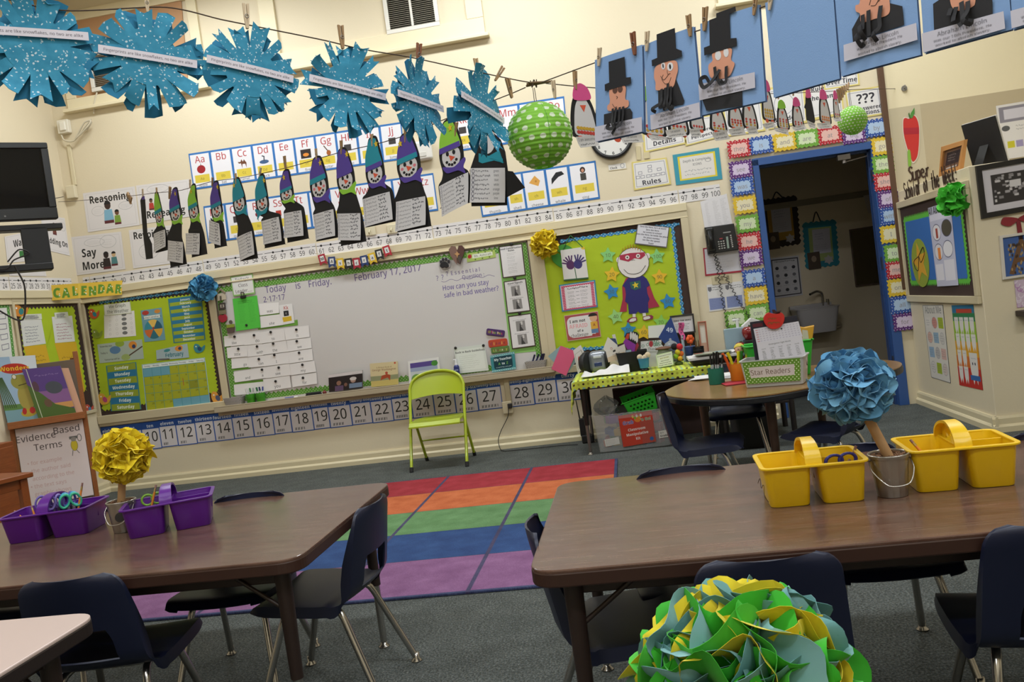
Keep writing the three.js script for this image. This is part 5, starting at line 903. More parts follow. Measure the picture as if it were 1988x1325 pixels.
// ---------------------------------------------------------------- anchor chart signs
function sign(px,words,label,o={}){return PH(px,(c,w,h)=>{fill(c,o.edge??'#d9c878',0,0,w,h);fill(c,'#dedbd9',w*.05,h*.06,w*.9,h*.88);c.strokeStyle='#8a8a92';c.lineWidth=2;c.strokeRect(w*.09,h*.11,w*.82,h*.78);for(const[s,x,y,z,col]of words)txt(c,s,x*w,y*h,z*h,col??'#2a2830',{bold:true});o.draw?.(c,w,h);},'chart_sign',label,'sign',{th:.002,w:o.w??.003});}
sign([[1246,238],[1327,226],[1333,279],[1250,297]],[['Details',.5,.76,.22]],'yellow edged card reading Details below the hanging portraits');
sign([[1323,232],[1400,220],[1411,263],[1331,284]],[['Different',.55,.5,.18],['Perspectives',.55,.72,.18]],'yellow edged card reading Different Perspectives behind the penguins');
sign([[1402,205],[1478,193],[1486,254],[1409,266]],[['Patterns',.5,.76,.18]],'yellow edged card with circles behind the middle penguins',{draw:(c,w,h)=>{ring(c,w*.35,h*.35,w*.12,h*.18,'#778',2);ring(c,w*.6,h*.35,w*.14,h*.2,'#778',2);}});
sign([[1485,172],[1560,160],[1568,238],[1492,252]],[['Big Ideas',.5,.8,.15]],'yellow edged card with a drawn circle behind the right penguins',{draw:(c,w,h)=>ring(c,w*.45,h*.45,w*.25,h*.25,'#889',2)});
sign([[1560,152],[1630,140],[1640,222],[1568,236]],[['Rules of',.5,.3,.14],['the Game',.5,.5,.14]],'yellow edged card left of the small green lantern',{w:.002});
sign([[1592,128],[1665,117],[1669,165],[1600,175]],[['Changes',.5,.45,.26],['Over Time',.5,.75,.26]],'yellow edged card reading Changes Over Time under the portraits');
sign([[1640,178],[1708,167],[1717,222],[1648,233]],[['???',.55,.35,.45],['Unanswered',.5,.68,.18],['Questions',.5,.84,.18]],'yellow edged card with question marks reading Unanswered Questions');
sign([[1226,315],[1294,306],[1303,358],[1231,370]],[['Rules',.5,.78,.24]],'yellow edged card reading Rules with a tree of boxes',{draw:(c,w,h)=>{c.strokeStyle='#556';c.lineWidth=1.5;for(const[x,y]of[[.5,.2],[.5,.34],[.22,.38],[.75,.34],[.15,.52],[.28,.52],[.44,.52],[.57,.52],[.7,.52],[.83,.52]])c.strokeRect(w*(x-.05),h*y,w*.1,h*.09);}});
PH(yG(582,600,880,552,903,755,605,795),(c,w,h)=>{fill(c,'#3b92a6',0,0,w,h);fill(c,'#d9c53a',w*.1,h*.1,w*.8,h*.78);fill(c,'#dbd6d0',w*.14,h*.15,w*.72,h*.68);txt(c,'Depth & Complexity',w*.5,h*.28,h*.1,'#666');txt(c,'ICONS',w*.5,h*.42,h*.1,'#666');scrib(c,w*.22,h*.6,w*.55,2,h*.12,'#999',2,.1);ring(c,w*.74,h*.34,w*.06,h*.05,'#888',2);},'icons_sign','white sign on yellow and teal card headed Depth and Complexity Icons','sign',{th:.002});
PH(z3(715,1272,855,1252,862,1305,722,1322),(c,w,h)=>{fill(c,'#cdbf98',0,0,w,h);fill(c,'#dcd8d2',w*.03,h*.1,w*.94,h*.78);txt(c,'Clock',w*.3,h*.6,h*.42,'#3a3834',{bold:true});ring(c,w*.78,h*.45,h*.28,h*.3,'#888',2);},'clock_label','small cream label reading Clock under the wall clock','sign');
for(const[px,n]of[[yG(345,545,375,545,380,632,352,632),'left'],[yG(395,585,432,580,436,620,400,625),'right']])paper(BW,px,M('#cdbf98',.6),'paper_tab',`cream vertical paper tab, ${n} of two between clock and Rules card`,'tab',{w:.003,th:.004});
{
const c0=meet(BW,1187,268),R=.175,t=thing('wall_clock','round black rimmed wall clock mostly hidden behind penguins and portraits','clock',[c0[0],c0[1]-R,.002]);
part(t,'rim',new THREE.TorusGeometry(R-.014,.017,10,48).scale(1,1,1.2).translate(0,R,.018),M('#1a1a1b',.35));
const q=[[-R,2*R],[R,2*R],[R,0],[-R,0]],U=printed(q,(c,w,h)=>{fill(c,'#dcdad4',0,0,w,h);for(let i=1;i<=12;i++)txt(c,i,w/2+Math.sin(i*PI/6)*w*.36,h/2-Math.cos(i*PI/6)*h*.36,w*.1,'#222',{bold:true});},620);
const fg=new THREE.CircleGeometry(R-.012,40).translate(0,R,.014),uv=fg.attributes.uv,p=fg.attributes.position;for(let i=0;i<uv.count;i++)uv.setXY(i,lerp(U.u0,U.u1,p.getX(i)/(2*R)+.5),lerp(U.v0,U.v1,p.getY(i)/(2*R)));
part(t,'face',fg,U.mat);part(t,'back',rod([0,R,0],[0,R,.013],R-.01,R-.01,40),M('#1a1a1b',.5));part(t,'hour_hand',box(.01,.08,.002,.02,R+.03,.018,0),M('#111',.5));part(t,'minute_hand',box(.007,.12,.002,-.03,R+.04,.02,0),M('#111',.5));
}
// ---------------------------------------------------------------- strings across the room
const C0=(()=>{const m=meet(plane(0,3.78,1,0),1040,160);return V3(m[0],m[1],3.78);})();
const FLAKE=(()=>{const m=meet(plane(0,4.8,1,0),70,20);return plane(m[0],4.8,C0.x-m[0],C0.z-4.8);})();
const SNOW=plane(-4.72,.2,C0.x+4.72,C0.z-.2),PENG=plane(C0.x,C0.z,2.3-C0.x,-C0.z),LINC=(()=>{const m=meet(plane(0,4.75,1,0),1900,0);return plane(C0.x,C0.z,m[0]-C0.x,4.75-C0.z);})();
const on3=(pl,px,py,w=0)=>at3(pl,...meet(pl,px,py),w);
const twine=M('#4a3a2c',.8);
function string(pl,pts,label,ends=[]){const P=pts.map((p)=>on3(pl,p[0],p[1]));const b=P[0].clone();return solo('string',label,'string',tube(P.map((p)=>p.clone().sub(b)),.0022,80,5),twine,[b.x,b.y,b.z]);}
string(FLAKE,[[-60,-20],[120,20],[320,14],[430,38],[520,56],[628,78],[700,95],[800,112],[900,134],[1000,155],[1028,160]],'thin string carrying the blue snowflakes, running from top left to the knot');
string(LINC,[[1052,160],[1155,122],[1252,90],[1360,58],[1485,12],[1600,-30],[1780,-100],[1960,-170]],'thin string carrying the blue portraits, rising from the knot to top right');
string(SNOW,[[108,392],[140,391],[250,381],[300,375],[350,370],[410,353],[470,345],[560,325],[660,296],[730,280],[790,262],[880,225],[985,185],[1020,170]],'thin string carrying the paper snowmen, running down to the left corner');
string(PENG,[[1060,162],[1160,171],[1300,176],[1480,182],[1600,178],[1660,174],[1752,172]],'thin string carrying paper penguins, running to the hook on far right');
{const p=on3(BW,1755,172);const t=thing('string_hook','small grey hook holding the penguin string on the far wall','hook',[p.x,p.y-.02,.003]);part(t,'plate',rod([0,.02,0],[0,.02,.008],.022,.022,14),M('#7a766e',.4));part(t,'hook',tube([[0,.02,.008],[0,.02,.03],[0,.035,.034],[0,.04,.024]],.004,14),M('#7a766e',.4));const q=on3(LW,108,393);const u=thing('string_hook','small hook holding the snowman string beside the television','hook',[-4.72,on3(SNOW,108,392).y-.01,.2]);part(u,'plate',rod([-.11,.01,0],[-.1,.01,0],.02,.02,12),M('#7a766e',.4));part(u,'hook',rod([-.1,.01,0],[0,.012,0],.003),M('#5a564e',.4));}
// clothespins
const pinWood=[M('#b89a74',.7),M('#9a7a54',.7),M('#c9b496',.7),M('#7d4a2c',.7)];
const pinHalf=(s)=>extr(poly([[0,.038],[s*.0065,.04],[s*.0065,-.005],[s*.0045,-.036],[s*.001,-.038],[s*.001,-.006],[s*.0022,0]].map((p)=>[p[0]+s*.0008,p[1]])),.009,.0008).translate(0,0,-.0045);
const pinG=[pinHalf(-1).rotateZ(.05),pinHalf(1).rotateZ(-.05)],springG=merge(new THREE.TorusGeometry(.0055,.0011,5,14).translate(0,0,.006),new THREE.TorusGeometry(.0055,.0011,5,14).translate(0,0,-.006));
function pin(pl,top,bot,what,tone=0,group){
const a=on3(pl,...top,.004),b=on3(pl,...bot,.004),L=a.distanceTo(b),m=a.clone().lerp(b,.5),s=L/.08;
const t=thing('clothespin',what,'clothespin',[m.x,m.y,m.z],pl.turn,group??'wooden clothespins on the strings');
const d=a.clone().sub(b),ang=Math.atan2(-(d.x*pl.ux+d.z*pl.uz),d.y);t.rotation.order='YXZ';t.rotation.z=ang;t.scale.setScalar(Math.min(1.25,Math.max(.75,s)));
for(const g of pinG)part(t,'jaw',g,pinWood[tone]);part(t,'spring',springG,M('#8a8680',.35,{metalness:.8}));
}
// ---------------------------------------------------------------- snowflakes of cut blue paper
const flakeTex=(()=>{const cv=document.createElement('canvas');cv.width=cv.height=1024;const c=cv.getContext('2d');fill(c,'#2f87a8',0,0,1024,1024);const id=c.getImageData(0,0,1024,1024);for(let i=0;i<id.data.length;i+=4){const X=(i/4)%1024,Y=(i/4)>>10,n=fbm(X/60,Y/60,21,4)*22+(rnd()-.5)*7;id.data[i]=cl(id.data[i]+n);id.data[i+1]=cl(id.data[i+1]+n);id.data[i+2]=cl(id.data[i+2]+n);}c.putImageData(id,0,0);c.fillStyle='#bccfd8';for(let i=0;i<950;i++){c.beginPath();c.ellipse(rnd()*1024,rnd()*1024,rr(2,6.5),rr(2,9),rr(0,3),0,7);c.fill();}const t=new THREE.CanvasTexture(cv);t.wrapS=t.wrapT=THREE.MirroredRepeatWrapping;t.colorSpace=THREE.SRGBColorSpace;t.magFilter=THREE.LinearFilter;t.repeat.set(2,2);return t;})();
const flakeM=M('#ffffff',.8,{map:flakeTex}),flakeB=M('#1d6f92',.85),flakeP=M('#2a82a6',.8);
function flakeGeo(R,K,sd,back){
seed=sd*977+3;const gs=[],ri=R*.46,th=.0012;
const core=new THREE.Shape();for(let i=0;i<40;i++){const a=i/40*2*PI,r=ri*1.12;i?core.lineTo(r*Math.cos(a),r*Math.sin(a)):core.moveTo(r,0);}
gs.push(extr(core,th));
for(let k=0;k<K;k++){
const a=(k+.5)/K*2*PI+rr(-.07,.07)+(back?.12:0),up=Math.abs(Math.sin(a)),L=R*rr(.86,1.02),big=(k%3!==1),w=ri*PI/K*(big?1.12:.8),flat=up<.45&&!back,curl=flat?rr(-.03,-.005):rr(-.03,.05)*(1-.4*up),tw=flat?0:rr(-.25,.25),ten=rr(1.0,1.15),tip=big?rr(1.1,1.3):rr(.85,1.1),fl=rr(0,1);
gs.push(shell((u,v)=>{const x=u*2-1,r=lerp(ri*.8,L-(v>.99?(fl<.35?.018*(1-Math.abs(x)):fl<.6?.016*Math.max(0,x):.01*Math.max(0,-x)):0),v),hw=w*lerp(1,ten*tip,v),z=curl*v*v+tw*x*hw*v+.0006;return[Math.cos(a)*r-Math.sin(a)*x*hw,Math.sin(a)*r+Math.cos(a)*x*hw,z];},4,6,th));
}
const g=merge(gs),p=g.attributes.position,uv=g.attributes.uv;for(let i=0;i<p.count;i++)uv.setXY(i,p.getX(i)+sd*.37,p.getY(i)+sd*.21);
return g;
}
[[72,92,.17,13,0,0,[[0,53],[166,64],[168,80],[0,72]],[30,-30]],[288,112,.172,14,.05,1,z1(728,355,1495,468,1505,530,735,430),[286,0]],[486,140,.164,13,.1,2,[[396,112],[555,144.6],[557,158],[398.6,129.5]],[479,33]],[674,172,.166,14,.1,3,z2(398,590,950,710,955,772,402,660),[663,73]],[813,197,.168,14,.55,4,z2(1110,748,1480,775,1478,822,1122,812),[812,106]],[934,214,.17,13,.5,5,z2(1508,760,1930,870,1928,918,1510,808),[925,131]]].forEach(([x,y,R,K,turn,i,st,hang])=>{
const p=on3(FLAKE,x,y),t=thing('paper_snowflake',`blue paper snowflake with white flecks, ${['first from the left, cut by the frame edge', 'second from the left and largest', 'third from the left', 'fourth from the left', 'fifth from the left, above the purple hats', 'sixth from the left, beside the big green lantern'][i]}`,'paper snowflake',[p.x,p.y-R,p.z],FLAKE.turn+turn,'blue paper snowflakes on the string');
part(t,'front_sheet',flakeGeo(R,K,i+1,false).translate(0,R,.006),flakeM);
part(t,'back_sheet',flakeGeo(R*.97,K-1,i+11,true).rotateY(PI).translate(.002,R-.012,-.008),flakeB);
const q=st.map((s)=>{const m=on3(FLAKE,s[0],s[1]).sub(t.position);const c=Math.cos(-t.rotation.y),s2=Math.sin(-t.rotation.y);return[(m.x*c+m.z*s2)/(turn>.3?Math.cos(turn)**.8:1),m.y];});
const m0=[(q[0][0]+q[1][0])/2,(q[0][1]+q[1][1]+q[2][1]+q[3][1])/4],an=Math.atan2(q[1][1]-q[0][1],q[1][0]-q[0][0]),hw=i===0?.15:.142,hh=.0125,rot=(a,b)=>[(i===0?-.01:0)+a*Math.cos(an)-b*Math.sin(an),m0[1]+a*Math.sin(an)+b*Math.cos(an)];
const sq=[rot(-hw,hh),rot(hw,hh),rot(hw,-hh),rot(-hw,-hh)],U=print(420,40,(c,w,h)=>{fill(c,'#d9d3dc',0,0,w,h);txt(c,'Fingerprints are like snowflakes, no two are alike',w/2,h/2,fit(c,'Fingerprints are like snowflakes, no two are alike',22,w*.9),'#4a454e');});
part(t,'caption_strip',sheetGeo(sq,.0008,U,.004,.012),U.mat);
});
// pins for the snowflakes
[[[284,-4],[286,18],2],[[476,8],[480,58],2],[[660,50],[665,97],1],[[813,85],[811,129],3],[[922,114],[929,151],0],[[976,131],[960,158],1],[[984,153],[993,192],1]].forEach(([a,b,tn],i)=>pin(FLAKE,a,b,['clothespin holding the second snowflake from left','clothespin holding the third snowflake from left','clothespin holding the fourth snowflake from left','dark brown clothespin holding the fifth snowflake','clothespin holding the snowflake beside the lantern','tilted empty clothespin right of the last snowflake','upright empty clothespin between last snowflake and knot'][i],tn));
// knot of pins over the lantern
{
const t=thing('knot_sticks','bundle of dark wooden pins tied where the four strings meet','bundle',[C0.x,C0.y-.02,C0.z]);
for(let i=0;i<4;i++)part(t,'stick',rod([-.04+i*.004,.02+(i%2)*.006-.006,-.008+i*.006],[.065,.016-i*.002,-.006+i*.005],.0045,.004,6),M('#6a5136',.8));
part(t,'twine',tube([[-.02,.03,0],[-.015,.0,.01],[-.005,.03,.01],[0,.0,-.008],[.005,.028,.01]],.0022,30,5),twine);
pin(LINC,[1075,157],[1079,192],'pale clothespin hanging beside the knot over the lantern',2);
}
// ---------------------------------------------------------------- paper lanterns
function lantern(x,y,z,R,label,nd,hang){
const t=thing('paper_lantern',label,'paper lantern',[x,y-R,z]),N=22,pts=[];
for(let i=0;i<=N*4;i++){const a=.3+(i/(N*4))*(PI-.36),r=R*(1-.022*Math.abs(Math.sin(i/4*PI))**.5+.0);pts.push([Math.max(.001,r*Math.sin(a)),R-r*Math.cos(a)]);}
const cv=document.createElement('canvas');cv.width=1024;cv.height=512;const c=cv.getContext('2d');fill(c,'#84c43a',0,0,1024,512);c.fillStyle='#e2eed2';const rows=nd;for(let j=0;j<rows;j++){const v=(j+.5)/rows,s=Math.sin(.3+v*(PI-.36)),n=Math.max(3,Math.round(rows*2*s));for(let i=0;i<n;i++){c.beginPath();c.ellipse(((i+(j%2)*.5)/n)*1024,(1-v)*512,1024/(rows*2)*.27/Math.max(.3,s),512/rows*.25,0,0,7);c.fill();}}
for(let k=0;k<5;k++){c.fillStyle='#63a82a';c.fillRect(k*1024/5+60,0,5,512);}
const tx=new THREE.CanvasTexture(cv);tx.colorSpace=THREE.SRGBColorSpace;tx.wrapS=THREE.RepeatWrapping;tx.magFilter=THREE.LinearFilter;
part(t,'paper_globe',lathe(pts,56),M('#ffffff',.75,{map:tx,transmission:.22,thickness:0}));
part(t,'wire_ring',new THREE.TorusGeometry(R*.29,.0018,6,24).rotateX(PI/2).translate(0,2*R-R*.045,0),M('#8a8a80',.4,{metalness:.6}));
part(t,'hanger',merge(tube([[-R*.28,2*R-R*.05,0],[0,2*R-R*.3,0],[R*.28,2*R-R*.05,0]],.0016,16,5),rod([-.004,2*R-R*.3,0],[-.003,hang-y+R,0],.0014,.0014,5),rod([.006,2*R-R*.3,0],[.003,hang-y+R,0],.0014,.0014,5)),twine);
}
{
const m=on3(plane(0,C0.z,1,0),1048,264),R=.13;lantern(m.x-.0,m.y,C0.z,R,'large green paper lantern with white dots hanging from the knot',9,C0.y-.02);
const s=on3(PENG,1655,234);lantern(s.x,s.y,s.z,.1,'small green dotted paper lantern hanging before the doorway corner',13,on3(PENG,1652,176).y);
}
// ---------------------------------------------------------------- snowmen
const TEAL='#1f8fa3',PURP='#55409a',GRN='#8fca3c',blackP=M('#161517',.85),whiteP=M('#d4d1d2',.8),orangeP=M('#d9573a',.8),starP=M('#d9b92e',.75),pinkP=M('#d97a86',.8);
// f: enlargement frame; T hat top; F face centre with radii in its pixels; H hat, band and scarf colours; S sheet corners
function snowman(f,T,F,hat,band,scarf,S,label,o={}){
const sp=f(...S),fx=f(F[0],F[1])[0],tp=f(T[0],T[1])[0];
const t=onPlane(SNOW,[...sp,tp],'paper_snowman',label,'paper snowman',{w:.002,group:'paper snowmen on the string'}),s=sp.map((p)=>t.L(...p)),c=t.L(...fx),h=t.L(...tp);
const rx=Math.abs(t.L(...f(F[0]+F[2],F[1])[0])[0]-c[0]),ry=Math.abs(t.L(...f(F[0],F[1]+F[3])[0])[1]-c[1]),sl=(s[0][0]+s[3][0])/2,sr=(s[1][0]+s[2][0])/2,m=.012,by=Math.min(s[2][1],s[3][1])-(o.tail??.01);
const W=(sr-sl)/2+m,bx=(sl+sr)/2+(o.shift??0);
t.cut('silhouette',smooth([[h[0]-rx*.55,h[1]+.004],[h[0]+rx*.6,h[1]+.004],[c[0]+rx*1.3,c[1]+ry*.9],[c[0]+rx*1.3,c[1]-ry*.4],[c[0]+rx*1.1,c[1]-ry*1.15],[bx+W*.9,lerp(c[1]-ry,s[1][1],.75)],[bx+W,s[1][1]-.02],[bx+W*1.02,by+.004],[bx+W,by],[bx-W,by+(o.slant??.01)],[bx-W,by+.02],[bx-W,s[0][1]],[bx-W*.75,lerp(c[1]-ry,s[0][1],.6)],[c[0]-rx*1.15,c[1]-ry*1.1],[c[0]-rx*1.3,c[1]],[c[0]-rx*1.2,c[1]+ry*.9]],90,.35),blackP,0,.0014,{uv:true});
t.dot('face',c[0],c[1],rx,ry,whiteP,.0016,.001,{uv:true,rot:o.tilt??0});
const b=c[1]+ry*.55;
if(hat){t.cut('hat',smooth([[c[0]-rx*1.05,b],[c[0]-rx*.95,lerp(b,h[1],.5)],[h[0]-rx*.4,h[1]],[h[0]+rx*.45,h[1]-.004],[c[0]+rx*.95,lerp(b,h[1],.5)],[c[0]+rx*1.1,b+.004]],50,.3),M(hat,.8),.0028,.0012,{uv:true});t.cut('hat_band',[[c[0]-rx*1.15,b-ry*.1],[c[0]+rx*1.15,b+ry*.05],[c[0]+rx*1.1,b+ry*.5],[c[0]-rx*1.1,b+ry*.38]],M(band,.8),.0042,.001,{uv:true});
if(o.star!==0)t.cut('star',starPts(h[0]+rx*(o.star??.55),h[1]-.03,.018,.008),starP,.0054,.0008,{uv:true});}
for(const k of[-1,1])t.dot('eye',c[0]+k*rx*.35,c[1]+ry*.3,rx*.16,ry*.19,blackP,.0028,.0007,{uv:true});
t.cut('nose',[[c[0]-rx*.22,c[1]+ry*.18],[c[0]+rx*.42,c[1]-ry*.12],[c[0]-rx*.08,c[1]-ry*.36]],orangeP,.0028,.0008,{uv:true});
for(let k=0;k<5;k++){const a=PI*(1.18+.16*k);t.dot('mouth_dot',c[0]+Math.cos(a)*rx*.62,c[1]+Math.sin(a)*ry*.68,rx*.14,ry*.12,blackP,.0028,.0007,{uv:true});}
if(o.cheek)for(const k of[-1,1])t.dot('cheek',c[0]+k*rx*.7,c[1]-ry*.02,rx*.16,ry*.13,pinkP,.0028,.0006,{uv:true});
if(scarf){const y=c[1]-ry*1.02,d=o.side??1;t.cut('scarf',smooth([[c[0]-d*rx*1.0,y+ry*.35],[c[0]+d*rx*.2,y+ry*.1],[c[0]+d*rx*1.35,y+ry*.6],[c[0]+d*rx*1.5,y+ry*.35],[c[0]+d*rx*1.2,y-ry*.1],[c[0]+d*rx*1.3,y-ry*.7],[c[0]+d*rx*.6,y-ry*.3],[c[0]-d*rx*.6,y-ry*.25]],50,.4),M(scarf,.8),.0045,.0012,{uv:true});}
t.sheet('writing_sheet',sp,(cv,w,hh)=>{fill(cv,'#d3d1d4',0,0,w,hh);for(let k=0;k<7;k++){const y=hh*(.1+k*.128);ring(cv,w*.08,y,3,3,'#667',1);scrib(cv,w*.15,y,w*.4,1,9,'#8a8a90',1.4,.1);scrib(cv,w*.6,y-2,w*.3,1,14,'#55555c',2,.4);}},.006,.0008,{lift:.01,bulge:.006});
}
{
const px=z5(1085,218,1122,212,1182,672,1130,680),t=onPlane(SNOW,px,'paper_snowman','black paper snowman turned edge-on, leftmost on the string','paper snowman',{group:'paper snowmen on the string'});
t.cut('silhouette',z5(1085,225,1100,190,1122,215,1140,480,1175,560,1182,672,1130,680,1108,500,1088,260),blackP,0,.0014);t.cut('hat',z5(1098,190,1118,188,1122,216,1100,220),M(PURP,.8),.002,.001);
}
snowman(z5,[1210,172],[1232,350,24,58],GRN,TEAL,GRN,[1195,482,1282,448,1297,580,1205,630],'paper snowman in green hat with teal band and red-brown cheeks, second from the left',{cheek:1,star:0});
snowman(z5,[1352,140],[1360,330,36,60],PURP,TEAL,GRN,[1305,532,1420,545,1432,708,1310,688],'paper snowman in purple hat hanging before the Revealing poster',{star:.1});
snowman(z5,[1495,112],[1500,312,32,62],GRN,TEAL,GRN,[1442,476,1550,478,1558,640,1452,640],'paper snowman in plain lime hat with teal band, fourth from left',{star:-.6,shift:.06});
snowman(z5,[1668,90],[1678,305,36,62],PURP,TEAL,GRN,[1624,372,1700,402,1724,572,1630,540],'paper snowman in purple hat with pale sheet slanting below a green scarf',{star:.4,shift:.04});
snowman(z5,[1828,62],[1852,250,40,66],TEAL,TEAL,TEAL,[1835,512,1952,460,1985,640,1876,690],'paper snowman in teal hat and teal scarf, its sheet overlapping the number line',{star:-.5});
snowman(z6,[430,38],[438,245,40,68],TEAL,TEAL,TEAL,[435,386,570,350,606,536,465,565],'paper snowman in teal hat whose scarf end points left',{side:-1,tail:.02});
snowman(z6,[620,0],[628,178,42,52],PURP,TEAL,GRN,[610,325,745,300,775,495,622,515],'paper snowman in purple hat with lime scarf blowing up to the right',{star:-.4,tail:.02,shift:.012});
snowman(z2,[460,1225],[480,1448,56,88],PURP,TEAL,PURP,[438,1660,595,1615,622,1820,472,1855],'paper snowman in purple hat and purple scarf with pink cheeks',{star:.5,cheek:1});
snowman(z2,[655,1160],[685,1395,55,80],PURP,PURP,GRN,[625,1650,803,1646,818,1855,645,1855],'paper snowman in all purple hat with a wide green scarf',{star:.7,shift:.005});
snowman(z2,[890,1075],[912,1345,58,82],TEAL,PURP,PURP,[820,1540,1030,1480,1067,1694,848,1755],'paper snowman in teal hat with purple band, sheet tilted over two hooks',{star:.5,shift:.006});
snowman(z2,[1145,1045],[1170,1290,72,90],PURP,TEAL,PURP,[1080,1560,1305,1515,1320,1735,1085,1790],'large paper snowman in purple hat with teal band and pink cheeks',{star:-.6,cheek:1});
snowman(z2,[1475,940],[1500,1210,74,95],GRN,PURP,PURP,[1412,1440,1637,1330,1647,1570,1447,1675],'large paper snowman in green hat with purple band beside lowest snowflake',{star:.2,tail:-.03});
{
const f=(a)=>z7(...a),t=onPlane(SNOW,[...z7(382,240,655,240),...z2(1750,1010,1760,1010)],'paper_snowman','largest black paper snowman with teal bow tie, half hidden by last snowflake','paper snowman',{group:'paper snowmen on the string'});
t.cut('silhouette',[...z2(1710,1010,1800,1000,1880,1080,1915,1175,1935,1320),...z7(700,0,795,125,655,200,658,262,382,270,370,0),...z2(1640,1320,1690,1170)],blackP,0,.0014);const q=t.L(...z2(1775,1085)[0]);t.dot('face',q[0],q[1],.05,.055,whiteP,.0016,.001,{uv:true});
t.cut('bow_tie',z2(1712,1185,1790,1205,1870,1160,1905,1260,1830,1240,1740,1262,1712,1250),M(TEAL,.8),.0018,.0012);t.cut('scarf_end',z2(1795,1220,1900,1225,1900,1262,1850,1235),M(TEAL,.8),.0032,.001);
t.sheet('writing_sheet',z7(378,-25,645,-28,655,240,382,240),(cv,w,hh)=>{fill(cv,'#d3d1d4',0,0,w,hh);for(let k=0;k<7;k++){const y=hh*(.1+k*.128);ring(cv,w*.09,y,4,4,'#445',1.4);scrib(cv,w*.15,y,w*.4,1,9,'#66666c',1.6,.1);txt(cv,['green','black','blue','white','orange','purple','lime'][k],w*.75,y,hh*.085,'#4a4a52');}},.004,.0008,{lift:.008});
}
[[z5,[1105,138],[1108,195],'edge-on first snowman',2],[z5,[1212,125],[1216,190],'second snowman in green hat',0],[z5,[1318,118],[1312,215],'purple hat before the Revealing poster',1],[z5,[1472,62],[1470,130],'fourth snowman in lime hat',2],[z5,[1645,55],[1642,110],'fifth snowman in purple hat',1],[z5,[1822,15],[1830,100],'sixth snowman in teal hat',0],[z2,[212,1205],[222,1310],'snowman with lime scarf blowing right',1],[z2,[455,1150],[462,1235],'purple hatted snowman with pink cheeks',0],[z2,[650,1085],[655,1195],'all purple hatted snowman',1],[z2,[888,1040],[892,1128],'teal hatted snowman with purple band',0],[z2,[1146,1030],[1146,1075],'large purple hatted snowman',1],[z2,[1540,975],[1535,1025],'large snowman in green hat',1],[z6,[425,-10],[420,25],'snowman whose scarf points left',2]].forEach(([f,a,b,w,tn])=>pin(SNOW,f(...a)[0],f(...b)[0],'clothespin holding the '+w,tn));
for(let i=0;i<3;i++)pin(SNOW,z5(985+i*18,158+i*22)[0],z5(1018-i*3,262-i*8)[0],`spare clothespin of the bunch below the Reasoning heading, ${['lowest', 'middle', 'upper'][i]}`,1);
// ---------------------------------------------------------------- penguins
const candy=[M('#c23a34',.6),M('#c9a02e',.6),M('#d87a2e',.6)];
function penguin(px0,hatC,label,rows,o={}){
const[x0,y0,x1,y1]=px0,ln=.13*(y1-y0),px=[[x0,y0],[x1,y0],[x1+ln*.6,y1],[x0+ln*.6,y1]];
const t=onPlane(PENG,[...px,...(o.tag??[])],'paper_penguin',label,'paper penguin',{w:.002,group:'paper penguins on the string'}),q=px.map((p)=>t.L(...p)),top=q[0][1],bot=Math.min(q[2][1],q[3][1]),cx=(q[0][0]+q[1][0])/2,W=Math.max(.03,(q[1][0]-q[0][0])/2),H=top-bot,X=(f)=>cx+W*f,Y=(f)=>bot+H*f;
t.cut('body',smooth([[X(-.95),Y(.02)],[X(-1),Y(.35)],[X(-.75),Y(.72)],[X(-.3),Y(.97)],[X(.3),Y(.97)],[X(.75),Y(.72)],[X(1),Y(.35)],[X(.95),Y(.02)]],50,.4),blackP,0,.0014,{uv:true});
if(!o.turned){
t.cut('belly',smooth([[X(-.72),Y(.06)],[X(-.74),Y(.35)],[X(-.55),Y(.65)],[X(-.2),Y(.84)],[X(.2),Y(.84)],[X(.55),Y(.65)],[X(.74),Y(.35)],[X(.72),Y(.06)]],40,.4),whiteP,.0016,.001,{uv:true});
t.cut('beak',[[X(-.22),Y(.68)],[X(.22),Y(.7)],[X(.02),Y(.55)]],orangeP,.0028,.001,{uv:true});
rows.forEach((r,j)=>{for(let k=0;k<r[1];k++)t.dot('sweet',X(-.55+1.1*k/Math.max(1,r[1]-1)),Y(.12+.085*(rows.length-1-j)),W*.12,H*.036,candy[r[0]],.0028,.0016,{uv:true});});
for(const k of[-.45,.45])t.dot('foot',X(k),Y(-.01),W*.24,H*.055,orangeP,.003,.001,{uv:true});
}else t.cut('flipper',[[X(-.9),Y(.6)],[X(-1.35),Y(.45)],[X(-.95),Y(.4)]],blackP,.001,.001,{uv:true});
if(hatC)t.cut('hat',smooth([[X(-.62),Y(.78)],[X(-.5),Y(1.04)],[X(0),Y(1.14)],[X(.5),Y(1.06)],[X(.62),Y(.84)]],36,.4),M(hatC,.8),.0034,.0012,{uv:true});
if(o.tag)t.sheet('word_tag',o.tag,(c,w,h)=>{fill(c,'#bdb9b6',0,0,w,h);txt(c,'I am awesome',w/2,h*.3,fit(c,'I am awesome',h*.36,w*.85),'#444');scrib(c,w*.1,h*.72,w*.75,1,h*.3,'#555',1.6,.1);},.0045,.0008,{lift:.012});
}
const PK='#d9508e';
penguin(z3(392,680,600,1060).flat(),PK,'nearest paper penguin in pink hat with rows of sweets, right of the lantern',[[1,6],[0,6]],{tag:z3(460,1060,612,1050,625,1130,478,1150)});
penguin(z3(585,700,790,1060).flat(),GRN,'paper penguin in green hat half hidden behind the first portrait',[[1,5],[0,5]],{tag:z3(805,1048,965,1038,970,1105,808,1112)});
penguin(z3(935,690,1120,1040).flat(),GRN,'paper penguin between first two portraits, its red feet showing',[[0,5],[1,4]],{tag:z3(1015,1040,1188,1065,1195,1085,1030,1092)});
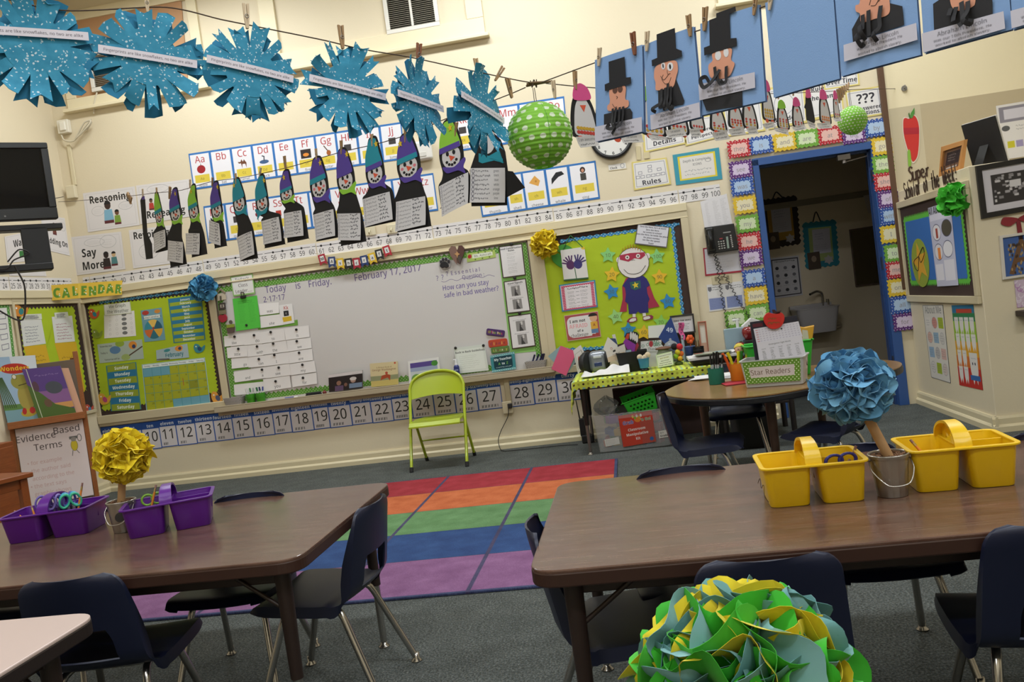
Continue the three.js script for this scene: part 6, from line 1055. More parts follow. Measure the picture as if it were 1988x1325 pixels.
penguin(z3(1150,720,1300,1030).flat(),GRN,'paper penguin hidden behind the second portrait with grey tag',[[0,4],[1,4]],{tag:z3(1150,1010,1295,985,1300,1055,1160,1075)});
penguin(z3(1320,740,1430,1000).flat(),PK,'paper penguin behind gap between second and third portraits',[[0,4]],{tag:z3(1335,1000,1412,990,1418,1060,1340,1062)});
penguin(z3(1482,790,1605,1010).flat(),GRN,'paper penguin with red and yellow sweets below third portrait, leftmost there',[[0,2],[0,3],[1,4]],{tag:z3(1510,1030,1625,1005,1635,1080,1525,1095)});
penguin(z3(1622,760,1738,985).flat(),PK,'paper penguin with many red sweets below third portrait',[[0,4],[0,4],[2,3]],{tag:z3(1640,1000,1755,975,1760,1045,1645,1055)});
penguin(z3(1730,740,1842,985).flat(),PK,'paper penguin with slanting sweets below right edge of third portrait',[[0,3],[0,3],[1,3]],{tag:z3(1780,990,1855,975,1857,1040,1785,1045)});
penguin(z4(-62,640,30,925).flat(),PK,'paper penguin with yellow sweets below left edge of blank blue sheet',[[1,4],[1,4],[1,4]],{tag:z4(-40,960,45,940,55,985,-25,1005)});
penguin(z4(62,790,150,990).flat(),GRN,'paper penguin in green hat with red and yellow sweets',[[0,3],[0,3],[1,3],[1,3]],{tag:z4(50,985,158,1000,152,1050,48,1020)});
penguin(z4(178,770,262,980).flat(),PK,'paper penguin in pink hat, white bellied with few sweets',[[0,3],[0,3]],{tag:z4(190,985,285,960,290,1000,200,1018)});
penguin(z4(282,700,342,940).flat(),PK,'paper penguin turned away showing its black back',[],{turned:1,tag:z4(305,930,370,960,360,1000,312,990)});
penguin(z4(385,710,470,945).flat(),PK,'paper penguin in pink hat with orange sweets left of small lantern',[[2,4],[2,4]],{tag:z4(382,955,485,945,488,995,385,1000)});
penguin(z4(498,720,545,920).flat(),PK,'narrow half turned paper penguin touching the small lantern',[[0,3],[1,3]],{tag:z4(508,915,562,905,566,940,512,945)});
pin(PENG,z3(455,548)[0],z3(460,700)[0],'clothespin holding the nearest penguin right of the lantern',1);
[[85,730,'green hatted penguin at the right'],[200,705,'white bellied penguin'],[330,670,'penguin turned away'],[425,650,'penguin with orange sweets']].forEach(([x,y,w],i)=>pin(PENG,z4(x,y-28)[0],z4(x+2,y+30)[0],'small clothespin holding the '+w,i%3));
for(let i=0;i<6;i++)pin(PENG,z4(545+i*17,690-i*9)[0],z4(560+i*13,800-i*22)[0],`spare clothespin bunched over the small lantern, ${ORD[i]} from the left`,1);
// ---------------------------------------------------------------- portraits on blue paper
const bluePaper=M('#7d9ecb',.85,{bumpMap:wallBump,bumpScale:.0004}),bluePaper2=M('#56709c',.85),peach=M('#d3957a',.85),beardM=M('#201f22',.8);
function portrait(f,Q,label,o){
const q=f?f(...Q):Q,t=onPlane(LINC,q,'portrait_sheet',label,'paper portrait',{w:.001,group:'blue paper portraits on the string'});
const g=(a)=>f(...a);
t.sheet('backing_paper',q,bluePaper,0,.0012,{bulge:.006});t.sheet('rear_paper',q.map((p,i)=>[p[0]+(i===1||i===2?1.5:1),p[1]+(i>1?1.5:0)]),bluePaper2,-.006,.0012);
const w=.0085;
if(o.coat)t.cut('coat',g(o.coat),beardM,w,.0012);
if(o.face){t.cut('face',g(o.face),peach,w+.0014,.0012,{smooth:60});}
if(o.hat)t.cut('hat',g(o.hat),M('#1d1c1f',.85),w+.0028,.0014);
for(const[x,y,a,b,c]of o.eyes??[]){const p=t.L(...f(x,y)[0]);t.dot('eye',p[0],p[1],a,b,M(c,.8),w+.0028,.0008,{uv:true});if(c==='#d8d6d8'&&o.pupils)t.dot('pupil',p[0],p[1],a*.3,b*.6,blackP,w+.0037,.0005,{uv:true});}
const L0=(x,y,d)=>[...t.L(...f(x,y)[0]),w+d];
for(const l of o.lines??[])t.add('drawn_line',tube(l.map(([x,y])=>L0(x,y,.0032)),.0009,16,4),M('#4a3a34',.8));
if(o.caption)t.sheet('caption',g(o.caption),(c,W,H)=>{fill(c,'#c3c0cc',0,0,W,H);txt(c,'Abraham Lincoln',W*.5,H*.24,fit(c,'Abraham Lincoln',H*.3,W*.62),'#2c2a30',{rot:-.02});txt(c,'was our 16th President. He',W*.5,H*.52,fit(c,'was our 16th President. He',H*.22,W*.7),'#2c2a30');txt(c,'worked to abolish slavery.',W*.5,H*.78,fit(c,'worked to abolish slavery.',H*.22,W*.66),'#2c2a30');},w+.003,.0008);
for(const b of o.beard??[]){const pts=b.map(([x,y,d=.006])=>V3(...L0(x,y,d))),cv=new THREE.CatmullRomCurve3(pts),hw=(b.w??.0062);t.add('beard_strip',shell((u,v)=>{const p=cv.getPoint(v),d=cv.getTangent(v),n=V3(-d.y,d.x,0);if(n.lengthSq()<1e-6)n.set(1,0,0);n.normalize().multiplyScalar((u*2-1)*hw);return[p.x+n.x,p.y+n.y,p.z+(u*2-1)*hw*.3];},1,26,.0008,()=>false,1.2),beardM);}
}
portrait(z3,[618,465,985,345,998,1018,632,1098],'blue paper portrait, leftmost, of a bearded man in tall black hat',{hat:[710,655,745,640,740,480,862,442,872,602,910,598,912,647,712,706],face:[750,690,862,665,866,765,890,778,884,828,800,850,738,858,728,822,748,790],coat:[700,885,760,870,900,838,918,868,915,940,700,985],eyes:[[788,698,.011,.012,'#5a3a2e'],[828,690,.011,.012,'#5a3a2e']],lines:[[[798,745],[808,752],[800,765]],[[768,805],[785,830],[802,825]]],caption:[632,982,995,905,998,1018,635,1096],beard:[[[775,840],[780,900,.012],[800,960,.03],[830,985,.04],[790,1000,.03],[750,985,.02],[770,960,.02]],[[800,835],[805,900,.015],[830,960,.035],[850,985,.03]],[[828,830],[832,890,.012],[850,950,.03],[800,1040,.03]],[[855,825],[858,890,.01],[870,960,.03],[845,990,.04]]]});
portrait(z3,[995,350,1380,205,1445,905,1030,1005],'blue paper portrait, second from left, smiling face with wide drawn mouth',{hat:[1072,468,1115,450,1110,270,1250,220,1258,378,1303,395,1305,440,1075,515],face:[1110,510,1245,470,1272,530,1258,600,1235,672,1170,690,1105,698,1100,640,1088,590],coat:[1118,700,1235,680,1250,600,1320,780,1310,808,1120,840],eyes:[[1160,512,.008,.012,'#d8d6d8'],[1214,518,.012,.014,'#d8d6d8']],pupils:1,lines:[[[1140,590],[1165,620],[1200,580]],[[1160,580],[1150,615],[1175,650],[1205,640],[1220,600]],[[1190,545],[1195,575],[1215,570]]],caption:[1060,892,1440,792,1446,905,1066,1006],beard:[[[1150,690],[1155,740,.01],[1170,800,.025],[1120,830,.02],[1095,850,.02],[1120,870,.015]],[[1180,680],[1185,760,.012],[1200,820,.03],[1190,860,.02]],[[1200,650],[1205,740,.012],[1225,810,.03],[1255,850,.03],[1270,820,.03]],[[1222,670],[1225,740,.01],[1240,800,.025],[1210,850,.03]]]});
portrait(z3,[1432,185,1885,35,1936,780,1446,892],'blue paper portrait, third from left, hat poking above the string',{hat:[1475,372,1520,355,1516,160,1570,140,1570,108,1716,55,1722,90,1672,112,1678,300,1725,297,1728,356,1478,432],face:[1545,412,1680,375,1682,462,1708,490,1700,528,1668,590,1600,612,1525,600,1508,512,1540,470],coat:[1458,770,1765,690,1768,820,1490,856],eyes:[[1583,432,.011,.015,'#d8d6d8'],[1645,408,.009,.015,'#d8d6d8']],caption:[1432,655,1866,560,1870,680,1440,778],beard:[[[1560,520],[1570,600,.012],[1540,660,.025],[1490,680,.02],[1470,620,.02],[1500,600,.015],[1530,640,.015]],[[1585,550],[1600,610,.02],[1635,650,.03],[1655,630,.03]],[[1650,515],[1655,580,.012],[1668,640,.025],[1630,655,.03]],[[1600,540],[1580,600,.02],[1560,650,.03]]]});
portrait(null,[[1486,6],[1616,-38],[1631,153],[1503,190]],'plain blank blue paper sheet, fourth of the portrait row',{});
portrait(z4,[512,-250,1130,-440,1195,425,582,592],'blue paper portrait, fifth from left, head cut off by the frame edge',{face:[735,-140,940,-180,962,0,956,112,850,150,748,178,736,112,705,92,702,48,735,20],coat:[672,230,735,115,960,28,1060,52,1073,195,680,328],lines:[[[880,0],[855,45],[820,50]],[[820,0],[808,45]],[[890,5],[870,20]]],caption:[610,352,1170,182,1180,312,615,480],beard:[[[760,120],[765,180,.01],[775,240,.02]],[[805,85],[812,180,.012],[825,290,.02]],[[900,50],[895,140,.012],[905,220,.02],[870,260,.02]],[[710,275,.012],[740,310,.03],[770,365,.02],[790,345,.02]],[[740,205,.012],[770,260,.03],[800,320,.02]],[[845,250,.012],[870,290,.03],[890,330,.02]]]});
portrait(z4,[1165,-450,1825,-650,1898,228,1222,414],'blue paper portrait, sixth from left, at the top right corner',{face:[1430,-160,1640,-200,1625,10,1600,58,1520,85,1462,80,1430,10],coat:[1297,35,1440,-60,1620,-100,1752,-10,1756,112,1305,238],caption:[1212,264,1842,92,1855,226,1222,412],beard:[[[1480,60],[1470,120,.012],[1480,180,.03]],[[1520,20],[1540,100,.02],[1550,190,.03],[1520,215,.03]],[[1570,15],[1580,90,.02],[1560,170,.035],[1610,200,.03],[1620,160,.03]],[[1440,70],[1430,130,.015]]]});
portrait(z4,[1840,-700,2450,-880,2520,60,1905,232],'blue paper portrait at the far right end, only its corner showing',{caption:[1895,90,2480,-70,2490,60,1905,225]});
[[z3,[658,370],[650,516],2,'left corner of first portrait'],[z3,[912,250],[930,432],3,'right corner of first portrait'],[z3,[1026,243],[1020,402],2,'left corner of second portrait'],[z3,[1342,116],[1358,288],1,'right corner of second portrait'],[z3,[1474,55],[1466,246],1,'left corner of third portrait'],[z3,[1862,-20],[1848,110],1,'right corner of third portrait'],[z4,[40,-60],[28,68],2,'left corner of blank blue sheet']].forEach(([f,a,b,tn,w])=>pin(shift(LINC,.008),f(...a)[0],f(...b)[0],'clothespin holding '+w,tn));
// ---------------------------------------------------------------- tissue paper balls
const petalCache=new Map();
function petal(kind){
if(petalCache.has(kind))return petalCache.get(kind);
seed=4000+kind*131;const ph=rr(0,6),ph2=rr(0,6),k1=rr(2.6,4.4),k2=rr(6,9),wide=rr(.55,.75),lean=rr(.12,.5),amp=rr(.12,.2),cup=rr(.1,.35),e1=rr(5,9),e2=rr(0,6);
const g=shell((u,v)=>{const x=u*2-1,r=lerp(.3,1,v)*(1-.045*v*v*(1+Math.sin(x*e1+e2))),a=x*lerp(.3,wide,v)*(1-.12*v*v),w=Math.pow(v,1.6)*amp;const z=w*Math.sin(x*k1+ph+v)+w*.22*Math.sin(x*k2+ph2+v*3)+lean*Math.pow(v,3)*.55+cup*x*x*v*.5;return[Math.sin(a)*r*(1-.3*x**4*v*v),Math.cos(a)*r*(1-.16*lean*v*v)*(1-.26*x**4*v*v),z];},18,8,.003,()=>false,1.3);
petalCache.set(kind,g);return g;
}
function tissueBall(t,c,R,mats,n,sd,squash=1,keep=()=>true){
seed=sd*517+11;const q=new THREE.Quaternion(),q2=new THREE.Quaternion(),up=V3(0,1,0);
const b=part(t,'core',new THREE.SphereGeometry(R*.5,20,14).scale(1,squash,1).translate(...c),mats[0]);
for(let i=0;i<n;i++){
const y=1-2*(i+.5)/n,ph=i*2.39996+rr(-.2,.2),s=Math.sqrt(1-y*y),d=V3(s*Math.cos(ph),y,s*Math.sin(ph)),roll=rr(0,6.28),sc=R*rr(.84,.98),k=Math.floor(rnd()*7),m=mats[Math.floor(rnd()*mats.length)];
if(!keep(d))continue;
const p=part(t,'petal',petal(k),m);q.setFromUnitVectors(up,d);q2.setFromAxisAngle(d,roll);p.quaternion.copy(q2.multiply(q));p.scale.set(sc,sc*(1+(squash-1)*Math.abs(y)),sc);p.position.set(...c);
}
}
const tissue=(c)=>M(c,.85,{transmission:.16,thickness:0});
const yellowT=[tissue('#f0d818'),tissue('#ebcf10'),tissue('#f2dc30')],blueT=[tissue('#6aa6cc'),tissue('#5a98c2'),tissue('#74aed0')];
const pailM=M('#a9a49c',.28,{metalness:.85});
function topiary(x,z,R,cy,mats,n,lean,label,squash,sd,pot=true){
const t=thing('tissue_tree',label,'decoration',[x,TH,z]);
part(t,'pail',vessel(circOutline(.047,30),.105,.78,.0022,.003),pailM);
part(t,'pail_rim',new THREE.TorusGeometry(.048,.0028,6,36).rotateX(PI/2).translate(0,.105,0),pailM);
part(t,'pail_handle',tube([[-.049,.096,0],[-.05,.07,.026],[-.02,.035,.052],[.028,.038,.053],[.05,.07,.028],[.049,.096,0]],.0018,30,5),M('#b9b5ae',.3,{metalness:.8}));
const ears=part(t,'handle_ear',merge(rod([-.052,.096,0],[-.046,.096,0],.007),rod([.046,.096,0],[.052,.096,0],.007)),pailM);
part(t,'filling',lathe([[0,.094],[.03,.096],[.043,.09]],24),M('#5b4030',.95));
const chips=[];seed=sd*31+5;for(let i=0;i<90;i++){const a=rr(0,6.28),r=Math.sqrt(rnd())*.04;chips.push(box(rr(.006,.016),.002,rr(.003,.006),0,0,0,0).rotateX(rr(-.6,.6)).rotateZ(rr(-.6,.6)).rotateY(rr(0,6)).translate(r*Math.cos(a),.098+rr(0,.006),r*Math.sin(a)));}
const f=part(t,'wood_shavings',merge(chips),M('#7d5a40',.9));f.userData.kind='stuff';
const top=[lean[0],cy,lean[1]];
part(t,'stick',rod([lean[0]*-.15,.07,0],top,.013,.012,12),M('#b08a60',.75));
tissueBall(t,top,R,mats,n,sd,squash);
return t;
}
topiary(-1.815,4.41,.114,.262,yellowT,140,[.035,0],'yellow tissue paper ball on a stick in metal pail on left table',.95,3);
{const t=scene.children[scene.children.length-1];part(t,'label_dot',rod([.012,.045,.045],[.0125,.0455,.0485],.016,.016,20).translate(.006,.012,0),M('#1c1715',.6));}
topiary(.606,4.9,.121,.285,blueT,150,[-.07,.0],'blue tissue paper ball on a leaning stick in metal pail on right table',.88,5);
// near table out of frame below, with the multicoloured ball
table('classroom_table','brown classroom table nearest the viewer carrying the multicoloured tissue ball','table',-.1,6.02,1.7,6.9,TH,woodM,woodEdge);
{
const R=.131,dpt=.118*FOCAL/228,d=rayOf(1446,1352).multiplyScalar(dpt/FOCAL),p=[d.x,EYE+d.y,CAMZ+d.z];
const t=thing('tissue_tree','large green, yellow and teal tissue paper ball in the foreground','decoration',[p[0],TH,p[2]]);
const h=p[1]-TH;part(t,'pail',vessel(circOutline(.05,30),.09,.78,.0022,.003),pailM);part(t,'stick',rod([0,.004,0],[0,h,0],.012,.012,12),M('#ffffff',.75,{map:pineTex}));
tissueBall(t,[0,h,0],R,[tissue('#35b422'),tissue('#2fa61c'),tissue('#4cc034'),tissue('#d9c71c'),tissue('#e0cc20'),tissue('#7fb2b4'),tissue('#6aa3a6')],190,9,1);
}
function wallBall(pl,x,y,rpx,mats,label,w,leaves){
const c=meet(shift(pl,w),x,y),e=meet(shift(pl,w),x,y-rpx),R=Math.abs(e[1]-c[1])*1.02,p=at3(shift(pl,w),c[0],c[1]-R);
const t=thing('tissue_ball',label,'decoration',[p.x,p.y,p.z],pl.turn);tissueBall(t,[0,R,0],R,mats,64,Math.round(x),1,(d)=>d.z>-.45);
if(leaves)for(const[dx,dy]of leaves){const a=Math.atan2(dy,dx);part(t,'leaf',extr(poly(smooth([[0,-.012],[.05,-.045],[.13,-.03],[.15,0],[.11,.03],[.04,.035]],24,.5)),.002).rotateZ(a).translate(dx*R*.7,R+dy*R*.7,-w*.85),M('#3f8f34',.75));}
}
wallBall(BW,394,560,31,blueT.map((m,i)=>tissue(['#4f9cc6','#4590bb','#5aa6cc'][i])),'blue tissue paper ball at top corner between calendar and whiteboard',.09);
wallBall(BW,1057,473,33,yellowT,'yellow tissue paper ball between whiteboard and superhero pinboard',.1,[[.55,-.85],[.95,-.4]]);
// ---------------------------------------------------------------- right partition
{
const R0=(x,y)=>meet(RW,x,y),tl=R0(1753,395),bl=R0(1772,583),br=R0(1907,589),u0=.05,u1=br[0]-.05,v0=bl[1]+.04,v1=lerp(tl[1],R0(1878,358)[1],.5)-.03;
const t=onPlane(RW,[[u0,v0],[u1,v1]],'bulletin_board','pinboard with blue paper and green zigzag edge on the right partition','bulletin board',{uv:true,w:0}),hw=(u1-u0)/2,H=v1-v0;
t.add('cork',slab(-hw,0,0,hw,H,.006),corkM);
t.cut('zigzag_border',zig([[-hw+.07,H-.09],[-hw+.07,.09],[hw-.09,.09],[hw-.09,H-.09]],.03,.02),M('#5cb13a',.8),.0065,.001,{uv:true});
t.cut('backing_paper',zig([[-hw+.1,H-.12],[-hw+.1,.12],[hw-.12,.12],[hw-.12,H-.12]],.03,.008),M('#2f66ae',.85),.008,.001,{uv:true});
frame4(t,-hw,0,hw,H,.05,.025);
const RP=(px,draw,name,label,cat,o={})=>paper(RW,px,draw,name,label,cat,{w:.01,th:.001,res:420,...o});
const o=onPlane(RW,y1(915,640,1085,640,1085,1130,915,1130),'bow_tie_badge','oval green badge with golden star and drawn bow','cut-out',{w:.0105}),c=y1(1000,880)[0];
const oc=o.L(...c),oh=Math.abs(o.L(...y1(1000,640)[0])[1]-oc[1]),ow=Math.abs(o.L(...y1(1085,880)[0])[0]-oc[0]);
o.dot('oval',oc[0],oc[1],ow,oh,M('#8c9a34',.8),0,.0012,{uv:true,rot:0});o.cut('star',starPts(oc[0],oc[1],ow*.9,ow*.4,5,.2).map(([x,y])=>[x,oc[1]+(y-oc[1])*oh/ow*.95]),M('#d19c2e',.75),.0014,.001,{uv:true});
const ln=(pts)=>o.add('bow_line',tube(pts.map(([x,y])=>[...o.L(...y1(x,y)[0]),.003]),.003,24,5),M('#2e2010',.8));ln([[990,810],[1030,725],[1042,800],[1010,875],[990,815]]);ln([[990,815],[945,860],[955,930],[985,950],[990,815]]);
RP(y1(1075,352,1290,285,1370,1095,1165,1108),(cx,w,h)=>{fill(cx,'#b9b9cc',0,0,w,h);txt(cx,'All About Me',w/2,h*.06,w*.16,'#2a2a30',{bold:true});fill(cx,'#d0cede',w*.05,h*.1,w*.9,h*.08);for(const[x,y,k]of[[.3,.33,'#d9d6dc'],[.75,.3,'#4a4438'],[.3,.57,'#d3d0d6'],[.72,.55,'#dcdae0']])ring(cx,w*x,h*y,w*.2,h*.1,'#4a4a66',2,k);fill(cx,'#9a4032',w*.26,h*.28,w*.1,h*.12);fill(cx,'#d9823a',w*.26,h*.52,w*.13,h*.14);fill(cx,'#d9d6de',w*.06,h*.72,w*.38,h*.2);fill(cx,'#d6d3dc',w*.5,h*.68,w*.42,h*.25);},'about_me_poster','tall grey poster headed All About Me with oval drawings','poster',{bulge:.006});
RP([[1791.5,593],[1831,592],[1846.5,744.5],[1809,733]],(cx,w,h)=>{fill(cx,'#5f5f62',0,0,w,h);fill(cx,'#d4cfc6',w*.02,h*.01,w*.96,h*.98);txt(cx,'About Me',w/2,h*.07,w*.18,'#777');for(let j=0;j<4;j++)for(let i=0;i<3;i++){const k=[['#d9d3cb','#c98a80','#9cae2a'],['#cfa99a','#8fa9bd','#c9c4bd'],['#8fa9c2','#b5b0ae','#cfaaa0'],['#d0cac4','#9cae2a','#cfc0b8']][j][i];if((i+j)%2)ring(cx,w*(.2+i*.3),h*(.24+j*.2),w*.12,h*.075,'#8a8a90',1,k);else{fill(cx,k,w*(.08+i*.3),h*(.17+j*.2),w*.24,h*.14);}scrib(cx,w*(.1+i*.3),h*(.21+j*.2),w*.18,3,h*.03,'#777',1,.3);}},'grid_poster','narrow white poster with rows of squares and circles low on partition','poster',{w:.002});
RP([[1848,593],[1890,592],[1909,758],[1863.6,748]],(cx,w,h)=>{fill(cx,'#2a6f96',0,0,w,h*.1);fill(cx,'#b8422e',w*.2,h*.05,w*.7,h*.08);fill(cx,'#2e7a4a',0,h*.1,w,h*.1);fill(cx,'#8db32c',0,h*.2,w,h*.24);fill(cx,'#d59a1c',0,h*.44,w,h*.22);fill(cx,'#c96a1e',0,h*.62,w,h*.15);fill(cx,'#b8281c',0,h*.76,w,h*.24);const tooth=(x,y,s)=>{cx.fillStyle='#d6d2cc';pathOn(cx,[[x-s,y-s*1.6],[x+s,y-s*1.6],[x+s*.9,y+s*.4],[x+s*.5,y+s*1.8],[x+s*.1,y+s*.8],[x-s*.4,y+s*1.8],[x-s*.9,y+s*.4]],true);cx.fill();scrib(cx,x-s*.6,y-s,s*1.2,1,6,'#889',1,.2);};for(let j=0;j<4;j++)for(let i=0;i<(j<2?4:2);i++)tooth(w*(.16+i*.23),h*(.25+j*.2),w*.095);tooth(w*.75,h*.75,w*.17);ring(cx,w*.7,h*.7,3,4,null,0,'#223');ring(cx,w*.8,h*.7,3,4,null,0,'#223');fill(cx,'#2f5fa0',w*.55,h*.84,w*.4,h*.06);},'tooth_poster','bright tooth poster in green, orange and red bands low on partition','poster',{w:.002});
wallBall(RW,1850,388,38,[tissue('#46c430'),tissue('#3ab826'),tissue('#54ce40')],'bright green tissue paper ball on corner of the blue pinboard',.09);
// lettering of the heading
const word=(pl,s,a,b,size,label,w=.004)=>{const A=meet(pl,...a),B=meet(pl,...b),q=onPlane(pl,[A,B,[A[0],A[1]-.01]],'heading_letters',label,'lettering',{uv:true,w}),n=s.length;[...s].forEach((ch,i)=>{if(ch===' ')return;const U=glyph(ch,size,pl===BW?.5:.72),g=U.clone();const p=[lerp(A[0],B[0],i/n)-q.b[0],lerp(A[1],B[1],i/n)-q.b[1]];q.add('letter',g.rotateZ(((i*37)%7-3)*.03).translate(p[0],p[1],0),M('#3e2a1c',.8));});};
word(BW,'Super',[1763,353],[1806,341],.115,'brown letters spelling Super under the red apple cut-out');
word(RW,'Scholar of the Week!',[1757,388],[1862,348],.125,'brown letters spelling Scholar of the Week along the pinboard top');
const ap=onPlane(BW,z4(1050,830,1185,830,1185,1285,1050,1285),'apple_cutout','tall red apple cut-out with green leaf and worm beside brown strip','cut-out',{w:.003});
ap.cut('edge',z4(1050,930,1065,905,1100,910,1135,885,1165,915,1182,990,1180,1120,1168,1215,1130,1262,1105,1215,1075,1130,1052,1030),M('#d9cfc0',.7),0,.001,{smooth:60});
ap.cut('fruit',z4(1055,935,1070,912,1100,918,1133,892,1160,920,1176,990,1174,1120,1162,1210,1130,1250,1108,1205,1080,1125,1058,1030),M('#c22c26',.55),.0012,.001,{smooth:60});ap.cut('red_band',z4(1057,990,1175,985,1176,1035,1060,1040),M('#a81c2c',.55),.0024,.0005);
ap.cut('leaf',z4(1102,915,1112,875,1140,832,1142,870,1125,912),M('#4e8a3a',.7),.003,.001);ap.cut('stem',z4(1092,880,1100,870,1112,912,1102,918),M('#3f6a30',.7),.0036,.001);ap.cut('worm',z4(1088,1170,1105,1160,1115,1230,1112,1280,1095,1285,1090,1235),M('#7fae3c',.7),.003,.001,{smooth:30});
}
function glyph(ch,size,sx=.72){
const S={S:[[.55,.9,.25,1,.1,.75,.5,.5,.55,.25,.3,0,.05,.12]],u:[[.08,.6,.1,.1,.3,0,.45,.15],[.46,.6,.48,0]],p:[[.1,.6,.12,-.35],[.12,.5,.35,.6,.48,.35,.3,.05,.12,.12]],e:[[.08,.32,.45,.36,.35,.6,.12,.5,.08,.15,.3,0,.45,.1]],r:[[.1,.6,.12,0],[.12,.4,.25,.6,.4,.58]],c:[[.45,.5,.25,.6,.08,.3,.25,0,.45,.1]],h:[[.1,1,.12,0],[.12,.4,.3,.6,.42,.4,.44,0]],o:[[.28,.6,.08,.3,.28,0,.48,.3,.28,.6]],l:[[.2,1,.22,0]],a:[[.42,.5,.2,.6,.08,.25,.25,0,.42,.2],[.44,.6,.48,0]],f:[[.45,.95,.28,1,.22,.8,.2,0],[.05,.55,.4,.58]],t:[[.25,.9,.25,.05,.4,0],[.05,.6,.45,.62]],W:[[.02,1,.18,0,.32,.6,.46,0,.62,1]],k:[[.1,1,.12,0],[.42,.6,.14,.3,.44,0]],'!':[[.2,1,.2,.35],[.2,.1,.2,.02]]}[ch];
return merge(S.map((s)=>{const pts=[];for(let i=0;i<s.length;i+=2)pts.push(V3(s[i]*size*sx,s[i+1]*size,0));const n=pts.length,cv=n>2?new THREE.CatmullRomCurve3(pts):new THREE.LineCurve3(pts[0],pts[1]);return shell((u,v)=>{const p=cv.getPoint(v),d=cv.getTangent(v);const k=(u*2-1)*size*.055;return[p.x-d.y*k,p.y+d.x*k,.001];},1,n>2?12:2,.0015,()=>false,1.2);}));
}
// things on top of the partition and on its front
function standFrame(pl,px,w,name,label,cat,frameMat,draw,bw,o={}){const q=px.map((p)=>meet(shift(pl,w),...p)),b=o.base?[baseOf(q)[0],o.base]:baseOf(q),p=at3(pl,b[0],b[1],w),t=thing(name,label,cat,[p.x,p.y,p.z],pl.turn),r=rel(q,b),ctr=[0,1].map((k)=>r.reduce((s,e)=>s+e[k],0)/4),ins=(f,g=f)=>r.map((e)=>[lerp(ctr[0],e[0],f),lerp(ctr[1],e[1],g)]);const wd=Math.hypot(r[1][0]-r[0][0],r[1][1]-r[0][1]),ht=Math.hypot(r[3][0]-r[0][0],r[3][1]-r[0][1]),fx=1-2*bw/wd,fy=1-2*bw/ht,I=ins(fx,fy);const s=poly(r);s.holes.push(poly(I));part(t,'frame',extr(s,.018,.002),frameMat);part(t,'backing',sheetGeo(r,.004),M('#3a322a',.8));const U=printed(I,draw,420);part(t,'picture',sheetGeo(I,.002,U,0,.006),U.gloss);return t;}
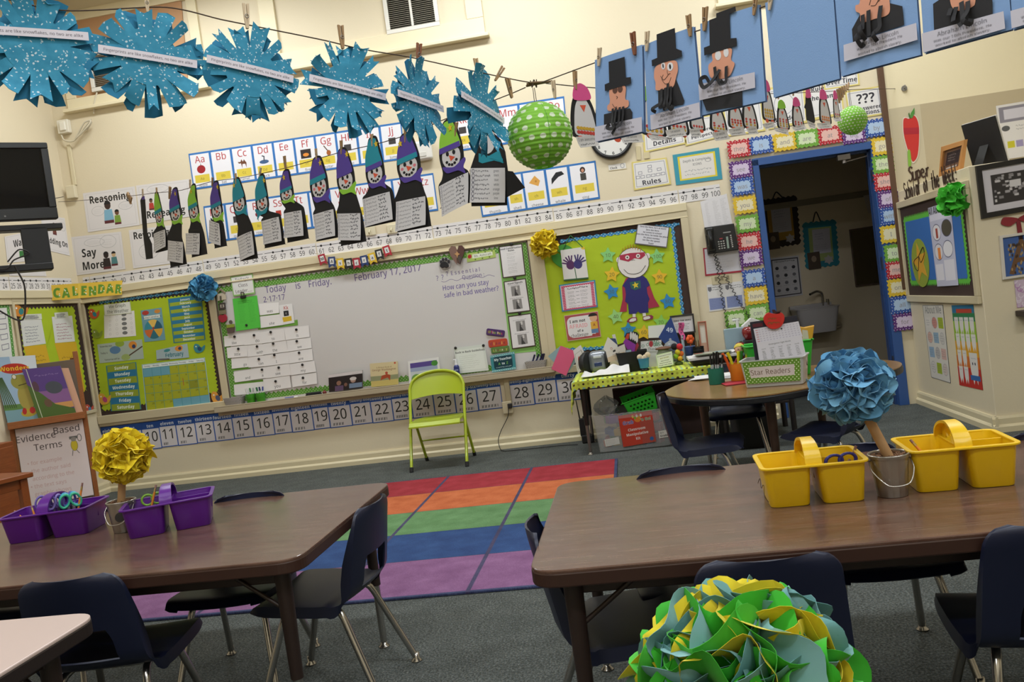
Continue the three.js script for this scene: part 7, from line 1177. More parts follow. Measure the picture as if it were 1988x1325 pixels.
{
const TOP=plane(RX+.02,.95,.35,.94),q=[[1833,285],[1878,271],[1870,330],[1828,343]];
standFrame(RW,q,-.07,'framed_photo','pale wooden picture frame standing on top of the partition','picture frame',M('#c98f52',.5),(c,w,h)=>{fill(c,'#7a5a48',0,0,w,h);fill(c,'#3f3236',w*.15,h*.15,w*.7,h*.6);scrib(c,w*.25,h*.3,w*.4,3,h*.12,'#8a7a78',2,.2);fill(c,'#cfc7c0',w*.2,h*.85,w*.6,h*.08);},.035,{base:BLOCKH-.002});
const e=thing('photo_stand','back of a white edged photo frame with black strut on the partition','picture frame',[2.52,BLOCKH,1.02],-1.1),lay=part(e,'frame_back',box(.26,.33,.016,0,.165,0,.004).rotateX(.22),M('#1b1a1c',.6));part(e,'white_edge',box(.27,.33,.008,0,.167,-.012,.003).rotateX(.22),M('#d3cfc8',.5));part(e,'strut',box(.07,.3,.006,0,.15,0,.002).rotateX(-.5).translate(0,-.01,.13),M('#141414',.6));
const TP=(px,draw,name,label,cat,o={})=>paper(BW,px,draw,name,label,cat,{w:.003,th:.001,res:420,...o});
TP([[1933,206],[2030,190],[2042,296],[1945,311]],(c,w,h)=>{fill(c,'#d8d4d0',0,0,w,h);fill(c,'#84808a',w*.05,h*.05,w,h*.28);fill(c,'#c8c4cc',w*.14,h*.1,w*.8,h*.18);ring(c,w*.15,h*.44,w*.08,h*.05,null,0,'#555');scrib(c,w*.35,h*.42,w*.5,2,h*.06,'#999',1.4,.2);fill(c,'#c2b92c',w*.15,h*.68,w*.14,h*.12);fill(c,'#9a90b4',w*.32,h*.68,w*.14,h*.12);fill(c,'#7f9cc4',w*.55,h*.68,w*.14,h*.12);},'chart_poster','white poster with grey panels and coloured squares at right edge','poster');
const fr=[[1893,324],[2035,299],[2045,400],[1905,425]];standFrame(BF,fr,.002,'framed_picture','black framed grey collage picture hanging on the front of partition','picture',M('#161416',.35),(c,w,h)=>{fill(c,'#cfcad0',0,0,w,h);fill(c,'#2e2b2e',w*.14,h*.16,w*.72,h*.68);seed=77;for(let i=0;i<40;i++)fill(c,['#a8a4a6','#8a8688','#c9c5c6'][i%3],w*rr(.16,.8),h*rr(.18,.76),w*rr(.03,.08),h*rr(.04,.07));fill(c,'#d6d2d2',w*.42,h*.34,w*.18,h*.16);},.03);
const fa=[[1939,459],[2040,444],[2048,528],[1946,543]];standFrame(BF,fa,.002,'letter_picture','white framed picture of a wooden letter A on blue','picture',M('#d2ccc2',.5),(c,w,h)=>{fill(c,'#3a5c9a',0,0,w,h);c.strokeStyle='#6b4a30';c.lineWidth=w*.1;pathOn(c,[[w*.15,h*.95],[w*.4,h*.15],[w*.65,h*.95]]);c.stroke();pathOn(c,[[w*.25,h*.62],[w*.56,h*.6]]);c.stroke();seed=55;for(let i=0;i<60;i++)ring(c,w*rr(.12,.68),h*rr(.2,.95),2,4,null,0,i%2?'#a98a5c':'#3a2418');},.014);
const bw=onPlane(BF,[[1948,417],[1990,410],[1992,450],[1950,455]],'ribbon_bow','dark red ribbon bow above the letter picture','ribbon',{w:.006}),bc=bw.L(1975,425);bw.cut('loop',smooth([[bc[0],bc[1]],[bc[0]-.08,bc[1]+.02],[bc[0]-.1,bc[1]-.02],[bc[0]-.05,bc[1]-.04]],24,.4),M('#8a1f28',.6),0,.006,{uv:true});bw.cut('loop',smooth([[bc[0],bc[1]],[bc[0]+.08,bc[1]+.03],[bc[0]+.1,bc[1]-.01],[bc[0]+.05,bc[1]-.03]],24,.4),M('#8a1f28',.6),0,.006,{uv:true});bw.cut('tail',[[bc[0]-.012,bc[1]],[bc[0]+.012,bc[1]],[bc[0]+.02,bc[1]-.13],[bc[0]-.01,bc[1]-.13]],M('#7d1a24',.6),.001,.003,{uv:true});
paper(BF,[[1968,545],[2020,538],[2026,592],[1974,598]],(c,w,h)=>{fill(c,'#c9b4c6',0,0,w,h);seed=21;for(let i=0;i<30;i++){c.strokeStyle=i%2?'#b07fb0':'#e0d4e0';c.lineWidth=2;c.beginPath();c.arc(w*rnd(),h*rnd(),6,0,4);c.stroke();}},'pink_card','pink patterned card at the right edge above dark shelf','card',{w:.004,res:420});
const sh=at3(BF,...meet(BF,1970,606)),st=thing('wall_shelf','dark wooden shelf end at the right frame edge under pink card','shelf',[sh.x+.2,sh.y-.04,BZ]);part(st,'board',box(.4,.035,.12,0,.03,.065,.004),M('#2a1d18',.5));part(st,'bracket',slab(-.12,-.05,0,-.1,.013,.08,.003),M('#2a1d18',.5));
}
// ---------------------------------------------------------------- bathroom seen through the doorway
{
const IB=plane(0,IZ,1,0),BP=(px,draw,name,label,cat,o={})=>paper(IB,px,draw,name,label,cat,{w:.004,th:.002,res:420,...o});
const hung=(px,col,inCol,label,tri)=>{const t=onPlane(IB,px,'hanging_frame',label,'picture frame',{w:.003}),q=px.map((p)=>t.L(...p));t.cut('mat_board',zig([q[0],q[3],q[2],q[1]],.05,.014),M(col,.8),0,.006,{uv:true});const c=[0,1].map((k)=>q.reduce((s,e)=>s+e[k],0)/4),I=(f,g)=>q.map((e)=>[lerp(c[0],e[0],f),lerp(c[1],e[1],g)]);t.sheet('inner_card',I(.72,.76),M(inCol,.8),.007,.001,{uv:true});t.sheet('page',I(.55,.55).map((e)=>[e[0]+.01,e[1]+.03]),(cc,w,h)=>{fill(cc,'#b3b0bc',0,0,w,h);scrib(cc,w*.15,h*.2,w*.6,3,h*.1,'#77748a',1.4,.3);scrib(cc,w*.1,h*.65,w*.7,4,h*.08,'#8a8798',1.2,.3);},.0085,.001,{uv:true});t.sheet('photo',[[q[3][0]+.02,q[3][1]+.15],[q[3][0]+.14,q[3][1]+.15],[q[3][0]+.14,q[3][1]-.02],[q[3][0]+.02,q[3][1]-.02]],(cc,w,h)=>{fill(cc,'#4a3a2c',0,0,w,h);ring(cc,w/2,h*.4,w*.2,h*.18,null,0,'#8f7a64');},.009,.001,{uv:true});const fq=[q[2][0]-.09,q[2][1]+.06];t.cut('paper_flower',starPts(fq[0],fq[1],.05,.032,6),M('#b3aeb0',.8),.01,.001,{uv:true});const L0=(p)=>[...t.L(...p),.003];t.add('ribbon',tube([L0(tri[0]),L0(tri[1]),L0(tri[2])],.006,16,5),M('#1d1917',.7));};
hung(z8(703,228,972,192,1005,555,742,595),'#2c2018','#a37d24','dark brown zigzag edged frame hanging in the dark bathroom',z8(795,212,822,160,868,200));
hung(z8(1030,405,1275,378,1303,718,1056,748),'#2a7f92','#9ba86a','teal zigzag edged frame hanging in the dark bathroom',z8(1105,390,1128,312,1163,385));
BP(z8(772,672,995,648,1028,955,803,985),(c,w,h)=>{fill(c,'#c3bfc4',0,0,w,h);c.strokeStyle='#33313a';c.lineWidth=4;c.strokeRect(w*.06,h*.06,w*.88,h*.88);scrib(c,w*.15,h*.11,w*.7,1,h*.05,'#555',2,0);for(let j=0;j<4;j++)for(let i=0;i<3;i++){ring(c,w*(.22+i*.28),h*(.27+j*.18),w*.06,h*.04,null,0,(i+j)%2?'#6b6870':'#2f2d33');scrib(c,w*(.12+i*.28),h*(.34+j*.18),w*.2,1,6,'#777',1,.2);}},'picture_chart','white picture chart with black border on the bathroom wall','poster');
const mq=z8(1385,452,1590,420,1635,865,1435,890);{const t=onPlane(IB,mq,'bathroom_mirror','bathroom mirror in a thin brown frame right of the hanging frames','mirror',{w:.003}),q=mq.map((p)=>t.L(...p)),c=[0,1].map((k)=>q.reduce((e,p)=>e+p[k],0)/4),f=poly(q),I=q.map((p)=>[lerp(c[0],p[0],.94),lerp(c[1],p[1],.96)]);f.holes.push(poly(I));t.add('frame',extr(f,.02,.002),M('#5a463a',.5));t.sheet('glass',I,M('#d8dad8',.03,{metalness:1}),.004,.003,{uv:true});}
const a=meet(IB,...z8(1000,240)[0]),b=meet(IB,...z8(1560,172)[0]);struct('trim_6',slab(a[0]-.5,(a[1]+b[1])/2-.03,IZ,b[0]+.4,(a[1]+b[1])/2+.03,IZ+.02,.004),M('#8a7f6a',.6));
const s0=meet(IB,...yE(255,500)[0]),s1=meet(IB,...yE(545,470)[0]),s2=meet(IB,...yE(548,640)[0]),sx=(s0[0]+s1[0])/2,W=s1[0]-s0[0],t=thing('bathroom_sink','white wall basin with chrome tap in the dark bathroom','sink',[sx,s2[1],IZ]);
part(t,'basin',merge(vessel(rectOutline(W,.36,.05,4,0,.2),s1[1]-s2[1],.78,.03,.01),slab(-W/2,(s1[1]-s2[1])-.02,0,W/2,(s1[1]-s2[1])+.03,.06,.01)),M('#b5b0b2',.2));part(t,'tap',tube([[.12,s1[1]-s2[1],.05],[.12,s1[1]-s2[1]+.12,.06],[.06,s1[1]-s2[1]+.15,.12],[-.02,s1[1]-s2[1]+.13,.18]],.012,20),chrome);part(t,'tap_handle',rod([.17,s1[1]-s2[1],.05],[.17,s1[1]-s2[1]+.06,.05],.014),chrome);part(t,'drain_pipe',rod([W/2-.03,.03,.1],[W/2+.06,.03,.02],.03),chrome);
const yl=z8(1490,190,1570,175,1595,320,1530,325),tt=onPlane(IB,yl,'towel_sheet','white sheet with yellow towel beside the bathroom door edge','towel',{w:.02});tt.sheet('sheet',yl,M('#bdb5ae',.7),0,.002);tt.cut('towel',z8(1530,110,1565,90,1585,210,1565,265,1545,180),M('#c2a81e',.8),.004,.012,{bevel:.003});
}
// ---------------------------------------------------------------- desk with spotted cloth
const DK={x0:-.46,x1:.56,z0:.12,z1:.76,h:.572};
{
const W=DK.x1-DK.x0,D=DK.z1-DK.z0,cx=(DK.x0+DK.x1)/2,cz=(DK.z0+DK.z1)/2,t=thing('desk','small dark legged desk under the spotted lime cloth','desk',[cx,0,cz]);
part(t,'desktop',box(W,.028,D,0,DK.h-.016,0,.006),M('#4a2d20',.4));part(t,'apron',box(W-.14,.05,D-.14,0,DK.h-.055,0,.004),M('#2c1c16',.5));const L=legGeo(DK.h-.03);
for(const sx of[-1,1])for(const sz of[-1,1]){const l=part(t,'leg',L.up,M('#1e1613',.45));l.position.set(sx*(W/2-.06),0,sz*(D/2-.05));part(l,'lower_tube',L.low,M('#7f7672',.35,{metalness:.7}));part(l,'glide',L.foot,chrome);}
const cv=document.createElement('canvas');cv.width=cv.height=512;const c=cv.getContext('2d');fill(c,'#c3d04a',0,0,512,512);seed=99;[['#3a2418',19],['#7fb0a8',19],['#a3a838',17],['#3a2418',15]].forEach(([k,r],q)=>{for(let i=0;i<16;i++){c.fillStyle=k;c.beginPath();c.arc(32+(i%4)*128+(q%2)*64,32+Math.floor(i/4)*128+(q>1?64:0),r*rr(.8,1.1),0,7);c.fill();}});
const tx=new THREE.CanvasTexture(cv);tx.wrapS=tx.wrapT=THREE.RepeatWrapping;tx.colorSpace=THREE.SRGBColorSpace;tx.magFilter=THREE.LinearFilter;tx.repeat.set(3.4,3.4);
const g=shell((u,v)=>{const x=lerp(-W/2-.2,W/2+.02,u),z=lerp(-D/2,D/2+.075,v);let X=x,Y=DK.h+.004,Z=z;const ex=Math.max(0,-W/2-.005-x),ez=Math.max(0,z-D/2-.005);if(ex>0){X=-W/2-.008-.012*Math.sin(z*22)*ex*4-ex*.12;Y-=ex*(.75+.25*v);}if(ez>0){Z=D/2+.008+.008*Math.sin(x*21+1)*ez*12;Y-=ez*.95;if(ex>0)Y-=0;}return[X,Y+.003*Math.sin(x*13)*Math.sin(z*17)*(ex||ez?0:1)*.4,Z];},54,34,.0025,()=>false,1.0);
const p=g.attributes.position,uv=g.attributes.uv;for(let i=0;i<p.count;i++)uv.setXY(i,uv.getX(i)*(W+.22),uv.getY(i)*(D+.08));
solo('tablecloth','lime tablecloth with brown and blue spots draped over the desk','tablecloth',g,M('#ffffff',.85,{map:tx}),[cx,0,cz]);
}
const f5=Z(1050,600,6.627),f6=Z(1320,590,6.627),DT=DK.h+.0055;
const at=(z)=>plane(0,z,1,0);
// card standing on the desk: corners in the enlargement
const stand=(z,px,draw,name,label,cat,o={})=>paper(at(z),px,draw,name,label,cat,{th:.0014,w:0,res:700,...o});
stand(.108,f5(90,610,248,480,480,640,330,850),M('#8aa5ac',.8),'folder','grey blue folder leaning behind the pink folder','folder');
stand(.114,f5(255,475,462,552,325,862,135,775),M('#d65a80',.75),'folder','bright pink folder leaning at left end of the desk','folder',{th:.003});
stand(.24,f5(415,535,512,465,600,640,480,850),(c,w,h)=>{fill(c,'#dbd7d4',0,0,w,h);c.strokeStyle='#998';c.lineWidth=2;c.strokeRect(w*.15,h*.2,w*.7,h*.6);ring(c,w*.55,h*.5,w*.2,h*.14,null,0,'#b5482c');ring(c,w*.65,h*.38,w*.1,h*.08,null,0,'#d8d4d0');},'greeting_card','white card with red bird drawing behind the pink folder','card');
{
const z=.4,q=(x,y)=>meet(at(z),...f5(x,y)[0]),a=q(520,660),b=q(870,640),t=thing('radio','grey and black portable radio with round speaker on the desk','radio',[(a[0]+b[0])/2,DT,z-.06]),W=b[0]-a[0];
part(t,'speaker',lathe([[0,0],[.085,0],[.09,.01],[.09,.03],[.07,.06],[0,.06]],26).rotateZ(PI/2).rotateY(-.5).translate(-W/2+.06,.095,.04),M('#1d1e20',.6));part(t,'body',new RoundedBoxGeometry(W*.72,.17,.13,3,.045).translate(W*.12,.095,0),M('#8b9098',.3,{metalness:.4}));part(t,'display',box(W*.28,.03,.01,W*.1,.075,.066,.003),M('#2c3a66',.2));part(t,'disc_lid',box(W*.3,.02,.012,W*.1,.135,.063,.004),M('#c9ccd0',.3));part(t,'speaker',lathe([[0,0],[.08,0],[.08,.03],[0,.04]],26).rotateZ(-PI/2).translate(W/2-.03,.095,0),M('#1d1e20',.6));
}
solo('crumpled_paper','white crumpled paper bag lying at the left front of the desk','paper',shell((u,v)=>{const x=lerp(-.17,.2,u),z=lerp(-.09,.09,v),r=Math.sin(v*PI);return[x,.012+r*(.055*(.35+u*.65)+.014*Math.sin(u*9+v*4)+.01*Math.sin(u*21))*(u<.08?u/.08:1),z*(.6+u*.5)+.012*Math.sin(u*13)];},26,12,.004,()=>false,.5),M('#d9d7d6',.7),[-.23,DT+.002,.62]);
{
const b=thing('black_bin','black wire mesh bin full of cards on the desk','bin',[-.0,DT,.5]);part(b,'body',vessel(rectOutline(.235,.16,.02),.155,.84,.003,.003),M('#131313',.7));
const c=(z,px,draw,name,label,cat)=>stand(z,px,draw,name,label,cat);
c(.46,f5(800,520,862,362,985,465,1000,700),(k,w,h)=>{fill(k,'#dcd8d2',0,0,w,h);txt(k,'40',w*.42,h*.42,w*.3,'#a8433a',{rot:-.5});},'pennant_card','white pointed card with red numerals in the black bin','card');
c(.445,f5(890,378,960,382,1010,520,940,560),M('#3a4a70',.8),'greeting_card','dark blue card behind the white pointed card','card');c(.43,f5(915,335,955,325,985,440,945,452),M('#d5d3cf',.7),'name_tag','small white clear tag tallest above the black bin','tag');
c(.52,f5(838,560,1075,452,1115,620,868,690),(k,w,h)=>{fill(k,'#d6cfc4',0,0,w,h);fill(k,'#c9b394',0,h*.55,w*.9,h*.45);fill(k,'#1f1c1a',w*.36,h*.14,w*.13,h*.16);scrib(k,w*.3,h*.5,w*.4,2,h*.15,'#8a7f74',2,.2);},'envelope','cream envelopes with black clip at front of the black bin','envelope');
c(.47,f5(1058,430,1090,380,1222,460,1190,640),M('#8a2f96',.7),'greeting_card','purple card leaning at right of the black bin','card');c(.54,f5(1090,530,1165,516,1175,630,1100,640),(k,w,h)=>{fill(k,'#4a5460',0,0,w,h);fill(k,'#9fb0bd',w*.1,h*.1,w*.8,h*.4);},'small_card','small grey blue card at right front of the black bin','card');
c(.46,f5(1180,560,1240,430,1262,470,1200,610),M('#a0303c',.7),'red_folder','thin red folder edge right of the purple card','folder');
const hp=f5(1085,315,1255,300,1258,450,1090,440),t=onPlane(at(.42),hp,'hand_cutout','black hand shaped cut-out with white fingers and red corner','cut-out'),L0=(x,y)=>f5(x,y)[0];
t.cut('backing',f5(1075,360,1100,310,1150,300,1190,292,1235,300,1262,335,1250,440,1230,470,1150,450,1095,400),M('#1f1a1c',.7),0,.002);t.cut('corner',f5(1085,375,1110,320,1140,318,1130,385,1095,395),M('#c2402a',.7),.002,.001);[[1158,345],[1187,352],[1212,365],[1236,385]].forEach(([x,y])=>{const p=t.L(...L0(x,y));t.dot('finger',p[0],p[1],.0085,.032,M('#d9d6d2',.7),.0022,.001,{uv:true,rot:-.15});});
}
{
// patterned box reading Thank, tub of wafers, jar sign, domed jar, pennant
const t=onPlane(at(.36),f5(1265,400,1560,380,1570,560,1270,560),'gift_box','white patterned roll reading Thank behind the blue tub','box'),q=f5(1265,400,1565,372,1575,545,1270,560).map((p)=>t.L(...p));
t.add('body',extr(rrect(q[1][0]-q[0][0],.17,.05,(q[0][0]+q[1][0])/2,.085),.05,.004).translate(0,DT-t.b[1],-.06),M('#d3d1d0',.5));t.sheet('label_print',f5(1285,420,1550,400,1560,545,1285,550),(c,w,h)=>{fill(c,'#d3d1d0',0,0,w,h);seed=31;for(let i=0;i<14;i++)ring(c,w*rr(.05,.95),h*rr(.05,.5),5,5,'#6a8f7a',2);ring(c,w*.5,h*.32,8,12,null,0,'#a8323c');txt(c,'Thank',w*.55,h*.78,h*.28,'#3a3a40',{font:'serif'});},-.004,.001);
const p=meet(at(.6),...f5(1335,760)[0]),tub=thing('candy_tub','small blue tub with cream topped sticks on round black base','tub',[p[0],DT,.6]);part(tub,'base',lathe([[0,0],[.034,0],[.034,.012],[.022,.022],[0,.024]],22),M('#141416',.35));part(tub,'cup',vessel(circOutline(.042,22),.075,.82,.003,.003).translate(0,.022,0),M('#3d83ad',.4));for(const[x,y,r]of[[-.026,.108,.022],[.012,.104,.02],[.034,.118,.022],[-.005,.094,.02]])part(tub,'wafer',new THREE.SphereGeometry(r,14,10).scale(1,1,.4).translate(x,y,.01),M('#dcc9a8',.7));
const jp=meet(at(.55),...f5(1605,735)[0]),jar=thing('jar_sign','glass jar with pale green printed card and brown lid','jar',[jp[0],DT,.5]);part(jar,'glass',lathe([[0,0],[.052,0],[.055,.01],[.055,.11],[.042,.13],[.042,.14],[0,.14]],26),M('#c4cfb4',.1,{transmission:.7}));part(jar,'lid',lathe([[0,.14],[.06,.14],[.06,.152],[.03,.158],[0,.158]],24),M('#6a4634',.6));const U=print(190,140,(c,w,h)=>{fill(c,'#c9dcb0',0,0,w,h);fill(c,'#dfe2d6',w*.05,h*.06,w*.9,h*.88);for(const[s,y,b]of[['For answering hard and you',.18,.085],['BEST EFFORT',.36,.12],['Stop to let you',.56,.1],['Please let me go back',.71,.09],['You get 1 more chance',.86,.1]])txt(c,s,w/2,h*y,h*b,y===.36?'#9a8a2a':'#333',{bold:true});});part(jar,'card',sheetGeo([[-.065,.105],[.06,.12],[.062,.015],[-.06,.005]],.0014,U,0,.058),U.mat);
const dp=meet(at(.32),...f5(1690,600)[0]),dome=thing('domed_jar','clear glass jar with domed lid in front of the pennant','jar',[dp[0],DT,.34]);part(dome,'glass',lathe([[0,0],[.05,0],[.055,.01],[.055,.13],[.048,.14]],28),M('#cfd6dc',.06,{transmission:.85}));part(dome,'lid',lathe([[.056,.14],[.056,.15],[.045,.17],[.02,.185],[.008,.19],[.012,.2],[0,.208]],28),M('#b9bec4',.12,{transmission:.6}));
const pn=onPlane(at(.14),f5(1520,370,1670,100,1830,600,1700,620),'pennant','dark blue triangular pennant numbered 49 against the lime board','pennant');pn.cut('cloth',f5(1515,365,1672,100,1835,560,1790,610,1640,500),M('#27407f',.8),0,.002);const np=f5(1595,215,1720,235,1720,330,1595,310);pn.sheet('numerals',np,(c,w,h)=>{fill(c,'#27407f',0,0,w,h);txt(c,'49',w/2,h*.5,h*.8,'#c9cfdf',{bold:true});},.0022,.0006);
stand(.12,f5(1380,215,1600,195,1560,370,1385,375),(c,w,h)=>{fill(c,'#a3cf6a',0,0,w,h*.08);fill(c,'#dcdcd8',0,h*.06,w,h);},'white_sheet','plain white sheet with green edge left of the pennant','paper');
const fp=meet(at(.45),...f5(1775,690)[0]),fl=thing('flower_toy','bright flower and ladybird toy beside the jar on the desk','toy',[fp[0],DT,.45]);const ball=(x,y,z,r,col)=>part(fl,'pompom',new THREE.IcosahedronGeometry(r,2).translate(x,y,z),M(col,.9));ball(-.02,.145,0,.026,'#1b1618');ball(.02,.14,.01,.026,'#b8232e');ball(.0,.1,.015,.022,'#c9b42a');ball(.025,.085,0,.022,'#d96a2c');ball(-.015,.07,.01,.022,'#8fb52a');ball(.012,.05,.018,.02,'#d9a52c');part(fl,'stand',lathe([[0,0],[.03,0],[.03,.02],[.01,.03],[.008,.12],[0,.12]],16),M('#4a5a24',.7));
}
{
// pencil pots and framed sign at the right of the desk
const B0=(z,px,py)=>meet(at(z),px,py);
standFrame(at(.06),f5(1660,95,1960,62,1985,300,1690,330),0,'framed_sign','black framed sign reading ZERO THE HERO behind the pencil cups','sign',M('#26211f',.5),(c,w,h)=>{fill(c,'#d9d5d8',0,0,w,h);txt(c,'ZERO THE HERO',w/2,h*.28,w*.11,'#222',{bold:true});scrib(c,w*.15,h*.5,w*.7,4,h*.1,'#888',1.2,.3);},.01);
standFrame(at(.14),f6(228,235,330,225,375,680,275,690),0,'framed_photo','pale pink edged frame leaning behind the black pencil cup','picture frame',M('#a8604a',.6),(c,w,h)=>{fill(c,'#d3a890',0,0,w,h);fill(c,'#e0d8ca',w*.15,h*.1,w*.7,h*.5);},.006,{base:DT});
const p=B0(.35,...f6(235,560)[0]),cup=thing('pencil_cup','black wire mesh pencil cup holding pencils at right of desk','cup',[p[0],DT,.35]);part(cup,'body',vessel(circOutline(.043,24),.115,.96,.002,.001),M('#141416',.5,{metalness:.3}));part(cup,'band',merge([.03,.06,.09].map((y)=>new THREE.TorusGeometry(.0435,.0018,5,28).rotateX(PI/2).translate(0,y,0))),M('#3a3a3e',.4,{metalness:.5}));
for(let i=0;i<5;i++){const m=thing('pencil',`brown pencil in the black mesh cup, ${ORD[i]} from left`,'pencil',[p[0]-.02+i*.01,DT+.01,.345+(i%2)*.012],0,'pencils in the black mesh cup'),a=rr(-.015,.02);part(m,'shaft',rod([0,0,0],[a,.145,0],.0038,.0038,6),M('#6a4a2c',.6));part(m,'tip',rod([a,.145,0],[a*1.1,.16,0],.0038,.0006,6),M('#2c2018',.6));}
const bc=B0(.3,...f6(130,560)[0]),bl=thing('pencil_cup','dark blue patterned cup left of the black mesh cup','cup',[bc[0],DT,.28]);part(bl,'body',vessel(circOutline(.04,24),.12,.98,.003),M('#24386e',.5));part(bl,'rim',new THREE.TorusGeometry(.04,.002,6,28).rotateX(PI/2).translate(0,.12,0),M('#6a86b8',.4));
const or=thing('orange_flower','orange plastic flower topped pens in the dark blue cup','flower',[bc[0]+.005,DT+.01,.28]);part(or,'stem',rod([0,0,0],[.004,.15,0],.004),M('#c9602c',.5));for(let k=0;k<6;k++)part(or,'petal',new THREE.SphereGeometry(.019,12,8).scale(.8,1,.6).translate(.004+.018*Math.cos(k),.165+.02*Math.sin(k),.006*(k%2)),M('#d9571e',.5));
const pk=thing('spotted_ribbon','pink ribbon with dark spots hanging over the pennant edge','ribbon',[B0(.25,...f5(1815,400)[0])[0],DT,.25]),pq=f5(1760,180,1835,175,1850,400,1800,405).map((e)=>B0(.25,...e));part(pk,'band',shell((u,v)=>{const x=lerp(lerp(pq[3][0],pq[2][0],u),lerp(pq[0][0],pq[1][0],u),v),y=lerp(lerp(pq[3][1],pq[2][1],u),lerp(pq[0][1],pq[1][1],u),v);return[x-pk.position.x+.006*Math.sin(v*9),y-DT,.01*Math.sin(v*7+u*2)];},4,16,.002),M('#c9528a',.7));for(let i=0;i<6;i++)part(pk,'spot',new THREE.SphereGeometry(.005,8,6).translate(lerp(pq[3][0],pq[0][0],i/6)-pk.position.x+.012+(i%2)*.01,lerp(pq[3][1],pq[0][1],(i+.5)/6)-DT,.012),M('#3a1830',.7));part(pk,'post',rod([.005,0,0],[.005,pq[3][1]-DT+.04,0],.012),M('#9fb0ba',.3));
const pb=B0(.3,...f6(345,545)[0]),px=thing('patterned_box','small black and white patterned box right of the pencil cups','box',[pb[0],DT,.3]);part(px,'body',box(.05,.05,.05,0,.025,0,.004),M('#ffffff',.7,{map:dotTex('#c9c9cc','#3a3c48',32)}));part(px,'lid',box(.054,.012,.054,0,.055,0,.003),M('#8a8c96',.6));
}
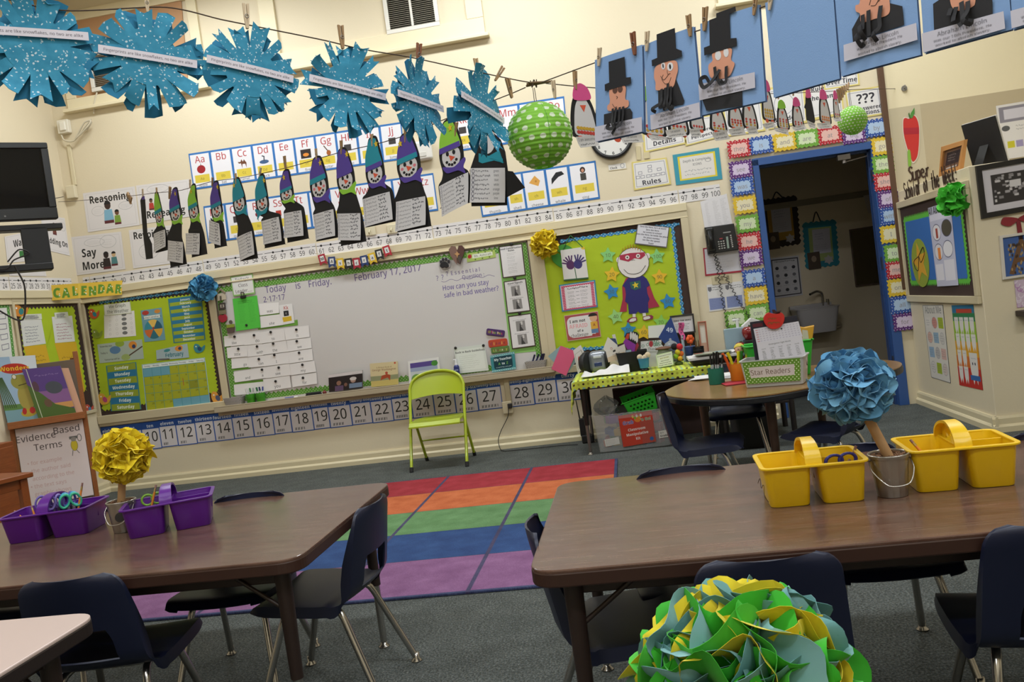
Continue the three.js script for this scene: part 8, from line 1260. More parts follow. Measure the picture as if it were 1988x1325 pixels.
// bin of manipulatives under the desk
{
const t=thing('storage_bin','clear plastic storage bin with red Classroom Manipulative Kit label under desk','bin',[-.06,0,.49]),W=.59,D=.42,H=.29;
part(t,'tub',vessel(rectOutline(W,D,.03),H,.92,.004,.012),M('#dfe3e4',.2,{transparent:true,opacity:.22}));
const U=print(300,260,(c,w,h)=>{fill(c,'#c23a24',0,0,w,h);fill(c,'#b04a3c',w*.6,h*.3,w*.4,h*.7);ring(c,w*.55,h*.2,w*.1,h*.1,null,0,'#d9822c');for(let k=0;k<5;k++)ring(c,w*(.42+k*.06),h*(.1+(k%2)*.05),w*.03,h*.05,null,0,['#e0c030','#7fae3c','#e8e0d0','#c9a02c','#e8e0d0'][k]);txt(c,'Grab',w*.26,h*.26,h*.16,'#2c3f9a',{bold:true,stroke:'#d9d9e0',lw:3});txt(c,"'n Go!",w*.78,h*.24,h*.13,'#3a8a3c',{bold:true,stroke:'#d9d9e0',lw:3});['Classroom','Manipulative','Kit'].forEach((s,i)=>txt(c,s,w*.48,h*(.5+i*.15),h*.12,'#e8e2de',{bold:true}));ring(c,w*.88,h*.88,w*.06,h*.06,null,0,'#2c5fa0');});
part(t,'red_label',sheetGeo([[-.1,.268],[.155,.285],[.16,.045],[-.09,.03]],.001,U,0,D/2*.985),U.mat);
part(t,'white_label',sheetGeo([[-.225,.1],[-.115,.11],[-.112,.055],[-.222,.045]],.001,print(120,60,(c,w,h)=>{fill(c,'#d6d4cf',0,0,w,h);scrib(c,8,14,w*.7,4,11,'#888',1.2,.2);}),0,D/2*.955),atlases[atlases.length-1].mat);
part(t,'grade_label',sheetGeo([[.185,.12],[.27,.125],[.27,.07],[.185,.065]],.001,print(110,70,(c,w,h)=>{fill(c,'#d9d5cf',0,0,w,h);txt(c,'K/1',w*.3,h*.3,h*.3,'#777',{bold:true});txt(c,'Grade',w*.45,h*.7,h*.36,'#222',{bold:true});}),0,D/2*.965),atlases[atlases.length-1].mat);
seed=303;const cols=['#a8323c','#3a5f9a','#c9a52c','#3f8a4a','#b85a2c','#6a3f8a','#7a8fa8'];
for(let i=0;i<34;i++){const b=thing('toy_block',`${['red', 'blue', 'yellow', 'green', 'orange', 'purple', 'grey'][i % 7]} toy piece among those heaped in the clear bin`,'toy',[-.06+rr(-.22,.22),.014+(i<12?0:i<23?.085:.165+rr(0,.03)),.49+rr(-.11,.13)],rr(0,3),`${['red', 'blue', 'yellow', 'green', 'orange', 'purple', 'grey'][i % 7]} toy pieces in the clear bin`);const s=rr(.05,.09);part(b,'block',box(s,s*.7,s*.8,0,s*.35,0,.008),M(cols[i%7],.5));part(b,'stud',lathe([[0,s*.7],[s*.2,s*.7],[s*.2,s*.82],[0,s*.84]],12),M(cols[i%7],.5));}
const bag=solo('plastic_bag','crumpled clear plastic bag on top of the toy pieces at left','bag',shell((u,v)=>{const a=u*2*PI,r=Math.sin(v*PI*.95+.08)*(.09+.02*Math.sin(a*5+v*9));return[r*Math.cos(a),v*.16+.015*Math.sin(a*3),r*Math.sin(a)*.8];},28,12,.001,()=>false,.4),M('#eef0f2',.06,{transmission:.94}),[-.24,.24,.49]);
const gb=thing('green_basket','bright green basket with round holes lying tilted on the bin','basket',[.03,.27,.52],.1);gb.rotation.order='YXZ';gb.rotation.z=.24;gb.rotation.x=.2;
const sh=poly([[-.105,0],[.105,0],[.125,.13],[-.125,.13]]);for(let j=0;j<3;j++)for(let i=0;i<6;i++){const h=new THREE.Path();h.absellipse(-.075+i*.03+(j%2)*.014,.03+j*.03,.009,.009,0,2*PI,true);sh.holes.push(h);}
part(gb,'front_wall',extr(sh,.003).translate(0,0,.075),M('#2fae2c',.45));part(gb,'back_wall',extr(sh,.003).translate(0,0,-.078),M('#2fae2c',.45));for(const s of[-1,1])part(gb,'side_wall',extr(poly([[-.078,0],[.078,0],[.078,.13],[-.078,.13]]),.003).rotateY(PI/2).rotateZ(-s*.15).translate(s*.105,0,0),M('#2fae2c',.45));part(gb,'floor',box(.21,.003,.155,0,.002,0,0),M('#2a9a28',.45));part(gb,'rim',tube([[-.127,.13,.08],[.127,.13,.08],[.127,.13,-.08],[-.127,.13,-.08]].flatMap((p,i,a)=>[p,p.map((v,k)=>lerp(v,a[(i+1)%4][k],.95))]),.004,60,6,true),M('#35b832',.45));
const wk=thing('hand_radio','black handheld radio with tall antenna in a charger by the wall','radio',[-.47,0,.13]);part(wk,'charger',box(.1,.07,.1,.03,.035,.02,.012),M('#131313',.5));part(wk,'body',box(.055,.15,.035,0,.13,.02,.008),M('#161618',.45));part(wk,'antenna',rod([-.018,.2,.02],[-.03,.36,.02],.006,.004),M('#101010',.5));part(wk,'knob',rod([.012,.205,.02],[.012,.22,.02],.007),M('#101010',.5));
}
{const t=thing('dark_filler_box','dark brown filler box added to darken the space behind the clear bin under the desk','box',[.16,0,.2]);part(t,'filler_body',box(.7,.42,.13,0,.21,0,.004),M('#3a2620',.8));part(t,'filler_top',box(.7,.005,.08,0,.424,.03,.001).rotateX(.05),M('#4a3228',.8));}  // added dark filler, keeps the lit wall from showing under the desk
// dark trash can and cupboard behind the round-ended table
{const t=thing('waste_bin','black rectangular waste bin on the floor behind the round-ended table','bin',[.78,0,1.02]);part(t,'body',vessel(rectOutline(.32,.26,.04),.36,.86,.004,.006),M('#121213',.6));part(t,'rim',tube(rectOutline(.33,.27,.04).map(([x,z])=>[x,.36,z]),.006,60,6,true),M('#1b1b1d',.5));}
const TR={x:.66,z:.58,h:.585};
{const t=thing('side_table','dark brown side table carrying papers and apples beside the desk','table',[.86,0,TR.z]);part(t,'top',box(.56,.03,.46,0,TR.h-.015,0,.01),M('#2a1d1a',.4));for(const sx of[-1,1])for(const sz of[-1,1])part(t,'leg',rod([sx*.24,0,sz*.19],[sx*.24,TR.h-.03,sz*.19],.02),M('#1b1412',.5));part(t,'shelf',box(.5,.02,.4,0,.25,0,.004),M('#201614',.5));}
{
const B0=(z,x,y)=>meet(at(z),...f6(x,y)[0]);
const a=B0(.75,130,660),b=B0(.75,800,640),yb=TR.h+.001;const tray=thing('paper_tray','black tray of papers on the dark side table','tray',[(a[0]+b[0])/2,yb,.62]),W=b[0]-a[0];part(tray,'tray',vessel(rectOutline(W,.26,.02),.035,.95,.004,.004),M('#1c1714',.5));const sheets=part(tray,'paper_stack',box(W*1.02,.02,.25,-.01,.045,.0,.002),M('#d6d4d1',.8));
seed=12;for(let i=0;i<3;i++){const m=thing('paper_sheet',`loose white sheet on the black paper tray, ${['bottom', 'middle', 'top'][i]} one`,'paper',[tray.position.x+i*.05-.03,yb+.057+i*.004,.6],rr(-.2,.2));part(m,'sheet',box(.26,.0015,.2,0,0,0,0),M('#dcdad8',.8));m.children[0].userData.label='white sheet';}
const mag=printed([[0,.2],[.26,.2],[.26,0],[0,0]],(c,w,h)=>{fill(c,'#8f9a86',0,0,w,h);fill(c,'#a8483c',w*.02,0,w*.25,h*.3);ring(c,w*.4,h*.4,w*.12,h*.2,null,0,'#c9c4b0');fill(c,'#7fa8b8',w*.6,h*.1,w*.3,h*.5);scrib(c,w*.1,h*.75,w*.7,2,h*.1,'#444',1.4,.2);},700);const mz=thing('magazine','colourful magazine lying on the papers beside the desk','magazine',[tray.position.x-.02,yb+.071,.68],.05);part(mz,'cover',sheetGeo([[-.13,.08],[.13,.08],[.13,-.08],[-.13,-.08]],.005,mag,0,0).rotateX(-PI/2),mag.gloss);
const apple=(x,y,z,r,label)=>{const t=thing('apple_ornament',label,'ornament',[x,y,z]);part(t,'fruit',lathe([[0,.12],[.35,.02],[.62,.0],[.9,.5],[1,1],[.9,1.5],[.6,1.78],[.3,1.8],[.08,1.62],[0,1.55]].map((p)=>[p[0]*r,p[1]*r]),28),M('#7a141c',.18,{clearcoat:.6}));part(t,'stem',rod([0,1.55*r,0],[.1*r,2.05*r,0],r*.06),M('#3a2416',.6));part(t,'leaf',extr(poly(smooth([[0,0],[.3,.18],[.6,.1],[.3,-.08]].map((p)=>[p[0]*r,p[1]*r]),16)),r*.05).translate(.05*r,1.85*r,0),M('#3a5a24',.6));};
const s1=B0(.72,780,560);apple(s1[0],yb+.062,.7,.036,'small shiny red apple ornament on the papers');const s2=B0(.5,880,460);apple(s2[0]+.01,s2[1],.5,.054,'larger dark red apple ornament behind the clipboard');const st=thing('box','black block under the larger apple ornament','box',[s2[0]+.01,yb,.5]);part(st,'body',box(.09,s2[1]-yb-.002,.09,0,(s2[1]-yb-.002)/2,0,.006),M('#1a1514',.5));part(st,'base',box(.1,.008,.1,0,.004,0,.002),M('#141010',.5));
const sp=B0(.42,720,500),so=thing('soap_dispenser','pale blue pump bottle with white top behind the apples','bottle',[sp[0],yb,.4]),hB=B0(.4,700,320)[1]-yb;part(so,'body',extr(rrect(.15,hB,.01,0,hB/2),.06,.004).translate(0,0,-.03),M('#a3bcc9',.3,{transmission:.3}));part(so,'pump',merge(rod([.03,hB,0],[.03,hB+.06,0],.012),box(.05,.014,.02,.02,hB+.065,0,.004)),M('#d6d8d6',.4));
const cq=[[790,290],[900,188],[1005,215],[1000,420],[860,430]].map((e)=>meet(at(.3),...f6(...e)[0]));const cl2=thing('white_bag','white paper bag peeking above the clipboard','bag',[cq[1][0],yb,.3]);part(cl2,'bag',extr(poly([...cq.slice(0,3).map((p)=>[p[0]-cq[1][0],p[1]-yb]),[cq[2][0]-cq[1][0],0],[cq[0][0]-cq[1][0],0]]),.06,.004),M('#d3d1cf',.8));part(cl2,'fold',box(.08,.004,.066,.0,.15,.03,.001),M('#c4c2c0',.8));
}
// things on the round-ended table
const KH=.5815;
{
const K=(x,y)=>ground(...f6(x,y)[0],KH);
let p=K(490,1040);const gc=thing('pen_cup','dark green paper pen cup on the round-ended table','cup',[p[0],KH,p[2]-.04]);part(gc,'body',vessel(circOutline(.047,26),.095,.98,.002),M('#136a56',.7));part(gc,'rim',new THREE.TorusGeometry(.0468,.0014,5,28).rotateX(PI/2).translate(0,.0945,0),M('#0f5a48',.7));
seed=61;for(let i=0;i<8;i++){const m=thing('pen',`black pen with white tip in the dark green cup, ${ORD[i]} of eight`,'pen',[gc.position.x+rr(-.026,.026),KH+.005,gc.position.z+rr(-.02,.02)],0,'black pens in the dark green cup'),a=rr(-.03,.03),h=rr(.155,.19);m.userData.label='black pen with white tip in the dark green cup';part(m,'barrel',rod([0,0,0],[a*.6,.11,0],.0045),M('#b9b8ba',.4));part(m,'cap',rod([a*.6,.11,0],[a,h,0],.006),M('#141416',.4));}
p=K(775,1005);const oc=thing('pen_cup','orange paper cup of highlighters on the round-ended table','cup',[p[0],KH+.006,p[2]-.045]);part(oc,'body',vessel(circOutline(.047,26),.1,.98,.002),M('#d97f14',.7));part(oc,'rim',new THREE.TorusGeometry(.0468,.0014,5,28).rotateX(PI/2).translate(0,.0995,0),M('#c97210',.7));
[['#d9571e',-.028,-.05,'orange'],['#d6cf1e',-.012,-.035,'slim yellow'],['#d9d41c',.004,.012,'tall yellow'],['#2f7a2c',.018,.016,'green'],['#c9c01e',.034,.04,'right leaning yellow']].forEach(([c,x,a,n])=>{const m=thing('highlighter',`${n} highlighter in the orange cup`,'highlighter',[oc.position.x+x,KH+.01,oc.position.z],0);part(m,'barrel',rod([0,0,0],[a*.6,.12,0],.0085),M(c,.4));part(m,'cap',rod([a*.6,.12,0],[a,.165,0],.0095),M(c,.35));});
seed=71;for(let i=0;i<5;i++){const q=K(330,990),m=thing('paper_sheet',`white sheet in the fanned stack behind the green cup, ${ORD[i]} from below`,'paper',[q[0]+.07+i*.004,KH+.001+i*.0022,q[2]-.12],-.5+i*.12);part(m,'sheet',box(.28,.0016,.2,0,.0008,0,0),M('#d9d8d8',.8));}
p=K(760,1030);const rf=thing('folder','red folder lying under the orange cup','folder',[p[0]+.06,KH,p[2]-.06],.1);part(rf,'cover',box(.3,.003,.17,0,.0035,0,.001),M('#b02438',.6));part(rf,'lower_cover',box(.3,.002,.17,.004,.001,.004,0),M('#8a1c2c',.6));
// Star Readers bin
const a=K(975,1075),b=K(1725,1020),W=Math.hypot(b[0]-a[0],b[2]-a[2]),an=Math.atan2(-(b[2]-a[2]),b[0]-a[0]),bin=thing('book_bin','white plastic bin with green dotted label reading Star Readers','bin',[(a[0]+b[0])/2+.07*Math.sin(an),KH,(a[2]+b[2])/2-.09],an),H=.15;
part(bin,'body',vessel(rectOutline(W*1.1,.2,.018),H,.9,.004,.008),M('#cfcfcc',.35,{transmission:.3}));
const U=print(420,165,(c,w,h)=>{fill(c,'#5f8a24',0,0,w,h);dots(c,w,h,30,5,'#d3e0b4');fill(c,'#cdc3c0',w*.09,h*.25,w*.8,h*.48);txt(c,'Star Readers',w*.46,h*.5,h*.32,'#6a5648');});part(bin,'label_card',sheetGeo([[-W*.5,H*.96],[W*.5,H*.96],[W*.46,.022],[-W*.46,.022]],.0015,U,0,0).rotateX(.08).translate(0,.0,.1-.004),U.mat);
const inb=(lift,dz)=>[bin.position.x+dz*Math.sin(an),KH+lift,bin.position.z+dz*Math.cos(an)];
const bz=bin.position.z,cb=onPlane(at(bz+.01),f6(900,235,1085,215,1110,640,1025,800),'clipboard','dark navy board standing in the Star Readers bin behind sheets','board');cb.cut('board',f6(898,238,1500,150,1560,400,1640,790,985,850),M('#211f2c',.5),0,.006);cb.cut('red_patch',f6(930,262,1060,245,1062,290,935,305),M('#5a1a26',.6),.0062,.0008);
const s1=paper(at(bz+.02),f6(945,325,1525,226,1575,420,985,520),(c,w,h)=>{fill(c,'#d6d3dc',0,0,w,h);for(let j=0;j<6;j++)for(let i=0;i<14;i++)fill(c,i===0?'#c98a90':'#b9b4c2',w*(.04+i*.068),h*(.12+j*.14),w*(i?.03:.05),3);ring(c,w*.6,h*.3,3,3,null,0,'#333');},'record_sheet','upper white record sheet clipped by the red apple','paper',{res:700,lift:.004});
paper(at(bz+.03),f6(985,505,1562,400,1632,720,1030,800),(c,w,h)=>{fill(c,'#d9d6de',0,0,w,h);txt(c,'Kindergarten Sight Words',w*.5,h*.16,h*.08,'#555');for(let i=0;i<5;i++){txt(c,'List #'+(i+1),w*(.14+i*.18),h*.32,h*.06,'#666');scrib(c,w*(.1+i*.18),h*.4,w*.08,i===1?10:7,h*.055,'#777',1.3,.4);}},'word_list','lower white sheet of sight word lists in Star Readers bin','paper',{res:700,lift:.004});
const ac=onPlane(at(bz+.026),f6(1075,120,1335,110,1335,320,1080,320),'apple_clip','flat red wooden apple clip on top of the record sheets','clip');ac.cut('apple',f6(1085,165,1130,120,1205,132,1270,112,1325,140,1336,200,1305,275,1245,315,1170,318,1110,275,1080,215),M('#c8281c',.5),0,.008,{smooth:70,bevel:.002});ac.cut('stem',f6(1180,78,1215,75,1235,100,1300,85,1280,125,1230,130,1195,125),M('#3a1816',.6),.004,.006);
const nm=f6(1115,175,1300,165,1300,265,1115,270);ac.sheet('lettering',nm,(c,w,h)=>{fill(c,'#c8281c',0,0,w,h);scrib(c,w*.1,h*.25,w*.5,1,h*.3,'#8a4a1c',3,.1);scrib(c,w*.1,h*.75,w*.8,1,h*.3,'#8a4a1c',3,.05);},.0105,.0005);
// green bin and yellow bag behind
const g0=meet(at(bz-.25),...f6(850,565)[0]),g1=meet(at(bz-.25),...f6(1712,455)[0]),gx=(g0[0]+g1[0])/2,gw=g1[0]-g0[0],gh=(g0[1]+g1[1])/2-KH,gt=thing('green_tub','bright green plastic tub behind the Star Readers bin','tub',[gx,KH,bz-.34]);part(gt,'body',vessel(rectOutline(gw,.2,.03),gh,.84,.005,.006),M('#2cab34',.4));part(gt,'rim',tube(rectOutline(gw*1.02,.21,.03).map(([x,z])=>[x,gh,z]),.005,60,6,true),M('#33b83a',.4));
const yb=onPlane(at(bz-.33),f6(1540,300,1700,290,1660,470,1545,480),'snack_bag','yellow and silver bag standing in the green tub','bag');yb.cut('bag',f6(1540,305,1590,315,1700,290,1668,520,1550,520),M('#cf9a2c',.35),0,.03,{bevel:.006});yb.cut('window',f6(1555,330,1625,340,1640,450,1560,455),M('#cfc4b4',.25),.037,.001);
const bt=K(900,990),rb=thing('puppet','small puppet with yellow hair and red dress behind the cups','toy',[bt[0]-.02,KH,bt[2]-.14]);part(rb,'dress',lathe([[0,0],[.04,0],[.038,.06],[.022,.13],[.012,.15],[0,.152]],20),M('#8a1c30',.75));part(rb,'head',new THREE.SphereGeometry(.03,18,14).translate(0,.178,0),M('#d9a98c',.7));part(rb,'hair',new THREE.SphereGeometry(.033,18,12,0,2*PI,0,1.5).rotateX(-.4).translate(0,.183,-.004),M('#c9b44a',.85));for(const s of[-1,1]){part(rb,'eye',new THREE.SphereGeometry(.0035,8,6).translate(s*.011,.183,.028),M('#1c1616',.4));part(rb,'arm',rod([s*.02,.125,0],[s*.045,.09,.015],.008,.006),M('#8a1c30',.75));}
const rs=K(1880,740),pp=thing('folder','pink and white striped folder on far right of round-ended table','folder',[1.2,KH,1.95],.2);part(pp,'cover',box(.2,.012,.15,0,.007,0,.002),M('#c9a0a4',.6));part(pp,'stripe',box(.2,.003,.02,0,.0148,.05,.001),M('#c23a4a',.6));
}
// ---------------------------------------------------------------- caddies with their contents
function caddy(x,z,turn,w,d,h,color,label){
const t=thing('supply_caddy',label,'caddy',[x,TH,z],turn),m=M(color,.32,{transmission:.04}),gap=.014,cw=(w-gap)/2;
const comp=(sx)=>{const o=rectOutline(cw,d,.022,4);return o.map(([a,b])=>[a*(sx>0?1:1)+sx*(cw+gap)/2,b*(1-.0*a)]);};
part(t,'compartment',vessel(comp(-1),h,.84,.003),m);part(t,'compartment',vessel(comp(1),h,.84,.003),m);
const lip=rrect(w+.014,d+.014,.03);for(const s of[-1,1])lip.holes.push(new THREE.Path(rrect(cw-.006,d-.006,.02,s*(cw+gap)/2,0).getPoints(6)));
part(t,'rim',extr(lip,.003,.0012,6).rotateX(-PI/2).translate(0,h-.003,0),m);
const R=d*.43,s=new THREE.Shape();s.absarc(0,0,R,PI,0,true);s.lineTo(R-.004,-.004);const hp=new THREE.Path();hp.absarc(0,.006,R*.62,0,PI,false);hp.lineTo(-R*.62,.006);
part(t,'handle',shell((u,v)=>{const a=PI*v,r=R*1.04,k=(u-.5)*.03*(1+.35*Math.abs(Math.cos(a)));return[k,h+Math.sin(a)*r*.56,Math.cos(a)*r];},4,26,.007),m);
const web=new THREE.Shape();web.absellipse(0,0,R,R*.55,0,PI,false);const wh=new THREE.Path();wh.absellipse(0,R*.16,R*.5,R*.22,0,2*PI,true);web.holes.push(wh);part(t,'handle_web',extr(web,.004,0,20).rotateY(PI/2).translate(-.002,h,0),m);
part(t,'divider',box(cw*.94,h*.5,.003,(cw+gap)/2,h*.7,-.01,.001),m);
return t;
}
const YEL='#e6bb12',PUR='#5a1a86';
const c1=caddy(.42,4.845,-.04,.25,.195,.105,YEL,'yellow supply caddy left of the pail on right table');
const c2=caddy(.784,4.835,-.06,.246,.195,.108,YEL,'yellow supply caddy right of the pail on right table');
const c3=caddy(-2.12,4.34,.18,.3,.2,.095,PUR,'purple supply caddy full of scissors left of the pail');
const c4=caddy(-1.625,4.43,.42,.28,.19,.1,PUR,'purple supply caddy right of the pail on left table');
{const t=c1;const L0=(pts)=>part(t,'pen_scribble',tube(pts,.0009,30,4),M('#4a3a20',.8));L0([[-.126,.06,.07],[-.12,.075,.08],[-.121,.05,.085],[-.114,.06,.09],[-.116,.03,.093],[-.108,.015,.095]].map(([a,b,c])=>[a-.012+.02*(.07-b),b,c-.02]));}
function pencil(top,bot,what,group){const b=V3(...bot),a=V3(...top),d=a.clone().sub(b),t=thing('pencil',what,'pencil',bot,0,group),A=d.toArray(),P=(f)=>d.clone().multiplyScalar(f).toArray();part(t,'shaft',rod([0,0,0],P(.84),.0036,.0036,6),M('#d9822c',.5));part(t,'ferrule',rod(P(.84),P(.92),.0038,.0038,10),M('#b9a06a',.35,{metalness:.7}));part(t,'eraser',rod(P(.92),A,.0036,.0034,10),M('#8f6a64',.8));}
const ptop=(px,py,z)=>{const m=meet(at(z),px,py);return[m[0],m[1],z];};
pencil(ptop(160,938,4.33),[-2.04,TH+.012,4.36],'pencil standing upright at back of the left purple caddy');
pencil(ptop(28,993,4.32),[-2.18,TH+.02,4.37],'pencil leaning left in the left purple caddy');pencil(ptop(61,983,4.36),[-2.16,TH+.01,4.38],'short upright pencil in front part of left purple caddy');
pencil(ptop(303,942,4.43),[-1.7,TH+.012,4.46],'pencil leaning right in the right purple caddy');
pencil(ptop(1662,866,4.82),[.5,TH+.01,4.82],'pencil leaning right out of left yellow caddy, nearest the pail');pencil(ptop(1656,880,4.83),[.488,TH+.01,4.84],'second pencil bunched in left yellow caddy');pencil(ptop(1650,892,4.85),[.48,TH+.01,4.85],'lowest pencil bunched in left yellow caddy');
pencil(ptop(1767,854,4.82),[.75,TH+.012,4.86],'pencil leaning left in the right yellow caddy');
{
seed=808;for(let i=0;i<7;i++){const col=i<3?['#2f9ac2','#38a8c9','#3ab08a'][i]:['#6a5aa8','#7a6ab4','#8a7ac0','#5a4a98'][i-3],x=-2.1+(i<3?.035+i*.012:-.06+(i-3)*.03),z=4.33+(i%3)*.015,t=thing('scissors',`${i < 3 ? 'blue' : 'purple'} handled scissors in left purple caddy, ${ORD[i < 3 ? i : i - 3]} from left`,'scissors',[x,TH+.012,z],.3+i*.2,'scissors in the left purple caddy');for(const s of[-1,1]){part(t,'handle',new THREE.TorusGeometry(.02,.0045,7,20).scale(.8,1.15,1).rotateZ(s*.3).translate(s*.018,.105,0),M(col,.4));part(t,'blade',box(.009,.085,.002,s*.004,.042,s*.0015,.0008).rotateZ(-s*.06),M('#a9a8a6',.3,{metalness:.8}));}}
const t=thing('scissors','dark blue handled scissors in the left yellow caddy','scissors',[.49,TH+.012,4.9],.2);for(const s of[-1,1]){part(t,'handle',new THREE.TorusGeometry(.02,.0045,7,20).scale(.8,1.1,1).rotateZ(PI/2).translate(s*.018,.088,0),M('#2c2a7a',.4));part(t,'blade',box(.009,.07,.002,s*.004,.036,s*.0015,.0008),M('#a9a8a6',.3,{metalness:.8}));}
const t2=thing('scissors','green handled scissors in the right purple caddy','scissors',[-1.69,TH+.012,4.42],.6);for(const s of[-1,1]){part(t2,'handle',new THREE.TorusGeometry(.018,.004,7,20).translate(s*.016,.09,0),M('#7fae3c',.4));part(t2,'blade',box(.009,.07,.002,s*.004,.036,s*.0015,.0008),M('#a9a8a6',.3,{metalness:.8}));}
}
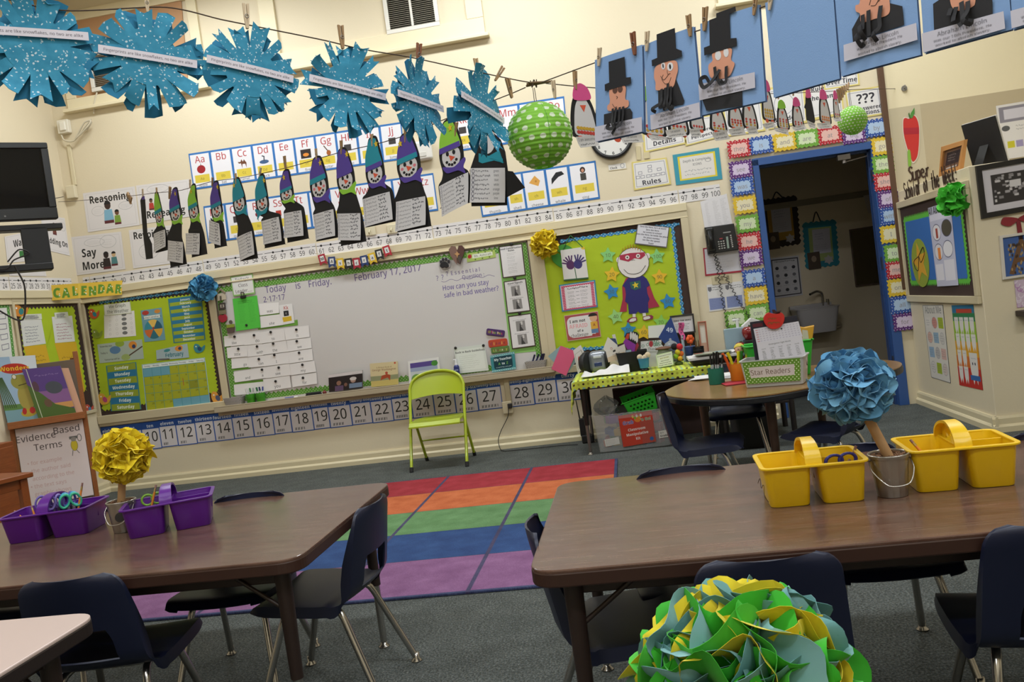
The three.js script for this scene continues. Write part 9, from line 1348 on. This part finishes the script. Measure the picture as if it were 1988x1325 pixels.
// ---------------------------------------------------------------- easel, stool and cabinet at the left
{
const f=Z(0,680,4.0156),A=V3(-4.365,0,.87),pl=plane(A.x,A.z,.86,-.5),L=(x,y)=>meet(pl,...f(x,y)[0]),wood=M('#ffffff',.5,{map:pineTex,color:'#e0b894'});
const r0=L(75,605),r1=L(665,490),foot=L(770,1200),o=at3(pl,(r0[0]+r1[0])/2,0),t=thing('easel','wooden classroom easel holding a chart pad and a book ledge','easel',[o.x,0,o.z],pl.turn),ou=(r0[0]+r1[0])/2,hw=(r1[0]-r0[0])/2,ly=(r0[1]+r1[1])/2;
part(t,'ledge',slab(-hw,ly-.025,-.01,hw,ly+.005,.09,.004),wood);part(t,'ledge_lip',slab(-hw,ly,.08,hw,ly+.03,.09,.003),wood);
for(const s of[-1,1]){part(t,'post',box(.035,1.3,.03,s*(hw-.01),.65,-.03,.004),wood);part(t,'rear_leg',rod([s*(hw-.05),0,-.2],[s*(hw-.04),1.25,-.06],.015),wood);}
part(t,'book_board',slab(-hw+.02,ly,-.03,hw-.02,ly+.45,-.015,.003),M('#6a5a4a',.6));part(t,'chart_board',slab(-hw+.02,.12,-.03,hw-.02,ly-.03,-.018,.003),M('#8a7a6a',.6));
const c=[L(120,640),L(640,525),L(760,1190),L(235,1320)].map((p)=>[p[0]-ou,p[1]]);const Wd=c[1][0]-c[0][0],cx=(c[0][0]+c[1][0])/2,q=[[cx-Wd/2,ly-.035],[cx+Wd/2,ly-.035],[cx+Wd/2,.14],[cx-Wd/2,.14]];
const pd=thing('chart_pad','white chart pad sheet headed Evidence Based Terms on the easel','chart',[o.x,0,o.z],pl.turn),U=printed(q,(k,w,h)=>{fill(k,'#dccfcd',0,0,w,h);txt(k,'Evidence',w*.28,h*.14,w*.15,'#4a3f3c');txt(k,'Based',w*.74,h*.1,w*.15,'#4a3f3c');txt(k,'Terms',w*.44,h*.27,w*.15,'#4a3f3c');const x=w*.82;ring(k,x,h*.32,w*.05,h*.07,'#3a3a34',1,'#cdb92c');fill(k,'#6a6a66',x-w*.06,h*.2,w*.12,h*.035);ring(k,x,h*.24,w*.04,h*.03,null,0,'#8f8a84');k.strokeStyle='#4a4a44';k.lineWidth=2;ring(k,x+w*.09,h*.23,w*.03,h*.045,'#4a4a44',2);pathOn(k,[[x-w*.03,h*.38],[x-w*.05,h*.45]]);k.stroke();pathOn(k,[[x+w*.02,h*.38],[x+w*.06,h*.43]]);k.stroke();['• for example','  the author said','  according to the','• the text says','  graphic shows'].forEach((s,i)=>txt(k,s,w*.1,h*(.46+i*.1),w*.085,'#c9a8a4',{align:'left'}));},520);
part(pd,'top_sheet',sheetGeo(q,.002,U,.006,.0,.02),U.mat);part(pd,'pad',sheetGeo(q.map((p,i)=>[p[0]*.99,p[1]]),.012,undefined,0,-.014),M('#cfc4c0',.8));
// big books
const bk=(px,draw,w,label)=>{const e=px.map((p)=>{const m=L(...p);return[m[0]-ou,m[1]];}),bb=[(e[3][0]+e[2][0])/2,ly+.006],rr2=e.map((p,i)=>[p[0]-bb[0],(i>1?0:Math.max(p[1]-bb[1],.1))]),p=at3(pl,ou+bb[0],bb[1],w),t2=thing('big_book',label,'book',[p.x,p.y,p.z],pl.turn),u=printed(rr2,draw,560);part(t2,'front_cover',sheetGeo(rr2,.002,u,0,.01),u.gloss);part(t2,'pages',sheetGeo(rr2.map((v)=>[v[0]*.99,v[1]*.99]),.009,undefined,0,.001),M('#d6cfc4',.8));part(t2,'back_cover',sheetGeo(rr2,.0015,undefined,0,-.001),M('#8a8f94',.5));};
bk([[480,140],[535,140],[650,480],[540,500]],(k,w,h)=>fill(k,'#d9a98c',0,0,w,h),.0,'peach covered big book peeking out behind the purple book');
bk([[-60,60],[278,40],[345,540],[70,585]],(k,w,h)=>{fill(k,'#9fbcd8',0,0,w,h);fill(k,'#d3dce4',w*.4,0,w*.6,h*.25);fill(k,'#5f8a4a',0,h*.7,w,h*.1);fill(k,'#7fa8b4',0,h*.78,w,h*.22);ring(k,w*.45,h*.18,w*.32,h*.075,null,0,'#b8281c');txt(k,'Wonders',w*.45,h*.18,h*.09,'#e0c22c',{bold:true});c0(k,w,h);},.02,'Wonders big book with a frog cover on the easel ledge');
bk([[178,150],[475,122],[600,480],[310,530]],(k,w,h)=>{fill(k,'#5a3f86',0,0,w,h);fill(k,'#8a5f96',0,h*.45,w,h*.25);fill(k,'#cf9a5c',w*.5,h*.7,w*.5,h*.12);k.fillStyle='#4f6a30';pathOn(k,[[0,h*.3],[w*.3,h*.5],[w*.55,h*.72],[w,h*.85],[w,h],[0,h]],true);k.fill();ring(k,w*.65,h*.4,w*.22,h*.12,null,0,'#4a4f5a');ring(k,w*.38,h*.68,w*.1,h*.08,null,0,'#6a5240');ring(k,w*.2,h*.35,w*.08,h*.1,null,0,'#5a3f50');scrib(k,w*.25,h*.15,w*.6,1,h*.08,'#8a74a8',2.5,.05);fill(k,'#c9d0b8',w*.1,0,3,h);},.035,'purple and green story big book in front on the easel ledge');
function c0(k,w,h){ring(k,w*.62,h*.6,w*.24,h*.2,null,0,'#a89a4a');ring(k,w*.52,h*.38,w*.22,h*.11,null,0,'#9a9440');ring(k,w*.4,h*.3,w*.05,h*.035,'#55501c',2,'#e0dcc8');k.strokeStyle='#4a4418';k.lineWidth=4;pathOn(k,[[w*.45,h*.43],[w*.7,h*.4]]);k.stroke();k.strokeStyle='#3f5a34';for(let i=0;i<7;i++){pathOn(k,[[w*.05*i,h*.75],[w*(.02*i),h*.3]]);k.stroke();}ring(k,w*.62,h*.85,w*.22,h*.06,null,0,'#b8a03a');ring(k,w*.5,h*.82,w*.06,h*.05,null,0,'#b82c2c');ring(k,w*.72,h*.82,w*.08,h*.05,null,0,'#c03430');}
const g=ground(...f(75,1000)[0],.5),st=thing('wooden_stool','small orange brown wooden stool beside the easel','stool',[-4.2,0,2.15],-.35),sw=M('#ffffff',.4,{map:pineTex,color:'#cf9468'});const sp=ground(75,917,.6);st.position.set(sp[0]-.37,0,sp[2]+.06);part(st,'seat',box(.5,.03,.4,0,.585,0,.006),sw);part(st,'apron',box(.42,.06,.32,0,.54,0,.004),sw);for(const sx of[-1,1])for(const sz of[-1,1])part(st,'leg',box(.045,.57,.045,sx*.2,.285,sz*.155,.005),sw);
const cb=thing('wooden_cabinet','plain brown wooden cabinet at the left edge behind the stool','cabinet',[meet(at(1.9),36,900)[0]-.155,0,2.2],.0),cw=M('#ffffff',.5,{map:pineTex,color:'#c9956a'});const ce=meet(at(1.25),38,840);part(cb,'carcass',slab(-.22,0,-.3,.14,ce[1],.3,.006),cw);part(cb,'door',slab(.14,.05,-.28,.155,ce[1]-.03,.28,.004),cw);part(cb,'handle',rod([.165,.4,.2],[.165,.5,.2],.006),chrome);
}
// ---------------------------------------------------------------- finish
scene.traverse((o)=>{if(o.isMesh){o.castShadow=true;o.receiveShadow=true;}});
renderer.render(scene,camera);
